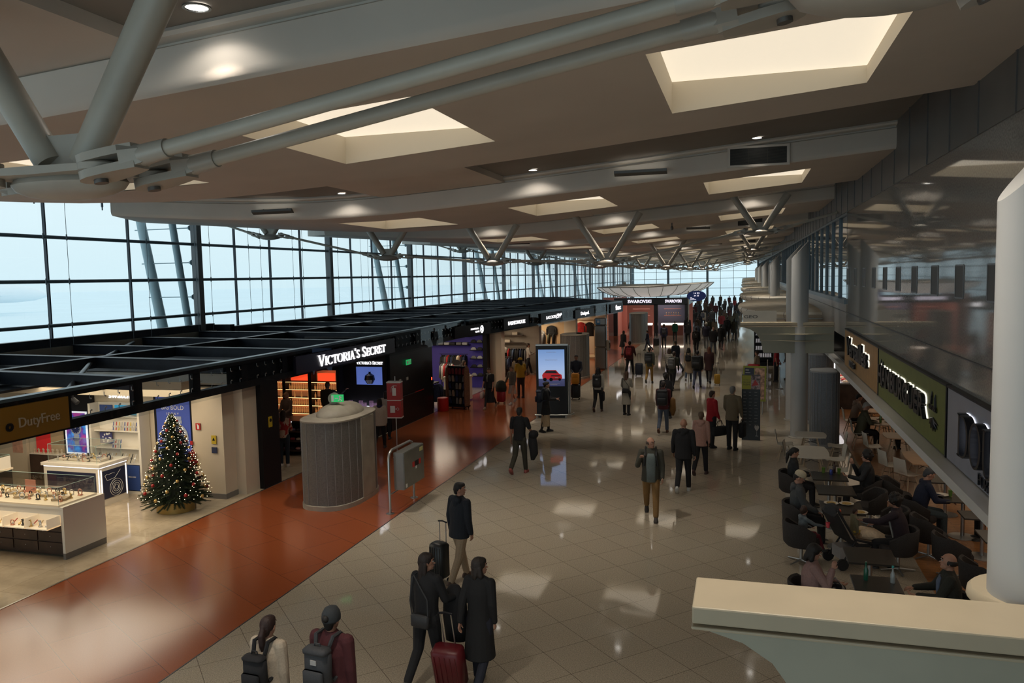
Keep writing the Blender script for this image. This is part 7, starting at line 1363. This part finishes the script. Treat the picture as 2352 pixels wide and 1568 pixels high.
person(1.45, 38.4, -100, 'person in a red vest inside the dark shop under the beam', 1.70, 'm', None, top=(.35, .02, .03), sleeves=False, hair=('short', BLKH), near=1); person(2.0, 39.5, 90, 'person in a dark patterned shirt under the beam', 1.68, 'm', None, top=(.03, .03, .025), hair=('short', BLKH))
# --- crowd toward the end window
random.seed(44)
CT = [('black', bk), ('navy', nv), ('charcoal', (.03, .03, .033)), ('brown', (.05, .032, .02)), ('olive', (.045, .045, .028)), ('tan', (.20, .15, .10)), ('grey', (.12, .12, .12)), ('burgundy', (.06, .012, .016)), ('cream', (.34, .30, .24)), ('dark red', (.16, .015, .02))]
n_c = 0; used = []
for row, (Yr, xs) in enumerate([(59, [-3.9, -3.1]), (64, [-4.2, -3.4, -2.7, -2.0]), (69, [-3.8, -3.0, -1.6, -.9]), (75, [-4.4, -3.6, -2.9, -1.5, -.8]), (82, [-5.0, -4.2, -3.5, -2.2, -1.4, -.7]), (90, [-5.3, -4.5, -3.7, -2.9, -1.4, -.7]), (99, [-5.5, -4.6, -3.7, -2.4, -1.5, -.6]), (109, [-6.0, -5.0, -4.1, -3.1, -2.2, -1.2, -.4]), (121, [-6.2, -5.2, -4.2, -3.2, -2.2, -1.2, -.3])]):
    for i, xx in enumerate(xs):
        if n_c and (row*7+i*3) % 4 == 0: ci = 5+(n_c*3) % 5
        else: ci = n_c % 5
        nm, cc = CT[ci]; hs = [('short', BLKH), ('long', BRH), ('bob', BLKH), ('short', BRH)][n_c % 4]; hn = {'short': 'short hair', 'long': 'long hair', 'bob': 'chin-length hair'}[hs[0]]
        yy_ = Yr+random.uniform(-1.5, 1.5); xj = xx+random.uniform(-.18, .18)
        p = person(xj, yy_, random.uniform(-15, 15), f'distant crowd member in {nm} with {hn}, {ORD[row]} crowd row, {ORD[i]} from left', random.uniform(1.62, 1.86), 'mf'[n_c % 2], WK[n_c % 4], top=cc, bot=[bk, jn, (.02, .02, .025)][n_c % 3], hair=hs, kind=['jacket', 'coat', 'jacket'][n_c % 3], puff=1.12, grp='crowd walking toward the end window')
        if n_c % 5 == 1: backpack(p, f'dark backpack on a crowd member, {ORD[row]} crowd row, {ORD[i]} from left', [bk, (.05, .06, .08)][n_c % 2], .3, .42, .16)
        n_c += 1
for i in range(15):
    nm, cc = CT[(i*3+1) % 10]; hs = [('short', BLKH), ('long', BRH), ('bob', FAIR)][i % 3]
    person(-4.8-.42*(i % 6)-.2*(i//6), 76.5+6.5*(i//5)+random.uniform(-1.5, 1.5), random.uniform(-20, 20), f'distant person in {nm} left of the main crowd, {ORD[i]} from the front', random.uniform(1.6, 1.84), 'mf'[i % 2], WK[i % 4], top=cc, bot=[bk, jn][i % 2], hair=hs, kind=['jacket', 'coat'][i % 2], puff=1.1, grp='crowd walking toward the end window')
# --- seated in the food court
SEAT = dict(walk=[(1.45, 1.42), (1.42, 1.40)], sit=.50)
def sitp(x, y, face, lbl, **kw): return person(x, y, face, lbl, **{**SEAT, **dict(near=2, z=0), **kw})
TA = [(.45, .1, 1.0, .25), (.45, .1, 1.0, .25)]
sitp(1.03, 18.0, -90, 'woman with a dark bun in a black sweater looking at her phone', H=1.66, sex='f', top=(.018, .020, .022), kind='sweater', hair=('pony', BLKH), arms=[(.35, .08, 1.1, .3), (.35, .08, 1.1, .3)], tilt=12, bot=bk)
sitp(2.52, 17.75, 88, 'dark-haired man in a black leather jacket with hand at his mouth', H=1.74, top=(.012, .012, .014), hair=('curly', (.010, .007, .006)), arms=[(.5, .1, 1.2, .3), (.6, .1, 2.1, .3)], turn=10, bot=bk, sk=LT, puff=1.08)
sitp(.98, 15.62, -88, 'bearded man in a grey hoodie and cream cap looking down', H=1.78, top=(.055, .060, .065), hair=('short', BLKH), hat=('cap', (.48, .42, .30)), arms=[(.3, .1, .5, .2), (.3, .12, .8, .2)], tilt=25, hood=True, turn=-10, puff=1.12, bot=bk)
p = sitp(1.0, 14.42, -70, 'curly-haired toddler in a grey hoodie in a tub chair', H=1.05, sit=.50, walk=[(1.5, 1.2), (1.5, 1.2)], top=(.13, .15, .16), hair=('curly', (.04, .018, .01)), arms=[(.3, .1, .9, .2), (1.0, .1, .4, -.1)], near=1, hood=True, bot=(.12, .01, .02))
small('plastic_cup', MB().lathe((0, 0, 0), [(.028, 0), (.036, .09), (.033, .088)], 14), M('cup_pink', (.85, .10, .13), .5), tuple(W_(p, p['A'][1][2]+p['A'][1][3]*.06+Vector((0, .02, -.02)))), 'bright pink cup held out by the toddler', 'cup')
sitp(2.60, 14.38, 70, 'curly-haired carer in a dark cardigan reaching over the table', H=1.70, sex='f', top=(.022, .012, .018), hair=('curly', BLKH), arms=[(1.0, .15, .5, .1), (.5, .1, .9, .3)], turn=10, sk=MD, puff=1.1, shirt=(.3, .3, .28), lean=.10, bot=bk)
sitp(1.80, 14.36, 112, 'baby with dark hair sitting in the stroller', H=.78, sit=.58, walk=[(1.3, 1.0), (1.3, 1.0)], top=(.16, .15, .09), hair=('short', (.03, .012, .008)), near=1, sk=MD, bot=(.5, .35, .05)) if False else sitp(1.84, 14.52, -68, 'baby with dark hair sitting in the stroller', H=.84, sit=.60, walk=[(1.3, .6), (1.3, .6)], top=(.16, .15, .09), hair=('short', (.03, .012, .008)), near=1, sk=MD, bot=(.45, .33, .06), shoe=(.3, .25, .2))
sitp(.92, 11.55, -85, 'woman in a dusty pink coat holding a phone to her ear', H=1.68, sex='f', top=(.28, .17, .155), hair=('bob', BLKH), arms=[(.5, .1, .9, .35), (.6, .25, 2.2, .35)], tilt=20, puff=1.22, turn=-8, bot=bk)
sitp(2.66, 11.45, 82, 'bald man in a dark green coat and glasses holding a water bottle', H=1.76, top=(.022, .021, .015), hair=('fringe', (.012, .010, .009)), arms=[(.5, .1, 1.0, .3), (.6, .1, .85, .25)], turn=5, tilt=-8, puff=1.15, shirt=(.10, .13, .2), bot=bk)
o = thing('handbag', 'glossy black handbag in the lap of the woman in pink', 'bag', (1.22, 11.42, .66)); MB().rbox((0, 0, .04), (.28, .24, .2), .06).build('bag_body', M('patent_black', (.008, .008, .01), .12), o, 'all'); MB().sweep([(-.08, 0, .12), (0, 0, .22), (.08, 0, .12)], .008, 6).build('handle', M('patent_black', (.008, .008, .01)), o, True)
sitp(3.20, 16.38, -85, 'grey-haired man in a navy sweater eating at the dark table', H=1.76, top=(.010, .014, .035), kind='sweater', hair=('short', (.05, .05, .055)), arms=TA, tilt=25, lean=.12, puff=1.15, bot=(.04, .06, .07))
sitp(4.68, 16.45, 95, 'diner with a white-sleeved arm mostly hidden behind the ledge', H=1.68, sex='f', top=(.35, .32, .30), hair=('short', BRH), arms=TA, near=1, bot=bk)
sitp(3.22, 24.35, -88, 'white-haired man in an olive jacket eating at a wood table', H=1.76, top=(.075, .070, .042), hair=('short', (.35, .33, .3)), arms=TA, tilt=22, lean=.1, puff=1.15, near=1, bot=bk)
sitp(3.25, 26.2, -80, 'person in a beige hooded top leaning over food behind the white-haired man', H=1.70, top=(.24, .17, .13), hair=('short', BLKH), arms=TA, tilt=20, lean=.12, near=1, hood=True, bot=bk); wtable(3.95, 26.4, .75, .8, woodt, 'wood table at the back in front of the beige-topped diner'); wchair(3.2, 26.2, radians(-88), 'white shell chair under the beige-topped diner')
sitp(4.65, 24.5, 92, 'diner in grey across from the white-haired man, half hidden', H=1.70, top=(.07, .06, .055), hair=('short', BRH), arms=TA, near=1, bot=bk); wchair(4.68, 24.5, radians(92), 'white shell chair under the half-hidden grey diner')
# --- Christmas tree in the shop ------------------------------------------
random.seed(77)
t = thing('christmas_tree', 'decorated Christmas tree in a gold drum at the watch shop edge', 'christmas tree', (-12.35, 14.75, 0))
MB().lathe((0, 0, 0), [(.40, 0), (.41, .005), (.41, .27), (.385, .28), (.385, .22)], 40).build('gold_drum', gold, t, True); MB().tube((0, 0, .2), (0, 0, 2.1), .035, .01, 10).build('trunk', brown, t, True)
def trad(z): return .74*(1-(z-.30)/1.92)**.82+.015
m = MB(); nb_ = 0
for i in range(1000):
    z = .28+1.9*(random.random()**1.55); a = random.uniform(0, 2*pi); R_ = trad(z)*random.uniform(.72, 1.08); d = Vector((cos(a), sin(a), random.uniform(-.25, .12))).normalized(); r0 = R_*.25
    p0 = Vector((0, 0, z))+d*r0; p1 = Vector((0, 0, z))+d*R_; s_ = d.cross(Vector((0, 0, 1))).normalized(); L = (p1-p0).length; n_n = max(5, int(L/.022))
    m.tube(p0, p1, .005, .002, 4, False)
    for q in range(n_n):
        c_ = p0+(p1-p0)*(q+.5)/n_n
        for w_ in (s_, -s_, Vector((0, 0, 1)), Vector((0, 0, -.6))):
            e_ = c_+(w_*.044+d*.030+Vector((0, 0, random.uniform(-.006, .006)))); n2 = d.cross(w_).normalized()*.0065; m.add([tuple(c_-n2), tuple(c_+n2), tuple(e_)], [(0, 1, 2)])
m.build('foliage', M('fir_green', (.016, .034, .014), .7, noise=(20, .4)), t)
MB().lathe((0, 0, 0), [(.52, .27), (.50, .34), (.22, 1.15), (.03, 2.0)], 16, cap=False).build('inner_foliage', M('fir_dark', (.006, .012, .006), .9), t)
bm_ = {'red': M('bauble_red', (.30, .01, .012), .3), 'gold': M('bauble_gold', (.55, .38, .14), .22, .7)}
for i in range(64):
    z = .36+1.7*(i/64)**1.1; a = i*2.4; R_ = trad(z)*.97; nm = 'red' if i % 2 else 'gold'; r_ = .042-.012*(i/64)
    o = MB().ell((R_*cos(a), R_*sin(a), z), r_, 12, 8).build('bauble', bm_[nm], t, True)
lm_ = M('fairy_light', (1, .8, .5), .5, e=7, ecol=(1, .78, .45)); m = MB()
for i in range(430):
    z = .34+1.84*(i/430)**1.12; a = i*2.39996+random.random()*.5; R_ = trad(z)*random.uniform(.96, 1.08); m.ell((R_*cos(a), R_*sin(a), z), .0058, 5, 3)
o = m.build('fairy_lights', lm_, t); o['kind'] = 'stuff'
light('POINT', 'tree_glow', (-12.35, 14.75, 1.0), 3, (1, .75, .45), .5)
# ---------------------------------------------------------------- settle text and grown shapes into meshes
bpy.context.view_layer.update()
dg = bpy.context.evaluated_depsgraph_get()
def settle(lst):
    out = []
    for o in lst: out.append((o, bpy.data.meshes.new_from_object(o.evaluated_get(dg))))
    return out
for o, me in settle(TXT):
    n = bpy.data.objects.new(o.name+'_', me); C.objects.link(n); n.parent = o.parent; n.matrix_basis = o.matrix_basis.copy()
    for k in o.keys():
        if k in ('label', 'category', 'group', 'kind'): n[k] = o[k]
    nm = o.name; bpy.data.objects.remove(o, do_unlink=True); n.name = nm
GRN = globals().get('GROWN', [])
for o, me in settle(GRN):
    o.modifiers.clear(); o.data = me
    me.polygons.foreach_set('use_smooth', [True]*len(me.polygons))
